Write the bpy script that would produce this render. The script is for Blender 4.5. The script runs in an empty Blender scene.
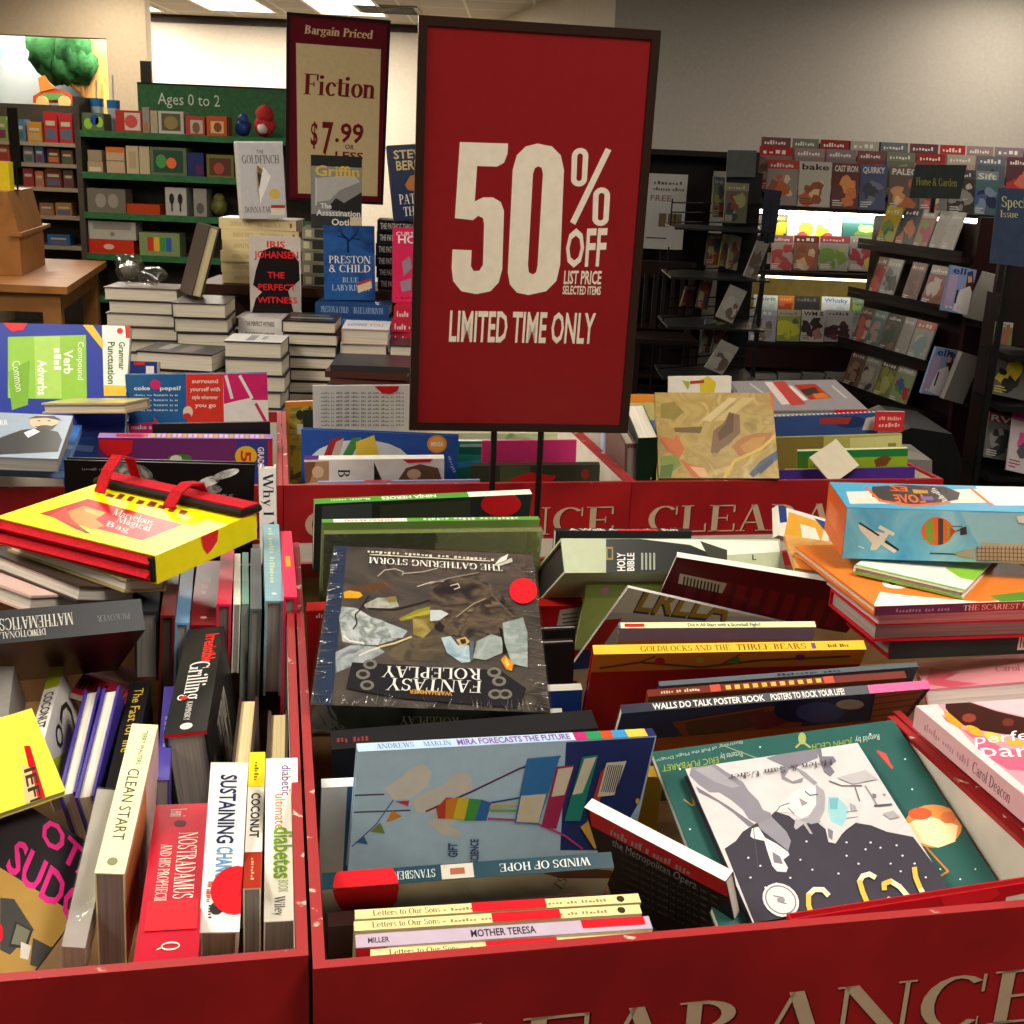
import bpy, math, random
from mathutils import Vector, Matrix, Quaternion
from mathutils.geometry import tessellate_polygon
COL=bpy.context.scene.collection
# ------------------------------------------------------------------ camera (photo frame 1024 x 1024)
FPX=1180.0; PITCH=math.radians(16.5); ROLL=math.radians(2.5); CAM=Vector((0,0,1.5))
FW=Vector((0,math.cos(PITCH),-math.sin(PITCH))); U0=Vector((0,math.sin(PITCH),math.cos(PITCH))); R0=Vector((1,0,0))
CR=math.cos(ROLL)*R0+math.sin(ROLL)*U0; CU=-math.sin(ROLL)*R0+math.cos(ROLL)*U0
cd=bpy.data.cameras.new('camera'); cd.sensor_width=36; cd.lens=FPX/1024*36; cd.clip_start=.05; cd.clip_end=60
cam=bpy.data.objects.new('camera',cd); COL.objects.link(cam)
cam.matrix_world=Matrix(((CR.x,CU.x,-FW.x,CAM.x),(CR.y,CU.y,-FW.y,CAM.y),(CR.z,CU.z,-FW.z,CAM.z),(0,0,0,1)))
bpy.context.scene.camera=cam
def ray(px,py): return FW+(px-512)/FPX*CR-(py-512)/FPX*CU
def at_y(px,py,y): d=ray(px,py); return CAM+d*(y/d.y)
def at_z(px,py,z): d=ray(px,py); return CAM+d*((z-CAM.z)/d.z)
# ------------------------------------------------------------------ materials
MATS={}
def lin(h):
    h=h.lstrip('#')[:6]; o=[]
    for i in (0,2,4):
        c=int(h[i:i+2],16)/255; o.append(c/12.92 if c<=.04045 else ((c+.055)/1.055)**2.4)
    return (*o,1)
def newmat(name):
    m=bpy.data.materials.new(name); m.use_nodes=True; nt=m.node_tree; b=nt.nodes['Principled BSDF']; return m,nt,b
def noise(nt,scale,detail=3,coord='Object',sv=(1,1,1),dist=0):
    tc=nt.nodes.new('ShaderNodeTexCoord'); mp=nt.nodes.new('ShaderNodeMapping'); mp.inputs['Scale'].default_value=sv
    n=nt.nodes.new('ShaderNodeTexNoise'); n.inputs['Scale'].default_value=scale; n.inputs['Detail'].default_value=detail; n.inputs['Distortion'].default_value=dist
    nt.links.new(tc.outputs[coord],mp.inputs['Vector']); nt.links.new(mp.outputs['Vector'],n.inputs['Vector']); return n
def ramp(nt,src,stops):
    r=nt.nodes.new('ShaderNodeValToRGB'); e=r.color_ramp.elements
    while len(e)<len(stops): e.new(.5)
    for x,(p,c) in zip(e,stops): x.position=p; x.color=c
    nt.links.new(src,r.inputs['Fac']); return r
def shade(c,k): return (c[0]*k,c[1]*k,c[2]*k,1)
def mat(spec,rough=.3):
    if spec in MATS: return MATS[spec]
    m,nt,b=newmat('m_'+spec)
    if spec.startswith('N:'):
        _,sc,cols=spec.split(':'); cols=cols.split(','); n=noise(nt,float(sc),4,dist=1.2)
        st=[(.32+.36*i/max(1,len(cols)-1),lin(c)) for i,c in enumerate(cols)]
        r=ramp(nt,n.outputs['Fac'],st); nt.links.new(r.outputs['Color'],b.inputs['Base Color'])
    elif spec.startswith('page:'):
        c=lin(spec[5:]); n=noise(nt,1.0,2,sv=(6,6,900)); r=ramp(nt,n.outputs['Fac'],[(.3,shade(c,.72)),(.6,shade(c,1.04))])
        nt.links.new(r.outputs['Color'],b.inputs['Base Color']); rough=.85; b.inputs['Specular IOR Level'].default_value=.15
    else:
        c=lin(spec); n=noise(nt,60,2); r=ramp(nt,n.outputs['Fac'],[(.3,shade(c,.95)),(.7,shade(c,1.03))]); nt.links.new(r.outputs['Color'],b.inputs['Base Color'])
    b.inputs['Roughness'].default_value=rough
    if not spec.startswith('page:'): b.inputs['Specular IOR Level'].default_value=.13
    MATS[spec]=m; return m
def surf(key,cols,scale=8,rough=.6,sv=(1,1,1),metal=0,bump=0,detail=4,coord='Object'):
    if key in MATS: return MATS[key]
    m,nt,b=newmat(key); n=noise(nt,scale,detail,coord,sv,.4)
    r=ramp(nt,n.outputs['Fac'],[(.3+.4*i/max(1,len(cols)-1),lin(c)) for i,c in enumerate(cols)]); nt.links.new(r.outputs['Color'],b.inputs['Base Color'])
    b.inputs['Roughness'].default_value=rough; b.inputs['Metallic'].default_value=metal; b.inputs['Specular IOR Level'].default_value=.25
    if bump:
        bp=nt.nodes.new('ShaderNodeBump'); bp.inputs['Strength'].default_value=bump; bp.inputs['Distance'].default_value=.01
        nt.links.new(n.outputs['Fac'],bp.inputs['Height']); nt.links.new(bp.outputs['Normal'],b.inputs['Normal'])
    MATS[key]=m; return m
def emit(key,col,s):
    if key in MATS: return MATS[key]
    m,nt,b=newmat(key); b.inputs['Base Color'].default_value=lin(col); b.inputs['Emission Color'].default_value=lin(col); b.inputs['Emission Strength'].default_value=s
    MATS[key]=m; return m
def clear(key,tint='#ffffff',gl=.18,rough=.12,bump=.6,bscale=70,sv=(1,1,1)):
    if key in MATS: return MATS[key]
    m,nt,b=newmat(key); nt.nodes.remove(b); out=nt.nodes['Material Output']
    tr=nt.nodes.new('ShaderNodeBsdfTransparent'); tr.inputs['Color'].default_value=lin(tint)
    g=nt.nodes.new('ShaderNodeBsdfGlossy'); g.inputs['Roughness'].default_value=rough; mx=nt.nodes.new('ShaderNodeMixShader')
    n=noise(nt,bscale,3,sv=sv,dist=1.5); bp=nt.nodes.new('ShaderNodeBump'); bp.inputs['Strength'].default_value=bump; bp.inputs['Distance'].default_value=.004
    nt.links.new(n.outputs['Fac'],bp.inputs['Height']); nt.links.new(bp.outputs['Normal'],g.inputs['Normal'])
    mx.inputs['Fac'].default_value=gl; nt.links.new(tr.outputs[0],mx.inputs[1]); nt.links.new(g.outputs[0],mx.inputs[2]); nt.links.new(mx.outputs[0],out.inputs['Surface'])
    MATS[key]=m; return m
# ------------------------------------------------------------------ mesh builder
class MB:
    def __init__(s): s.v=[]; s.f=[]; s.m=[]; s.mats=[]
    def mi(s,m):
        if isinstance(m,str): m=mat(m)
        if m not in s.mats: s.mats.append(m)
        return s.mats.index(m)
    def poly(s,pts,m):
        k=len(s.v); s.v+= [tuple(p) for p in pts]; s.f.append(tuple(range(k,k+len(pts)))); s.m.append(s.mi(m)); return s
    def hexa(s,c,m):           # c: 8 corners, 000 001 010 011 100 101 110 111 (x,y,z bits)
        k=len(s.v); s.v+=[tuple(p) for p in c]; i=s.mi(m)
        for q in ((0,1,3,2),(4,6,7,5),(0,4,5,1),(2,3,7,6),(0,2,6,4),(1,5,7,3)): s.f.append(tuple(k+j for j in q)); s.m.append(i)
        return s
    def box(s,a,b,m,M=None):
        c=[Vector((x,y,z)) for x in (a[0],b[0]) for y in (a[1],b[1]) for z in (a[2],b[2])]
        if M: c=[M@p for p in c]
        return s.hexa(c,m)
    def prism(s,base,d,m):     # base polygon (3-D points) swept by d
        n=len(base); d=Vector(d); base=[Vector(p) for p in base]; k=len(s.v); s.v+=[tuple(p) for p in base]+[tuple(p+d) for p in base]; i=s.mi(m)
        s.f.append(tuple(range(k+n-1,k-1,-1))); s.f.append(tuple(range(k+n,k+2*n))); s.m+=[i,i]
        for j in range(n): s.f.append((k+j,k+(j+1)%n,k+n+(j+1)%n,k+n+j)); s.m.append(i)
        return s
    def tube(s,pts,r,m,seg=8,r2=None,cap=True):
        pts=[Vector(p) for p in pts]; i=s.mi(m); rings=[]
        for j,p in enumerate(pts):
            t=(pts[min(j+1,len(pts)-1)]-pts[max(j-1,0)]).normalized(); a=t.orthogonal().normalized() if j==0 else (a0-t*a0.dot(t)).normalized(); a0=a; b=t.cross(a)
            rr=r if r2 is None else r+(r2-r)*j/max(1,len(pts)-1); k=len(s.v)
            s.v+=[tuple(p+(a*math.cos(q)+b*math.sin(q))*rr) for q in [2*math.pi*x/seg for x in range(seg)]]; rings.append(k)
        for p,q in zip(rings,rings[1:]):
            for x in range(seg): s.f.append((p+x,p+(x+1)%seg,q+(x+1)%seg,q+x)); s.m.append(i)
        if cap: s.f.append(tuple(range(rings[0]+seg-1,rings[0]-1,-1))); s.f.append(tuple(range(rings[-1],rings[-1]+seg))); s.m+=[i,i]
        return s
    def blob(s,c,r,m,seed=0,amp=.15,sq=(1,1,1),n=8):
        rd=random.Random(seed); i=s.mi(m); k=len(s.v); c=Vector(c); ph=[rd.uniform(0,6) for _ in range(6)]
        for a in range(n+1):
            th=math.pi*a/n
            for b in range(2*n):
                f=math.pi*b/n; w=1+amp*(math.sin(3*f+ph[0])*math.sin(2*th+ph[1])+.6*math.sin(5*f+ph[2]+3*th)*math.sin(th))
                s.v.append((c.x+r*sq[0]*w*math.sin(th)*math.cos(f),c.y+r*sq[1]*w*math.sin(th)*math.sin(f),c.z+r*sq[2]*w*math.cos(th)))
        for a in range(n):
            for b in range(2*n): s.f.append((k+a*2*n+b,k+a*2*n+(b+1)%(2*n),k+(a+1)*2*n+(b+1)%(2*n),k+(a+1)*2*n+b)); s.m.append(i)
        return s
    def build(s,name,parent=None,smooth=False):
        me=bpy.data.meshes.new(name); me.from_pydata(s.v,[],s.f); 
        for m in s.mats: me.materials.append(m)
        me.polygons.foreach_set('material_index',s.m)
        if smooth: me.polygons.foreach_set('use_smooth',[True]*len(s.f))
        me.update(); o=bpy.data.objects.new(name,me); COL.objects.link(o)
        if parent: o.parent=parent
        return o
def tag(o,label,cat,group=None,kind=None):
    o['label']=label; o['category']=cat
    if group: o['group']=group
    if kind: o['kind']=kind
    return o
def thing(name,label,cat,loc=(0,0,0),rot=None,group=None):
    o=bpy.data.objects.new(name,None); o.empty_display_size=.05; COL.objects.link(o); o.location=loc
    if rot is not None: o.rotation_mode='QUATERNION'; o.rotation_quaternion=rot
    return tag(o,label,cat,group)
def struct(o): o['kind']='structure'; return o
# ------------------------------------------------------------------ lettering
TT=.16; TH=.055
def _ring(cx,cy,rx,ry,a0,a1,t=TT,h=TH):
    n=max(4,int(abs(a1-a0)/18)); o=[]
    for i in range(n):
        p=[]
        for a,k in ((a0+(a1-a0)*i/n,0),(a0+(a1-a0)*(i+1)/n,0),(a0+(a1-a0)*(i+1)/n,1),(a0+(a1-a0)*i/n,1)):
            a=math.radians(a); X=rx-t*k; Y=ry-h*k; p.append((cx+X*math.cos(a),cy+Y*math.sin(a)))
        o.append(p)
    return o
def _r(x0,y0,x1,y1): return [[(x0,y0),(x1,y0),(x1,y1),(x0,y1)]]
def _d(xb,yb,xt,yt,w): return [[(xb,yb),(xb+w,yb),(xt+w,yt),(xt,yt)]]
def _s(x,y0=0,y1=1,w=TT,top=1,bot=1):
    o=_r(x,y0,x+w,y1)
    if top: o+=_r(x-.08,y1-.035,x+w+(.08 if top==1 else 0),y1)
    if bot: o+=_r(x-.08,y0,x+w+.08,y0+.035)
    return o
def _serif(c):
    t=TT; h=TH
    G={'A':lambda:(_d(.07,0,.37,1,.055)+_d(.6,0,.33,1,.17)+_r(.17,.3,.62,.35)+_r(-.03,0,.22,.035)+_r(.5,0,.86,.035),.86),
    'B':lambda:(_s(.1)+_ring(.26,.745,.36,.255,-90,90)+_ring(.26,.27,.42,.27,-90,90),.76),
    'C':lambda:(_ring(.46,.5,.42,.5,48,312)+_r(.74,.66,.78,.98)+_r(.74,.02,.76,.2),.86),
    'D':lambda:(_s(.1)+_ring(.24,.5,.58,.5,-90,90)+_r(.1,.945,.3,1)+_r(.1,0,.3,.055),.88),
    'E':lambda:(_s(.1)+_r(.1,.95,.7,1)+_r(.1,0,.72,.05)+_r(.2,.49,.52,.54)+_r(.65,.72,.7,1)+_r(.67,0,.72,.3)+_r(.49,.4,.52,.63),.78),
    'F':lambda:(_s(.1)+_r(.1,.95,.7,1)+_r(.2,.49,.52,.54)+_r(.65,.7,.7,1)+_r(.49,.4,.52,.63),.74),
    'G':lambda:(_ring(.46,.5,.42,.5,48,320)+_r(.74,.66,.78,.98)+_s(.66,.02,.42,t,1,0),.92),
    'H':lambda:(_s(.1)+_s(.62)+_r(.2,.48,.7,.53),.92),'I':lambda:(_s(.1),.38),
    'J':lambda:(_s(.26,.2,1,t,1,0)+_ring(.22,.2,.2,.22,180,360),.52),
    'K':lambda:(_s(.1)+_d(.24,.4,.62,1,.06)+_d(.6,0,.3,.52,.18)+_r(.52,.965,.8,1)+_r(.52,0,.88,.035),.88),
    'L':lambda:(_s(.1)+_r(.1,0,.7,.05)+_r(.65,0,.7,.32),.74),
    'M':lambda:(_s(.1,w=.055)+_d(.45,0,.1,1,.17)+_d(.5,0,.84,1,.055)+_s(.84),1.1),
    'N':lambda:(_s(.1,w=.055)+_d(.68,0,.08,1,.18)+_s(.8,w=.055),.98),
    'O':lambda:(_ring(.47,.5,.43,.5,0,360),.94),'Q':lambda:(_ring(.47,.5,.43,.5,0,360)+_d(.7,-.2,.45,.1,.14),.94),
    'P':lambda:(_s(.1)+_ring(.26,.72,.4,.28,-90,90),.72),'R':lambda:(_s(.1)+_ring(.26,.74,.38,.26,-90,90)+_d(.62,0,.34,.5,.18)+_r(.6,0,.9,.035),.88),
    'S':lambda:(_ring(.34,.745,.27,.255,25,270,.13)+_ring(.34,.26,.29,.26,-155,90,.13)+_r(.54,.7,.58,.98)+_r(.06,.02,.1,.3),.68),
    'T':lambda:(_s(.33,top=0)+_r(.04,.95,.78,1)+_r(.04,.7,.09,1)+_r(.73,.7,.78,1),.82),
    'U':lambda:(_s(.1,.25,1,t,1,0)+_s(.68,.25,1,.055,1,0)+_ring(.417,.28,.317,.28,180,360,.12),.88),
    'V':lambda:(_d(.36,0,.06,1,.17)+_d(.4,0,.72,1,.055)+_r(-.02,.965,.32,1)+_r(.64,.965,.86,1),.84),
    'W':lambda:(_d(.3,0,.05,1,.17)+_d(.36,0,.58,1,.055)+_d(.76,0,.5,1,.17)+_d(.82,0,1.06,1,.055)+_r(-.02,.965,.3,1)+_r(1.0,.965,1.18,1),1.18),
    'X':lambda:(_d(.6,0,.06,1,.17)+_d(.06,0,.62,1,.06),.84),'Y':lambda:(_s(.34,0,.45,t,0,1)+_d(.36,.42,.04,1,.17)+_d(.42,.42,.72,1,.055)+_r(-.02,.965,.28,1)+_r(.62,.965,.86,1),.84),
    'Z':lambda:(_r(.06,.95,.68,1)+_r(.06,0,.7,.05)+_d(.06,0,.52,1,.17)+_r(.66,0,.7,.3),.76),
    'a':lambda:(_r(.34,.05,.48,.5)+_r(.4,0,.58,.05)+_ring(.28,.48,.2,.19,0,165,.12)+_ring(.27,.2,.21,.2,40,330,.13),.58),
    'b':lambda:(_s(.06,0,1,.14,2,0)+_ring(.3,.33,.27,.34,-150,150,.14),.62),'c':lambda:(_ring(.31,.33,.27,.34,45,315,.14)+_r(.42,.46,.52,.56),.56),
    'd':lambda:(_s(.42,0,1,.14,2,0)+_r(.5,0,.64,.04)+_ring(.3,.33,.27,.34,30,330,.14),.66),'e':lambda:(_ring(.31,.33,.27,.34,0,312,.14)+_r(.1,.34,.56,.385),.6),
    'f':lambda:(_s(.12,0,.8,.14,0,1)+_ring(.34,.8,.22,.2,30,180,.14)+_r(0,.62,.4,.66),.4),
    'g':lambda:(_ring(.27,.43,.23,.23,0,360,.12)+_ring(.29,-.1,.28,.17,0,360,.08)+_r(.42,.58,.58,.66)+_r(.1,.06,.4,.12),.58),
    'h':lambda:(_s(.06,0,1,.14,2,1)+_s(.4,0,.46,.14,0,1)+_ring(.34,.44,.2,.22,0,150,.14),.66),'i':lambda:(_s(.08,0,.66,.14,2,1)+_ring(.15,.88,.09,.09,0,360,.09,.09),.34),
    'j':lambda:(_s(.1,-.2,.66,.14,2,0)+_ring(.15,.88,.09,.09,0,360,.09,.09),.32),'k':lambda:(_s(.06,0,1,.14,2,1)+_d(.2,.28,.4,.66,.05)+_d(.42,0,.22,.38,.15),.64),
    'l':lambda:(_s(.08,0,1,.14,2,1),.34),'m':lambda:(_s(.06,0,.66,.14,2,1)+_s(.38,0,.46,.14,0,1)+_s(.7,0,.46,.14,0,1)+_ring(.32,.44,.2,.22,0,150,.14)+_ring(.64,.44,.2,.22,0,150,.14),.96),
    'n':lambda:(_s(.06,0,.66,.14,2,1)+_s(.4,0,.46,.14,0,1)+_ring(.34,.44,.2,.22,0,150,.14),.66),'o':lambda:(_ring(.31,.33,.28,.34,0,360,.14),.62),
    'p':lambda:(_s(.06,-.25,.66,.14,2,1)+_ring(.3,.33,.27,.34,-150,150,.14),.62),'q':lambda:(_s(.42,-.25,.66,.14,0,1)+_ring(.3,.33,.27,.34,30,330,.14),.64),
    'r':lambda:(_s(.06,0,.66,.14,2,1)+_ring(.34,.5,.18,.16,20,170,.1)+_r(.36,.48,.48,.6),.5),
    's':lambda:(_ring(.24,.49,.18,.175,25,270,.1)+_ring(.24,.17,.2,.175,-155,90,.1),.46),'t':lambda:(_s(.12,.08,.85,.14,0,0)+_r(0,.62,.38,.66)+_ring(.3,.14,.18,.14,180,330,.12),.4),
    'u':lambda:(_s(.06,.16,.66,.14,2,0)+_s(.42,0,.66,.14,2,0)+_ring(.3,.2,.24,.2,180,350,.12),.66),'v':lambda:(_d(.24,0,.04,.66,.14)+_d(.28,0,.46,.66,.05),.54),
    'w':lambda:(_d(.2,0,.03,.66,.14)+_d(.24,0,.4,.66,.05)+_d(.5,0,.33,.66,.14)+_d(.54,0,.7,.66,.05),.78),'x':lambda:(_d(.38,0,.04,.66,.14)+_d(.04,0,.42,.66,.05),.56),
    'y':lambda:(_d(.24,0,.04,.66,.14)+_d(.14,-.28,.46,.66,.06),.54),'z':lambda:(_r(.04,.6,.46,.66)+_r(.04,0,.48,.06)+_d(.04,0,.32,.66,.14),.52),
    '.':lambda:(_r(.08,0,.22,.14),.3),"'":lambda:(_r(.08,.75,.18,1),.26),'&':lambda:(_ring(.36,.74,.2,.26,0,360,.11)+_ring(.34,.26,.32,.28,0,360,.15)+_d(.66,0,.24,.62,.14),.86),'-':lambda:(_r(.05,.33,.35,.4),.4)}
    return G[c]() if c in G else ([],.34)
GL={}
def glyphs(txt,font):
    """-> (polygons with cap height 1, width)"""
    k=(txt,font)
    if k in GL: return GL[k]
    out=[]; x=0
    if font=='s':
        for c in txt:
            p,a=_serif(c); out+=[[(q[0]+x,q[1]) for q in f] for f in p]; x+=a
    elif font=='x':           # lettering too small to read in the photograph
        rd=random.Random(txt)
        for c in txt:
            if c!=' ': w=rd.uniform(.38,.58); hh=rd.choice((.5,.6,.66,.9)); out+=_r(x+.05,rd.choice((0,0,.12)),x+w,hh)
            x+=.7
    else:
        cu=bpy.data.curves.new('t','FONT'); cu.body=txt; cu.resolution_u=2; cu.offset=.022 if font=='b' else 0; o=bpy.data.objects.new('t',cu)
        me=bpy.data.meshes.new_from_object(o); 
        cap=.7
        vs=[(v.co.x/cap,v.co.y/cap) for v in me.vertices]; out=[[vs[i] for i in p.vertices] for p in me.polygons]
        x0=min((v[0] for v in vs),default=0); x=max((v[0] for v in vs),default=1)-x0; out=[[(a-x0,b) for a,b in f] for f in out]
        bpy.data.meshes.remove(me); bpy.data.objects.remove(o); bpy.data.curves.remove(cu)
    GL[k]=(out,x or 1); return GL[k]
def clip(p,w,h):
    for ax,s,lim in ((0,1,0),(0,-1,-w),(1,1,0),(1,-1,-h)):
        q=[]
        for i in range(len(p)):
            a,b=p[i-1],p[i]; da=a[ax]*s-lim; db=b[ax]*s-lim
            if (da>=0)!=(db>=0): t=da/(da-db); q.append((a[0]+(b[0]-a[0])*t,a[1]+(b[1]-a[1])*t))
            if db>=0: q.append(b)
        p=q
        if len(p)<3: return None
    return p
def faceframe(f,d):
    W,H,T=d; V=Vector
    return {'front':(V((0,0,T)),V((1,0,0)),V((0,1,0)),W,H),'back':(V((W,0,0)),V((-1,0,0)),V((0,1,0)),W,H),'spine':(V((0,H,0)),V((0,-1,0)),V((0,0,1)),H,T),
    'fore':(V((W,0,0)),V((0,1,0)),V((0,0,1)),H,T),'tail':(V((0,0,0)),V((1,0,0)),V((0,0,1)),W,T),'head':(V((W,H,0)),V((-1,0,0)),V((0,0,1)),W,T)}[f]
def magart(seed,base,band,pic,title,tc):
    r=random.Random(seed); o=[('R',base,0,0,1,1),('R',band,0,.8,1,1)]
    for k in range(7): o.append(('B',r.choice(pic),r.uniform(.2,.8),r.uniform(.15,.65),r.uniform(.015,.05),r.random()))
    o.append(('T',tc,title,.08,.82,.92,.95,0,'b') if title else ('T',tc,'MAGAZINE'[:r.randint(4,8)],.1,.84,.85,.94,0,'x'))
    for k in range(3): o.append(('R',tc,.06,.06+.05*k,r.uniform(.3,.5),.08+.05*k))
    return o
def draw(mb,f,d,ops,lift=.0003,stickers=None):
    o,U,V,w,h=faceframe(f,d); N=U.cross(V)
    if isinstance(ops,int): ops=ARTS[ops]
    if ops and ops[0]=='M': ops=magart(*ops[1:])
    k=0
    def put(b,pts,c,z):
        p=clip(pts,w,h)
        if p: b.poly([o+U*a+V*e+N*z for a,e in p],c)
    for op in ops:
        kind,c=op[0],op[1]; b=mb; z=lift+k*.00003; k+=1
        if c[0]=='S': c=c[1:]; b=MB(); z+=.0004; stickers.append(b)
        a=op[2:]
        if kind=='R': put(b,[(a[0]*w,a[1]*h),(a[2]*w,a[1]*h),(a[2]*w,a[3]*h),(a[0]*w,a[3]*h)],c,z)
        elif kind=='C': put(b,[(a[0]*w+a[2]*math.cos(2*math.pi*i/20),a[1]*h+a[2]*math.sin(2*math.pi*i/20)) for i in range(20)],c,z)
        elif kind=='B':
            rd=random.Random(a[3]); rr=[rd.uniform(.6,1.3) for _ in range(9)]
            put(b,[(a[0]*w+a[2]*rr[i]*math.cos(.7*i),a[1]*h+a[2]*rr[i]*math.sin(.7*i)) for i in range(9)],c,z)
        elif kind=='P':
            p=[(a[i]*1e-4,a[i+1]*1e-4) for i in range(0,len(a),2)]
            if len(p)<=4: put(b,p,c,z)
            else:
                for tr in tessellate_polygon([[Vector((q[0],q[1],0)) for q in p]]): put(b,[p[i] for i in tr],c,z)
        elif kind=='E': e=[v*1e-4 for v in a[:6]]; n=a[6]; put(b,[(e[0]+e[2]*math.cos(2*math.pi*i/n)+e[4]*math.sin(2*math.pi*i/n),e[1]+e[3]*math.cos(2*math.pi*i/n)+e[5]*math.sin(2*math.pi*i/n)) for i in range(n)],c,z)
        else:
            if kind=='X': txt,font=a[0],a[1]; ox,oy,ex,ey,fx,fy=[v*1e-4 for v in a[2:]]
            else:
                txt,x0,y0,x1,y1,rot,font=a; x0*=w;x1*=w;y0*=h;y1*=h
                ox,oy,ex,ey,fx,fy={0:(x0,y0,x1-x0,0,0,y1-y0),180:(x1,y1,x0-x1,0,0,y0-y1),90:(x1,y0,0,y1-y0,x0-x1,0),270:(x0,y1,0,y0-y1,x1-x0,0)}[rot]
            g,tw=glyphs(txt,font)
            for p in g: put(b,[(ox+q[0]/tw*ex+q[1]*fx,oy+q[0]/tw*ey+q[1]*fy) for q in p],c,z)
WRAP=lambda: clear('shrink_film',gl=.16,rough=.16,bump=.9,bscale=26,sv=(1,1,1))
def book(kind,name,label,cat,group,t,q,d,cov,pages,arts):
    W,H,T=d
    if kind in ('mag','card'):
        mb=MB(); mb.box((0,0,0),(W,H,T),mat('page:'+pages)); mb.poly([(0,0,T+.0002),(W,0,T+.0002),(W,H,T+.0002),(0,H,T+.0002)],cov); mb.poly([(0,H,-.0002),(W,H,-.0002),(W,0,-.0002),(0,0,-.0002)],cov); mb.poly([(-.0002,0,0),(-.0002,0,T),(-.0002,H,T),(-.0002,H,0)],cov)
        for f,o in arts.items(): draw(mb,f,d,o,.0005,[])
        ob=mb.build(name); ob.location=t; ob.rotation_mode='QUATERNION'; ob.rotation_quaternion=q; return tag(ob,label,cat,group)
    root=thing(name,label,cat,t,q,group); st=[]
    hb=kind=='hb'; c=min(.0028 if hb else .0012,T*.2); ov=.0035 if hb else .0006
    mb=MB(); mb.box((0,0,0),(W,H,c),cov); mb.box((0,0,T-c),(W,H,T),cov); mb.box((0,0,c),(c,H,T-c),cov)
    for f,o in arts.items():
        if f in ('front','back','spine'): draw(mb,f,d,o,.0003,st)
    cvr=mb.build('cover',root)
    pb=MB(); pb.box((c,ov,c),(W-ov,H-ov,T-c),mat('page:'+pages))
    for f,o in arts.items():
        if f in ('tail','fore','head'): draw(pb,f,d,o,.0003,st)
    pb.build('page_block',root)
    for s in st: 
        if s.f: s.build('price_sticker',cvr)
    if kind=='wrap':
        e=.0012; MB().box((-e,-e,-e),(W+e,H+e,T+e),WRAP()).build('shrink_wrap',root)
    return root
ORD=['top','second','third','fourth','fifth','sixth','seventh','eighth','ninth']
CUTD=0.3007
EXPO=0.35
ARTS={10511:(('R','#d9c493',0,0,1,1),('T','#a08a5c','DONNA TARTT',.15,.3,.42,.7,0,'s'),('T','#a08a5c','THE GOLDFINCH',.5,.3,.8,.7,0,'s'),('R','#7a6a48',.92,.3,.95,.7)),12105:(('R','#dcd6cf',0,0,1,1),('T','#4a3a3c','THE PERFECT WITNESS',.2,.25,.8,.65,0,'b'),('R','#3a2f30',0,.1,.06,.9)),10008:(('R','#27467a',0,0,1,1),('T','#9ab4d4','PRESTON & CHILD',.08,.25,.45,.75,0,'s'),('T','#9ab4d4','BLUE LABYRINTH',.52,.25,.92,.75,0,'s')),11405:(('R','#bb2a40',0,0,1,1),('T','#e6c8c8','NANCY GRACE',.05,.25,.5,.75,0,'x')),10514:(('R','#8a8672',0,0,1,1),('R','#3a3a34',.2,.15,.8,.85),('R','#c4bc9c',.05,.2,.15,.8)),10197:(('R','#1b1b22',0,0,1,1),('T','#b8b4ac','THE PATRIOT THREAT',.05,.25,.6,.75,0,'b'),('R','#a8842c',.7,.3,.85,.7))}
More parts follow.
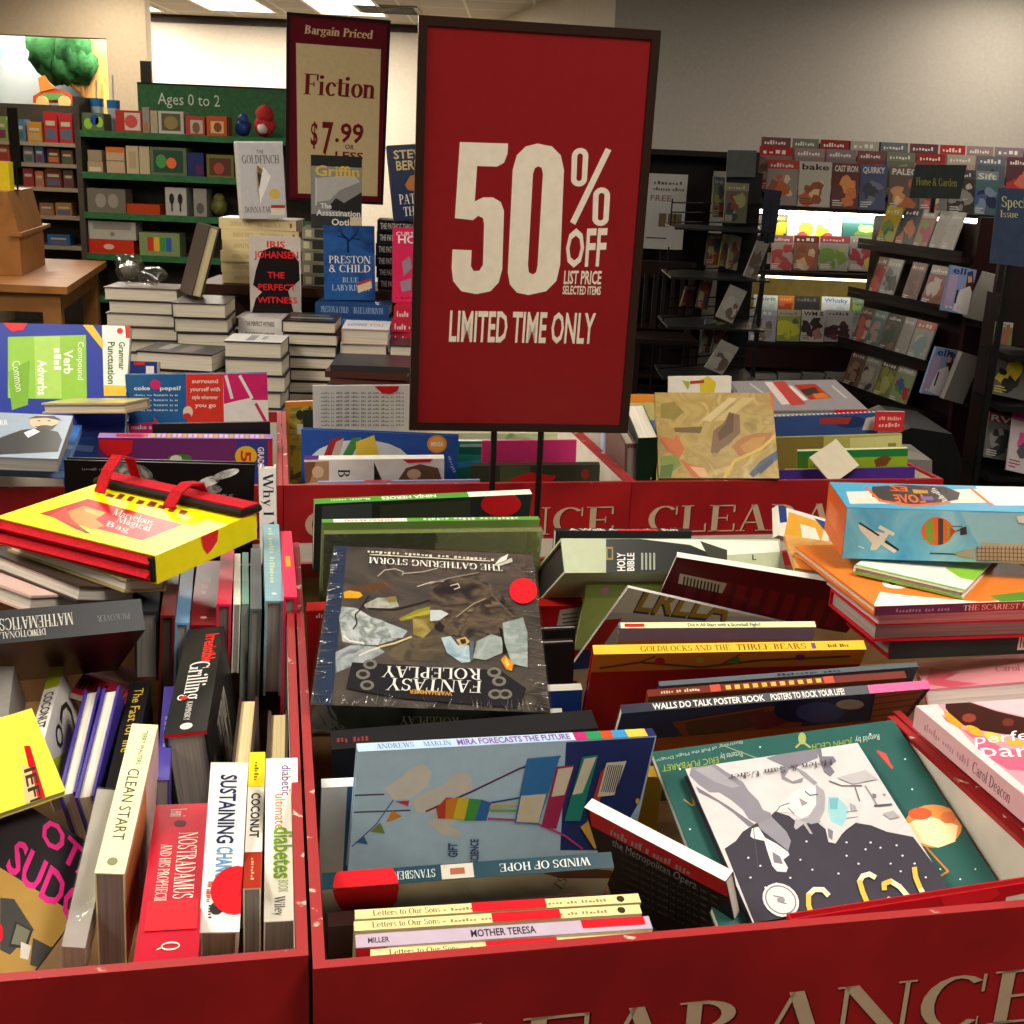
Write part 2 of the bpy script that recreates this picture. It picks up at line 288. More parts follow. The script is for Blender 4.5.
BOOKS=[
('hb','hardcover_book','hot pink hardcover with a small orange plaque on its spine, against the left bin side','book',None,(-.2527,1.2444,1.0199),(.6886,-.0746,.7171,.0777),(.1506,.2402,.0149),'#e2264f','#8f8a84',{'spine':(('R','#e8972c',.42,.3,.58,.7),)}),
('hb','hardcover_book','pale teal hardcover with greenish gold spine lettering beside the hot pink hardcover','book',None,(-.2741,1.2464,1.0134),(.6858,-.0554,.7186,.101),(.1215,.2411,.0204),'#7fa3ae','#8f8a84',{'spine':(('T','#b9cba0','THE GENTLE TRAVELLER',.06,.3,.8,.65,0,'x'),('C','#c9d2c8',.92,.5,.003,20))}),
('hb','hardcover_book','slate grey narrow hardcover left of the pale teal hardcover','book',None,(-.2932,1.2528,1.0004),(.6866,-.0877,.7188,.0654),(.1531,.2389,.0132),'#5d6265','#8f8a84',{'spine':()}),
('pb','paperback_book','thin cream white paperback between the crimson hardcover and the dull green one','book',None,(-.3135,1.2592,1.0027),(.6863,-.1076,.7173,.0539),(.0831,.2301,.008),'#d8d6c6','#8f8a84',{'spine':()}),
('pb','paperback_book','thin dull green paperback left of the slate grey hardcover','book',None,(-.3043,1.2605,1.003),(.6887,-.1038,.7155,.0549),(.1527,.2302,.008),'#6f938b','#8f8a84',{'spine':()}),
('hb','hardcover_book','crimson hardcover without lettering left of the thin cream paperback','book',None,(-.3323,1.2568,1.0027),(.6888,-.0969,.716,.0594),(.0827,.2304,.0168),'#cf2347','#6b6664',{'spine':()}),
('hb','hardcover_book','wide dark red hardcover with faint spine lettering under the yellow gift box corner','book',None,(-.3613,1.2483,.9794),(.6824,-.0824,.7223,.0758),(.0665,.2285,.0292),'#7d1420','#8f8a84',{'spine':(('T','#a05a50','ICE',.3,.3,.6,.7,0,'x'),('C','#c8a0a0',.9,.5,.004,20))}),
('hb','hardcover_book','light blue spined hardcover with pale pages left of the wide dark red hardcover','book',None,(-.3769,1.2448,.983),(.6797,-.0996,.7233,.07),(.1477,.2293,.0158),'#6f9bc6','#a39d96',{'spine':()}),
('hb','hardcover_book','glossy brown red hardcover with a curled jacket left of the light blue one','book',None,(-.392,1.2409,.9927),(.6807,-.1031,.7218,.0712),(.153,.2304,.0159),'#6b1d1a','#4a3a33',{'spine':()}),
('hb','hardcover_book','black boarded hardcover with grey page ends, right end of the upturned black devotional','book',None,(-.4223,1.2435,.9946),(.6881,-.0998,.7141,.0812),(.0846,.2301,.0262),'#24262a','#85817b',{'spine':()}),
('hb','hardcover_book','thick black grilling cookbook hardcover with red and white spine lettering','book',None,(-.3257,1.0232,.9583),(.7332,-.0264,.6738,.0875),(.1362,.2232,.0409),'#242424','#b9b0a3',{'spine':(('T','#e0312f','Irresistible',.08,.55,.38,.9,0,'b'),('T','#e8e4de','Grilling',.36,.28,.72,.8,0,'s'),('T','#d8d4ce','KAMINSKY',.74,.4,.9,.55,0,'n'),('C','#c92a2a',.7,.3,.004,20),('C','#d8d4ce',.95,.5,.006,20)),'front':(('T','#cfc9bd','GRILL',.25,.3,.85,.7,270,'s'),('R','#5b4b2c',.3,.06,.9,.12)),'tail':(('R','#c5252b',0,0,.03,1),)}),
('hb','pocket_hardcover','left of the two purple boarded pocket hardcovers with white fore-edges up','book','purple boarded pocket hardcovers in the left bin',(-.3829,1.0048,.8023),(.6492,.1277,-.7498,.0011),(.1174,.1727,.0166),'#43358f','#dcd5c6',{'spine':()}),
('hb','pocket_hardcover','right of the two purple boarded pocket hardcovers with white fore-edges up','book','purple boarded pocket hardcovers in the left bin',(-.364,.9941,.8065),(.659,.1281,-.741,-.0171),(.1185,.1703,.0173),'#43358f','#dcd5c6',{'spine':()}),
('hb','hardcover_book','black hardcover with yellow lettered spine squeezed right of the purple pocket hardcovers','book',None,(-.3633,.9653,.9318),(.7076,-.0655,.6986,.083),(.13,.217,.0214),'#1d1b1c','#3c3634',{'spine':(('T','#c7a93c','The Fast for life',.06,.3,.7,.75,0,'n'),)}),
('pb','paperback_book','narrow violet spined book between the grilling cookbook and the black yellow-lettered hardcover','book',None,(-.3152,.962,.9441),(.6868,-.0878,.7161,.0884),(.14,.2002,.0119),'#4a3f95','#8f8a84',{'spine':(('T','#8a84c8','ERNEST',.35,.3,.7,.7,0,'x'),)}),
('pb','paperback_book','pale yellow cookbook paperback whose spine reads CLEAN START','book',None,(-.31,.7907,.9606),(.6617,.0498,.734,.1447),(.113,.1668,.0224),'#eeeebb','#8d8a88',{'spine':(('T','#6a6a4a','TERRY WALTERS',.05,.5,.3,.68,0,'n'),('T','#5d6048','CLEAN START',.33,.3,.8,.72,0,'n'),('C','#8a8a6a',.93,.5,.004,20)),'front':(('R','#d9b3b0',0,0,1,1),('R','#c2773f',.06,.02,.5,.6),('R','#b5562c',.3,.1,.8,.35))}),
('wrap','paperback_book','shrink-wrapped thin paperback left of the pale yellow cookbook','book',None,(-.3333,.775,.9047),(.6056,.1455,.7474,.2313),(.0581,.1355,.0176),'#b7b2ad','#b8a8a8',{'spine':()}),
('hb','hardcover_book','bright red jacketed hardcover with wide glossy spine at the front of the left bin','book',None,(-.2497,.695,.9551),(.688,-.0849,.7171,.0722),(.15,.2173,.0436),'#b3142c','#8f8a84',{'spine':(('T','#e3c3b8','Leoni',.04,.3,.1,.6,0,'s'),('T','#f0dcd0','NOSTRADAMUS',.22,.5,.66,.85,0,'s'),('T','#eecfc4','AND HIS PROPHECIES',.3,.2,.7,.4,0,'s'),('C','#3b0d14',.15,.5,.005,20),('R','S#d8222c',.67,.1,.84,.95),('T','#f0dcd0','Q',.9,.4,.95,.7,0,'s'))}),
('hb','hardcover_book','white hardcover whose spine reads SUSTAINING CHANGE with a half red sticker','book',None,(-.219,.7487,.9421),(.628,.1444,.7171,.2656),(.1401,.1393,.0298),'#e9ebea','#a79f8e',{'spine':(('T','#283156','SUSTAINING',.08,.3,.5,.72,0,'b'),('T','#5b93c7','CHANGE',.52,.32,.73,.72,0,'b'),('C','S#d3202a',.77,.86,.019,20),('T','#c0392b','MOS TAPAKIA',.72,.12,.84,.28,0,'x'),('C','#333333',.87,.4,.005,20),('T','#444444','Burro',.85,.2,.93,.3,0,'x'))}),
('pb','paperback_book','slim white COCONUT paperback with yellow spine head, between the white hardcover and the diabetes cookbook','book',None,(-.1915,.775,.9631),(.6824,.0146,.7162,.1458),(.1007,.154,.0133),'#eae5dc','#918c86',{'spine':(('R','#e2cf2a',0,0,.28,1),('T','#6a5a20','Fehrman',.08,.35,.24,.65,0,'x'),('T','#2c2a28','COCONUT',.33,.25,.66,.78,0,'b'),('R','#9c3220',.76,0,1,1),('T','#d8a080','STERLING',.8,.4,.95,.6,0,'x'))}),
('pb','paperback_book','white diabetes cookbook paperback in the right front corner of the left bin','book',None,(-.1733,.7626,.9437),(.6544,.1054,.7093,.24),(.0656,.1441,.0261),'#f2f0e6','#8c8780',{'spine':(('T','#5c4a8c','diabetic',.05,.5,.25,.8,0,'n'),('T','#d9743c','ultimate',.24,.3,.46,.62,0,'n'),('T','#7aa42c','diabetes',.45,.28,.76,.85,0,'b'),('T','#9ab070','BOOK',.77,.4,.84,.7,0,'n'),('T','#444444','Wiley',.86,.3,.97,.6,0,'s'))}),
('hb','hardcover_book','brown boarded book with cream fore-edge up, behind the slim white COCONUT paperback','book',None,(-.2267,.9532,.7927),(.703,.0848,-.7053,.0351),(.14,.2,.0194),'#3d2b22','#d6c193',{'spine':()}),
('hb','hardcover_book','brown boarded book with cream fore-edge up, behind the diabetes cookbook','book',None,(-.1862,.9173,.8036),(.7041,.0716,-.7041,.0586),(.14,.1984,.0201),'#3d2b22','#d6c193',{'spine':()}),
('pb','paperback_book','white COCONUT paperback leaning sideways under the black devotional','book',None,(-.4605,1.0312,.9386),(.7816,-.0986,.6086,.0944),(.0785,.1902,.0157),'#ded9d2','#8f8a84',{'spine':(('R','#a8b01e',0,0,.3,1),('T','#2c2a28','COCONUT',.36,.2,.85,.8,0,'b')),'front':(('T','#2c2824','C',.2,.45,.8,.8,270,'n'),('T','#2c2824','o',.2,.2,.6,.42,270,'n'),('P','#b2bf2a',232,-20,469,631,450,72))}),
('hb','hardcover_book','black devotional hardcover with white upside-down spine title, lying at the left bin edge','book',None,(-.5688,1.0929,1.0422),(.2639,.4588,.8283,-.1836),(.1623,.1994,.0352),'#22232a','#a09a92',{'spine':(('T','#d7d3c8','THE',.52,.68,.58,.86,0,'s'),('T','#d7d3c8','MATHEMATICS',.36,.25,.72,.62,0,'s'),('T','#cfcabf','DEVOTIONAL',.5,.66,.72,.86,0,'s'),('T','#6b6a70','PICKOVER',.07,.42,.24,.62,0,'s')),'front':(('R','#3a1a1e',0,0,1,1),)}),
('pb','paperback_book','bright yellow paperback with a red word strip, lying beside purple pocket hardcovers','book',None,(-.516,.9143,.9881),(.8674,.156,.1901,-.4326),(.0947,.1064,.008),'#e6e04a','#b8b3ac',{'front':(('P','#c01522',370,887,390,933,1312,870,1290,778),('P','#d9b98a',554,816,613,875,946,833,951,725),('X','#3c3426','IEFIER','b',610,817,666,-91,-3,94),('X','#f0c8c0','01010101','x',953,848,340,3,-2,42))}),
('wrap','paperback_book','plastic-wrapped pale book at the left frame edge below the devotional','book',None,(-.5361,1.019,.8518),(.6188,.1746,.6975,.3166),(.0874,.1706,.039),'#c9c4c0','#b9b0aa',{}),
('pb','paperback_book','black and gold puzzle book with magenta block letters, lying in the left front corner','book',None,(-.5331,.8188,.9274),(.9398,.23,.2193,-.1253),(.1777,.1264,.012),'#1d171c','#9a948a',{'front':(('R','#a5823f',0,0,1,.55),('X','#d1247c','OTA','b',1102,1083,675,-135,-50,199),('X','#d1247c','SUDO','b',1059,714,819,-108,-79,266),('P','#3d3b3a',1187,491,1283,541,1572,417,1542,161,1454,153),('P','#2a2a2a',1403,400,1566,413,1622,266,1490,204),('P','#6e6c5a',1431,388,1551,395,1594,277,1494,235),('P','#c9c4ba',1548,287,1633,301,1683,199,1622,181),('P','#3a3836',1606,361,1907,383,1991,245,1720,175),('E','#c01522',1368,262,19,12,46,-58,20))}),
('hb','hardcover_book','uppermost pale paged book slanting under the yellow gift box','book',None,(-.5901,1.4276,.9981),(.467,-.1084,-.0578,-.8757),(.06,.2242,.0157),'#9d8a5a','#c9c0b4',{}),
('hb','hardcover_book','middle pale paged book slanting under the yellow gift box','book',None,(-.6234,1.4362,.9782),(.4503,-.1298,-.07,-.8806),(.081,.2242,.0192),'#3a2d28','#c9c0b4',{}),
('hb','hardcover_book','lower pale paged book slanting at the frame edge under the yellow gift box','book',None,(-.6764,1.4277,.9696),(.4708,-.1053,-.0612,-.8738),(.0913,.2254,.0194),'#c9a9a0','#c9c0b4',{}),
('pb','paperback_book','pinkish paperback with a red lettered band lying behind the purple pocket hardcovers','book',None,(-.482,1.1905,.9107),(.9802,-.0851,.1639,.0719),(.0707,.1464,.006),'#c9a29c','#b0a59c',{'front':(('R','#a82234',0,0,1,.55),('T','#2a1216','LESSONS LEARNED',.05,.12,.95,.42,0,'x'))}),
('hb','photography_book','black photography hardcover with white flash shapes standing behind the yellow gift box','book',None,(-.6674,1.6802,.8497),(.6546,.7456,.1072,.0638),(.2692,.2163,.012),'#161514','#888888',{'front':(('E','N:60:#1a1918,#8a8986,#d8d8d4',823,2029,173,-56,-30,-107,16),('E','N:70:#161514,#a9a9a5',1074,2004,148,-88,-41,-85,16),('E','N:50:#161514,#5a5a58',1186,1815,127,3,0,-96,20),('E','N:60:#3a3a38,#d8d8d4,#efefec',2015,1868,176,77,26,-76,16),('E','N:60:#8a8a86,#efefec',2273,2004,193,72,18,-61,16),('E','N:60:#1a1918,#9a9a96',2103,1756,116,3,1,-65,20),('X','#8a8782','PHOTOGRAPHS','n',1685,1616,698,-18,-1,81),('X','#77746f','NATIONAL ARCHIVE','x',243,2013,413,-4,1,47))}),
('hb','hardcover_book','white spined hardcover standing upright beside the black photography hardcover','book',None,(-.3469,1.549,.9085),(.5025,.3869,.5912,.4982),(.15,.173,.0234),'#dcdad8','#c9c2b6',{'spine':(('T','#2b2540','Why I Wore',.04,.25,.75,.85,0,'s'),)}),
('pb','annual_book','green spined annual with upside-down title, rearmost in the centre bin','book',None,(-.2545,1.4485,1.0765),(.4932,.473,.634,-.362),(.1038,.2893,.0126),'#2c2f26','#c9c4b4',{'spine':(('R','#4f8f37',0,0,1,1),('R','#dfe6d2',0,0,.3,1),('T','#e6efe0','NINJA HEROES',.45,.2,.7,.75,0,'b'),('T','#d7e5cc','OFFICIAL ANNUAL',.75,.3,.93,.65,0,'x')),'front':(('R','#2b2e2e',0,0,1,1),('P','#474a52',32,94,22,735,589,760,623,107),('P','#3c3f33',57,841,45,2040,515,2081,517,863),('E','S#d3202a',130,2473,15,280,189,19,20))}),
('pb','annual_book','green annual with a white title strip, second from the rear of the centre bin','book',None,(-.2315,1.3746,1.0729),(.5015,.4643,.6138,-.3952),(.2077,.2742,.0092),'#5f8a3e','#c9c4b4',{'spine':(('R','#5b9440',0,0,1,1),('R','#e4e2d4',.62,.05,.95,.95),('T','#c63c26','TO PLAY AS YOU',.68,.25,.9,.75,0,'b'),('T','#d6e4c6','ADVENTURE WORLD ANNUAL',.1,.2,.55,.8,0,'x')),'front':(('R','#6d8a45',0,0,1,1),)}),
('wrap','board_game_book','olive green shrink-wrapped set with a bar code, third from the rear of the centre bin','book',None,(-.224,1.3421,1.0693),(.5078,.4627,.6035,-.4048),(.081,.2692,.0101),'#6f7a45','#b5b69a',{'front':(('R','#77815a',0,0,1,.93),('P','#b9ad94',94,214,89,717,362,731,351,223),('P','#2c2a26',122,263,122,287,325,294,325,270),('P','#2c2a26',122,306,123,330,326,337,325,313),('P','#2c2a26',123,349,124,373,327,381,326,357),('P','#2c2a26',124,392,124,416,328,424,327,400),('P','#2c2a26',125,435,125,459,329,467,328,443),('P','#2c2a26',125,478,126,502,330,511,329,487),('P','#2c2a26',126,521,127,545,331,555,330,530),('P','#2c2a26',127,565,127,589,331,598,331,574),('P','#2c2a26',128,608,128,632,332,642,332,618),('P','#2c2a26',128,652,129,676,333,686,333,661),('X','#3e4030','CE','b',138,1208,-11,172,-82,-5),('R','#4c5238',0,0,1,.5))}),
('hb','hardcover_book','red hardcover with white small print standing under the big shrink-wrapped game box','book',None,(.0939,1.3701,.9771),(.5119,-.484,.4166,.5746),(.1795,.3393,.02),'#b81f22','#c9c4b4',{'back':(('X','#efe0d8','KIDS','x',1694,3280,11,-120,71,-2),('P','#bdb7ae',1740,294,1792,9,1139,-1,1179,359),('P','#6a6460',1681,265,1706,66,1684,64,1659,264),('P','#6a6460',1623,261,1647,62,1625,60,1601,260),('P','#6a6460',1564,258,1589,57,1566,56,1542,256),('P','#6a6460',1505,254,1529,53,1507,51,1483,252),('P','#6a6460',1445,250,1470,49,1448,47,1423,248),('P','#6a6460',1386,246,1411,44,1388,43,1364,244),('P','#6a6460',1326,242,1351,40,1328,38,1304,240)),'spine':(('R','#c8281f',0,0,1,1),)}),
('hb','hardcover_book','black glossy hardcover with a silver line, right behind the other silver-lined one','book',None,(.0814,1.3012,.9735),(.4655,-.5382,.4388,.5487),(.1494,.2807,.012),'#1c1719','#aaa49a',{'spine':(('R','#b9b3ae',0,.45,1,.6),)}),
('hb','hardcover_book','black glossy hardcover with a silver line, in front of its twin beside the game box','book',None,(.0779,1.2645,.971),(.483,-.52,.4271,.5603),(.1482,.274,.012),'#201a1b','#aaa49a',{'spine':(('R','#a39d98',0,.3,1,.5),)}),
('pb','paperback_book','white edged deep blue paperback below the game box, in front of the black silver-lined pair','book',None,(.0845,1.1693,.9566),(.5167,-.4891,.4129,.5686),(.1571,.2503,.012),'#23489a','#e4e0d8',{'spine':(('R','#e6e3dc',0,0,1,1),)}),
('hb','hardcover_book','white hardcover spine peeping out under the near right corner of the game box','book',None,(.0613,1.0867,.9589),(.5247,-.5106,.4576,.5046),(.15,.2163,.028),'#dedbd2','#d9d2c2',{}),
('hb','bible_box','pale green boxed bible with a black title panel near the rear of the centre bin','book',None,(.3431,1.3902,1.0263),(.5646,-.2492,.2158,.7567),(.12,.2886,.0434),'#b7c1a0','#3a3632',{'spine':(('P','#1f2220',569,428,1269,430,1861,314,1968,157,1782,2,513,-4),('P','#e9ece0',1007,429,2861,408,2860,261,1977,209,1653,353),('P','#3a3c30',1795,405,2139,287,2089,1,1942,1),('X','#e8e6dc','HOLY','b',757,20,31,229,-102,1),('X','#e8e6dc','BIBLE','b',872,20,32,229,-90,0),('P','#8d7a3c',555,326,645,326,623,160,534,160),('P','#1f2220',571,300,622,300,607,185,556,185),('P','#9aa08e',995,249,1021,249,990,32,964,32),('P','#9aa08e',1046,249,1072,249,1041,31,1015,32),('P','#9aa08e',1098,249,1124,249,1093,31,1067,31),('P','#9aa08e',1150,249,1176,249,1144,31,1119,31),('X','#4a5040','L','b',2455,156,55,0,12,66)),'front':(('R','#c3cbb0',0,0,1,1),)}),  # pale patch across the spine is glare painted into the art
('pb','paperback_book','black paperback with a white lettered spine edge behind the boxed bible','book',None,(.2524,1.577,1.0159),(.4439,-.5421,.454,.5504),(.14,.1949,.014),'#26282a','#d9d2c2',{'spine':(('T','#e3e0d8','A Walk Across the Sun',.1,.2,.9,.85,0,'b'),('R','S#d3202a',.45,0,.75,.5))}),
('pb','picture_book','olive green back cover with a small round emblem left of the maroon book','book',None,(.3209,1.3966,1.0011),(.4616,-.4841,.4106,.6197),(.0924,.2331,.006),'#7d8a45','#c9c4b4',{'back':(('C','#b06a8a',.92,.9,.005,20),('T','#4d5630','A TALE OF TWO',.84,.55,.88,.82,270,'x'),('R','#8d9850',0,0,.8,1))}),
('pb','paperback_book','maroon patterned paperback with white spine edge and bar code, lying slanted in the centre bin','book',None,(.43,1.294,1.0419),(.62,-.262,.34,.6568),(.1079,.2395,.007),'#5e0f1c','#e4ded2',{'spine':(('R','#e9e2da',0,0,1,1),),'back':(('R','#6a1220',.02,.02,.98,.98),('P','#8a1a2c',745,2156,737,2034,-50,1959,-40,2087),('P','#8a1a2c',736,1961,727,1839,-37,1761,-27,1890),('P','#8a1a2c',727,1766,718,1643,-23,1563,-14,1692),('P','#8a1a2c',717,1571,709,1448,-10,1366,-1,1494),('P','#8a1a2c',708,1375,700,1251,3,1168,13,1296),('P','#8a1a2c',699,1179,690,1055,17,970,26,1099),('P','#8a1a2c',690,982,681,858,30,773,39,902),('P','#8a1a2c',680,785,672,660,43,575,53,704),('P','#8a1a2c',671,587,662,463,57,378,66,507),('P','#8a1a2c',662,389,653,264,70,181,79,310),('P','#d9d0c4',753,2278,701,1699,462,1695,527,2248),('P','#3a2a28',702,2218,699,2198,482,2164,485,2184),('P','#3a2a28',698,2176,695,2156,477,2121,480,2142),('P','#3a2a28',693,2134,690,2114,472,2079,476,2099),('P','#3a2a28',689,2092,686,2071,468,2036,471,2056),('P','#3a2a28',685,2049,681,2029,463,1993,466,2014),('P','#3a2a28',680,2007,677,1987,459,1951,462,1971),('P','#3a2a28',676,1965,673,1945,454,1908,457,1928),('P','#3a2a28',671,1923,668,1903,450,1865,453,1886),('P','#3a2a28',667,1881,664,1860,445,1822,448,1843),('P','#3a2a28',662,1838,659,1818,440,1779,444,1800),('P','#3a2a28',658,1796,655,1776,436,1737,439,1757),('X','#c08a84','CALLED','x',739,77,39,257,-88,-33))}),
('pb','comic_book','white covered comic with big gold and blue letters curling in front of the maroon paperback','comic book',None,(.3491,1.3556,.9698),(.4616,-.3261,.3919,.726),(.1828,.2267,.004),'#d4d2d0','#d9d2c2',{'back':(('P','#b9bac4',1328,2391,1875,340,1166,-255,297,2235),('X','#3b3f6a','LRLLA','b',1448,2009,173,-1179,436,67),('X','#a9873f','LRLLA','b',1489,2003,174,-1177,403,50),('P','#25408c',734,2509,845,2154,297,2025,159,2337),('P','#b5272d',1192,2324,1307,2085,666,2066,606,2258))}),
('hb','picture_book','thin cream spined picture book asking about a snowball fight, in front of the curling comic','book',None,(.332,1.1849,1.0349),(.598,-.3882,.3511,.6069),(.195,.2124,.0081),'#99955a','#d9d2c2',{'spine':(('R','#e2dfae',0,0,1,1),('T','#35352c','Did it All Start with a Snowball Fight?',.35,.25,.72,.8,0,'b'),('R','#b5322c',.03,.2,.13,.8),('R','#4c6fa5',0,0,.01,1)),'back':(('R','#a9a25c',0,0,1,1),('R','#8fb0c8',.9,0,1,1))}),
('hb','picture_book','orange and red fairy tale picture book with a yellow lettered spine','book',None,(.373,1.1358,1.0318),(.5838,-.3837,.3338,.6329),(.196,.2851,.012),'#b3221f','#d9d2c2',{'spine':(('R','#e0b93a',0,0,1,1),('T','#6b4a16','GOLDILOCKS AND THE',.17,.2,.5,.8,0,'s'),('T','#6b4a16','THREE BEARS',.52,.2,.78,.8,0,'s'),('T','#6b4a16','Ruth Ross',.86,.3,.94,.7,0,'x'),('R','#7a4a8a',.8,.2,.815,.8)),'back':(('P','#d9772a',1955,2890,1953,-18,1714,-41,1668,2860),('P','#6b4416',1715,2765,1806,2349,1840,2356,1749,2771),('P','#6b4416',1806,2362,1699,1705,1733,1709,1840,2364),('P','#6b4416',1699,1714,1801,1087,1835,1097,1733,1722),('P','#6b4416',1800,1099,1839,138,1874,148,1834,1107),('P','#6b4416',1808,2357,1909,2207,1932,2216,1832,2366),('P','#6b4416',1730,1503,1917,1321,1939,1333,1753,1515),('E','#c02c2c',1833,2151,-2,-52,-68,-10,20),('E','#5a7a2c',1825,1363,-2,-53,-68,-13,20),('E','#c6a02c',1837,1733,-1,-42,-51,-9,20),('E','#7a2c5a',1855,681,-2,-54,-51,-12,20))}),
('hb','picture_book','slim grey picture book with a pale spine just behind the brown checkered one','book',None,(.4219,1.1164,1.0234),(.5644,-.423,.3321,.6263),(.2,.2708,.006),'#4b5560','#d9d2c2',{'spine':(('R','#58626a',0,0,1,1),('T','#23282c','Fairytale Land',.45,.2,.7,.8,0,'x'))}),
('hb','picture_book','slim brown picture book with yellow squares along its spine','book',None,(.3994,1.0833,1.0251),(.6045,-.3913,.3084,.6216),(.1933,.2594,.0082),'#a5552a','#d9d2c2',{'spine':(('R','#6e2c22',0,0,1,1),('R','#d8b04a',.3,.2,.32,.8),('R','#d8b04a',.335,.2,.355,.8),('R','#d8b04a',.37,.2,.39,.8),('R','#d8b04a',.405,.2,.425,.8),('R','#d8b04a',.44,.2,.46,.8),('R','#d8b04a',.475,.2,.495,.8),('R','#d8b04a',.51,.2,.53,.8),('R','#d8b04a',.545,.2,.565,.8),('R','#d8b04a',.58,.2,.6,.8),('R','#d8b04a',.615,.2,.635,.8),('R','#d8b04a',.65,.2,.67,.8),('R','#c0503c',.24,0,.28,1),('R','#c0503c',.68,0,.72,1),('T','#d8c49a','Bears of Borger',.05,.25,.2,.8,0,'x')),'back':(('R','#b8622c',0,0,1,1),)}),
('pb','poster_book','large blue poster book with brick pattern and pink corner in the centre bin','book',None,(.4165,1.0633,1.0234),(.615,-.3398,.2551,.6643),(.0698,.3061,.009),'#263a63','#d9d2c2',{'spine':(('R','#272a3c',0,0,.8,1),('R','#d84a8c',.8,0,1,1),('T','#e8e6e0','WALLS DO TALK POSTER BOOK',.1,.15,.46,.85,0,'b'),('T','#e8e6e0','POSTERS TO ROCK YOUR LIFE!',.48,.15,.72,.85,0,'b')),'back':(('P','#9a4a32',391,2526,592,1584,520,1205,-95,1114,-256,2238),('P','#5f3a2c',366,2402,530,1631,119,1540,-65,2270),('P','#7a2c3c',395,1803,581,1281,304,1090,-59,1543),('E','#1c2a55',431,1244,-54,-279,-311,-77,20),('E','#3a5aa0',338,1016,-51,-261,-262,-69,20),('E','#c8c4bc',480,748,-29,-151,-127,-36,20),('P','#b06a4a',774,572,839,51,103,62,-35,390),('P','#8a4030',719,597,784,69,813,80,748,608),('P','#8a4030',570,553,637,18,666,30,600,563),('P','#8a4030',419,507,486,-33,517,-21,450,518),('P','#8a4030',264,461,332,-86,363,-74,296,472),('P','#8a4030',106,413,175,-140,207,-127,138,424))}),
('pb','picture_book','large dark teal picture book with an orange moon under the black and white one','book',None,(.3695,1.0228,.9986),(.0932,.0367,.1387,-.9853),(.2355,.2018,.011),'#2c5450','#d9d2c2',{'front':(('R','#2f5a55',0,0,1,1),('X','#8fa33c','JOHN CECH','n',485,171,392,1,28,75),('X','#aebfb0','Retold by','n',211,154,241,10,29,76),('X','#8fa33c','ERIC PUYBARET','n',1780,170,534,18,15,75),('X','#aebfb0','Pictures by','n',1540,136,215,13,17,75),('X','#a5b5aa','Illustrator of Puff the Magic Dragon','n',1496,11,860,92,4,39),('E','#e0924e',239,1290,-242,44,112,224,20),('P','#f2dfae',438,1231,249,1162,30,1328,140,1487,310,1522,469,1427),('E','#cf5a3a',286,1144,-101,19,31,64,20),('E','#d9784a',71,1229,-67,12,32,63,20),('P','#b04a44',338,376,297,603,267,584,306,356),('P','#c0524c',328,346,260,411,285,611),('P','#a8863c',2069,215,2184,710,2166,711,2051,216),('P','#a8863c',2247,625,2195,711,2183,699,2235,613),('P','#a8863c',2191,711,2088,629,2094,615,2197,698),('E','#9aa860',940,87,-36,7,29,75,20),('P','#9aa860',1041,202,947,131,953,111,1047,183),('P','#9aa860',967,129,919,225,901,208,948,111),('P','#c07a3c',419,1505,356,1780,337,1769,400,1494),('P','#c07a3c',343,1760,461,1806,461,1824,343,1778),('P','#8c9a7c',1719,29,1132,526,1124,516,1712,18),('E','#d8e4dc',2065,533,-9,2,4,12,6),('E','#d8e4dc',2289,961,-8,2,3,11,6),('E','#d8e4dc',228,870,-9,2,5,11,6),('E','#d8e4dc',402,1740,-8,1,5,10,6),('E','#d8e4dc',291,1864,-8,1,5,9,6),('E','#d8e4dc',2169,266,-9,2,4,12,6),('E','#d8e4dc',124,513,-9,2,6,12,6),('E','#d8e4dc',121,1791,-8,1,5,10,6),('E','#d8e4dc',299,151,-9,2,6,13,6),('E','#d8e4dc',1364,129,-9,2,4,12,6))}),
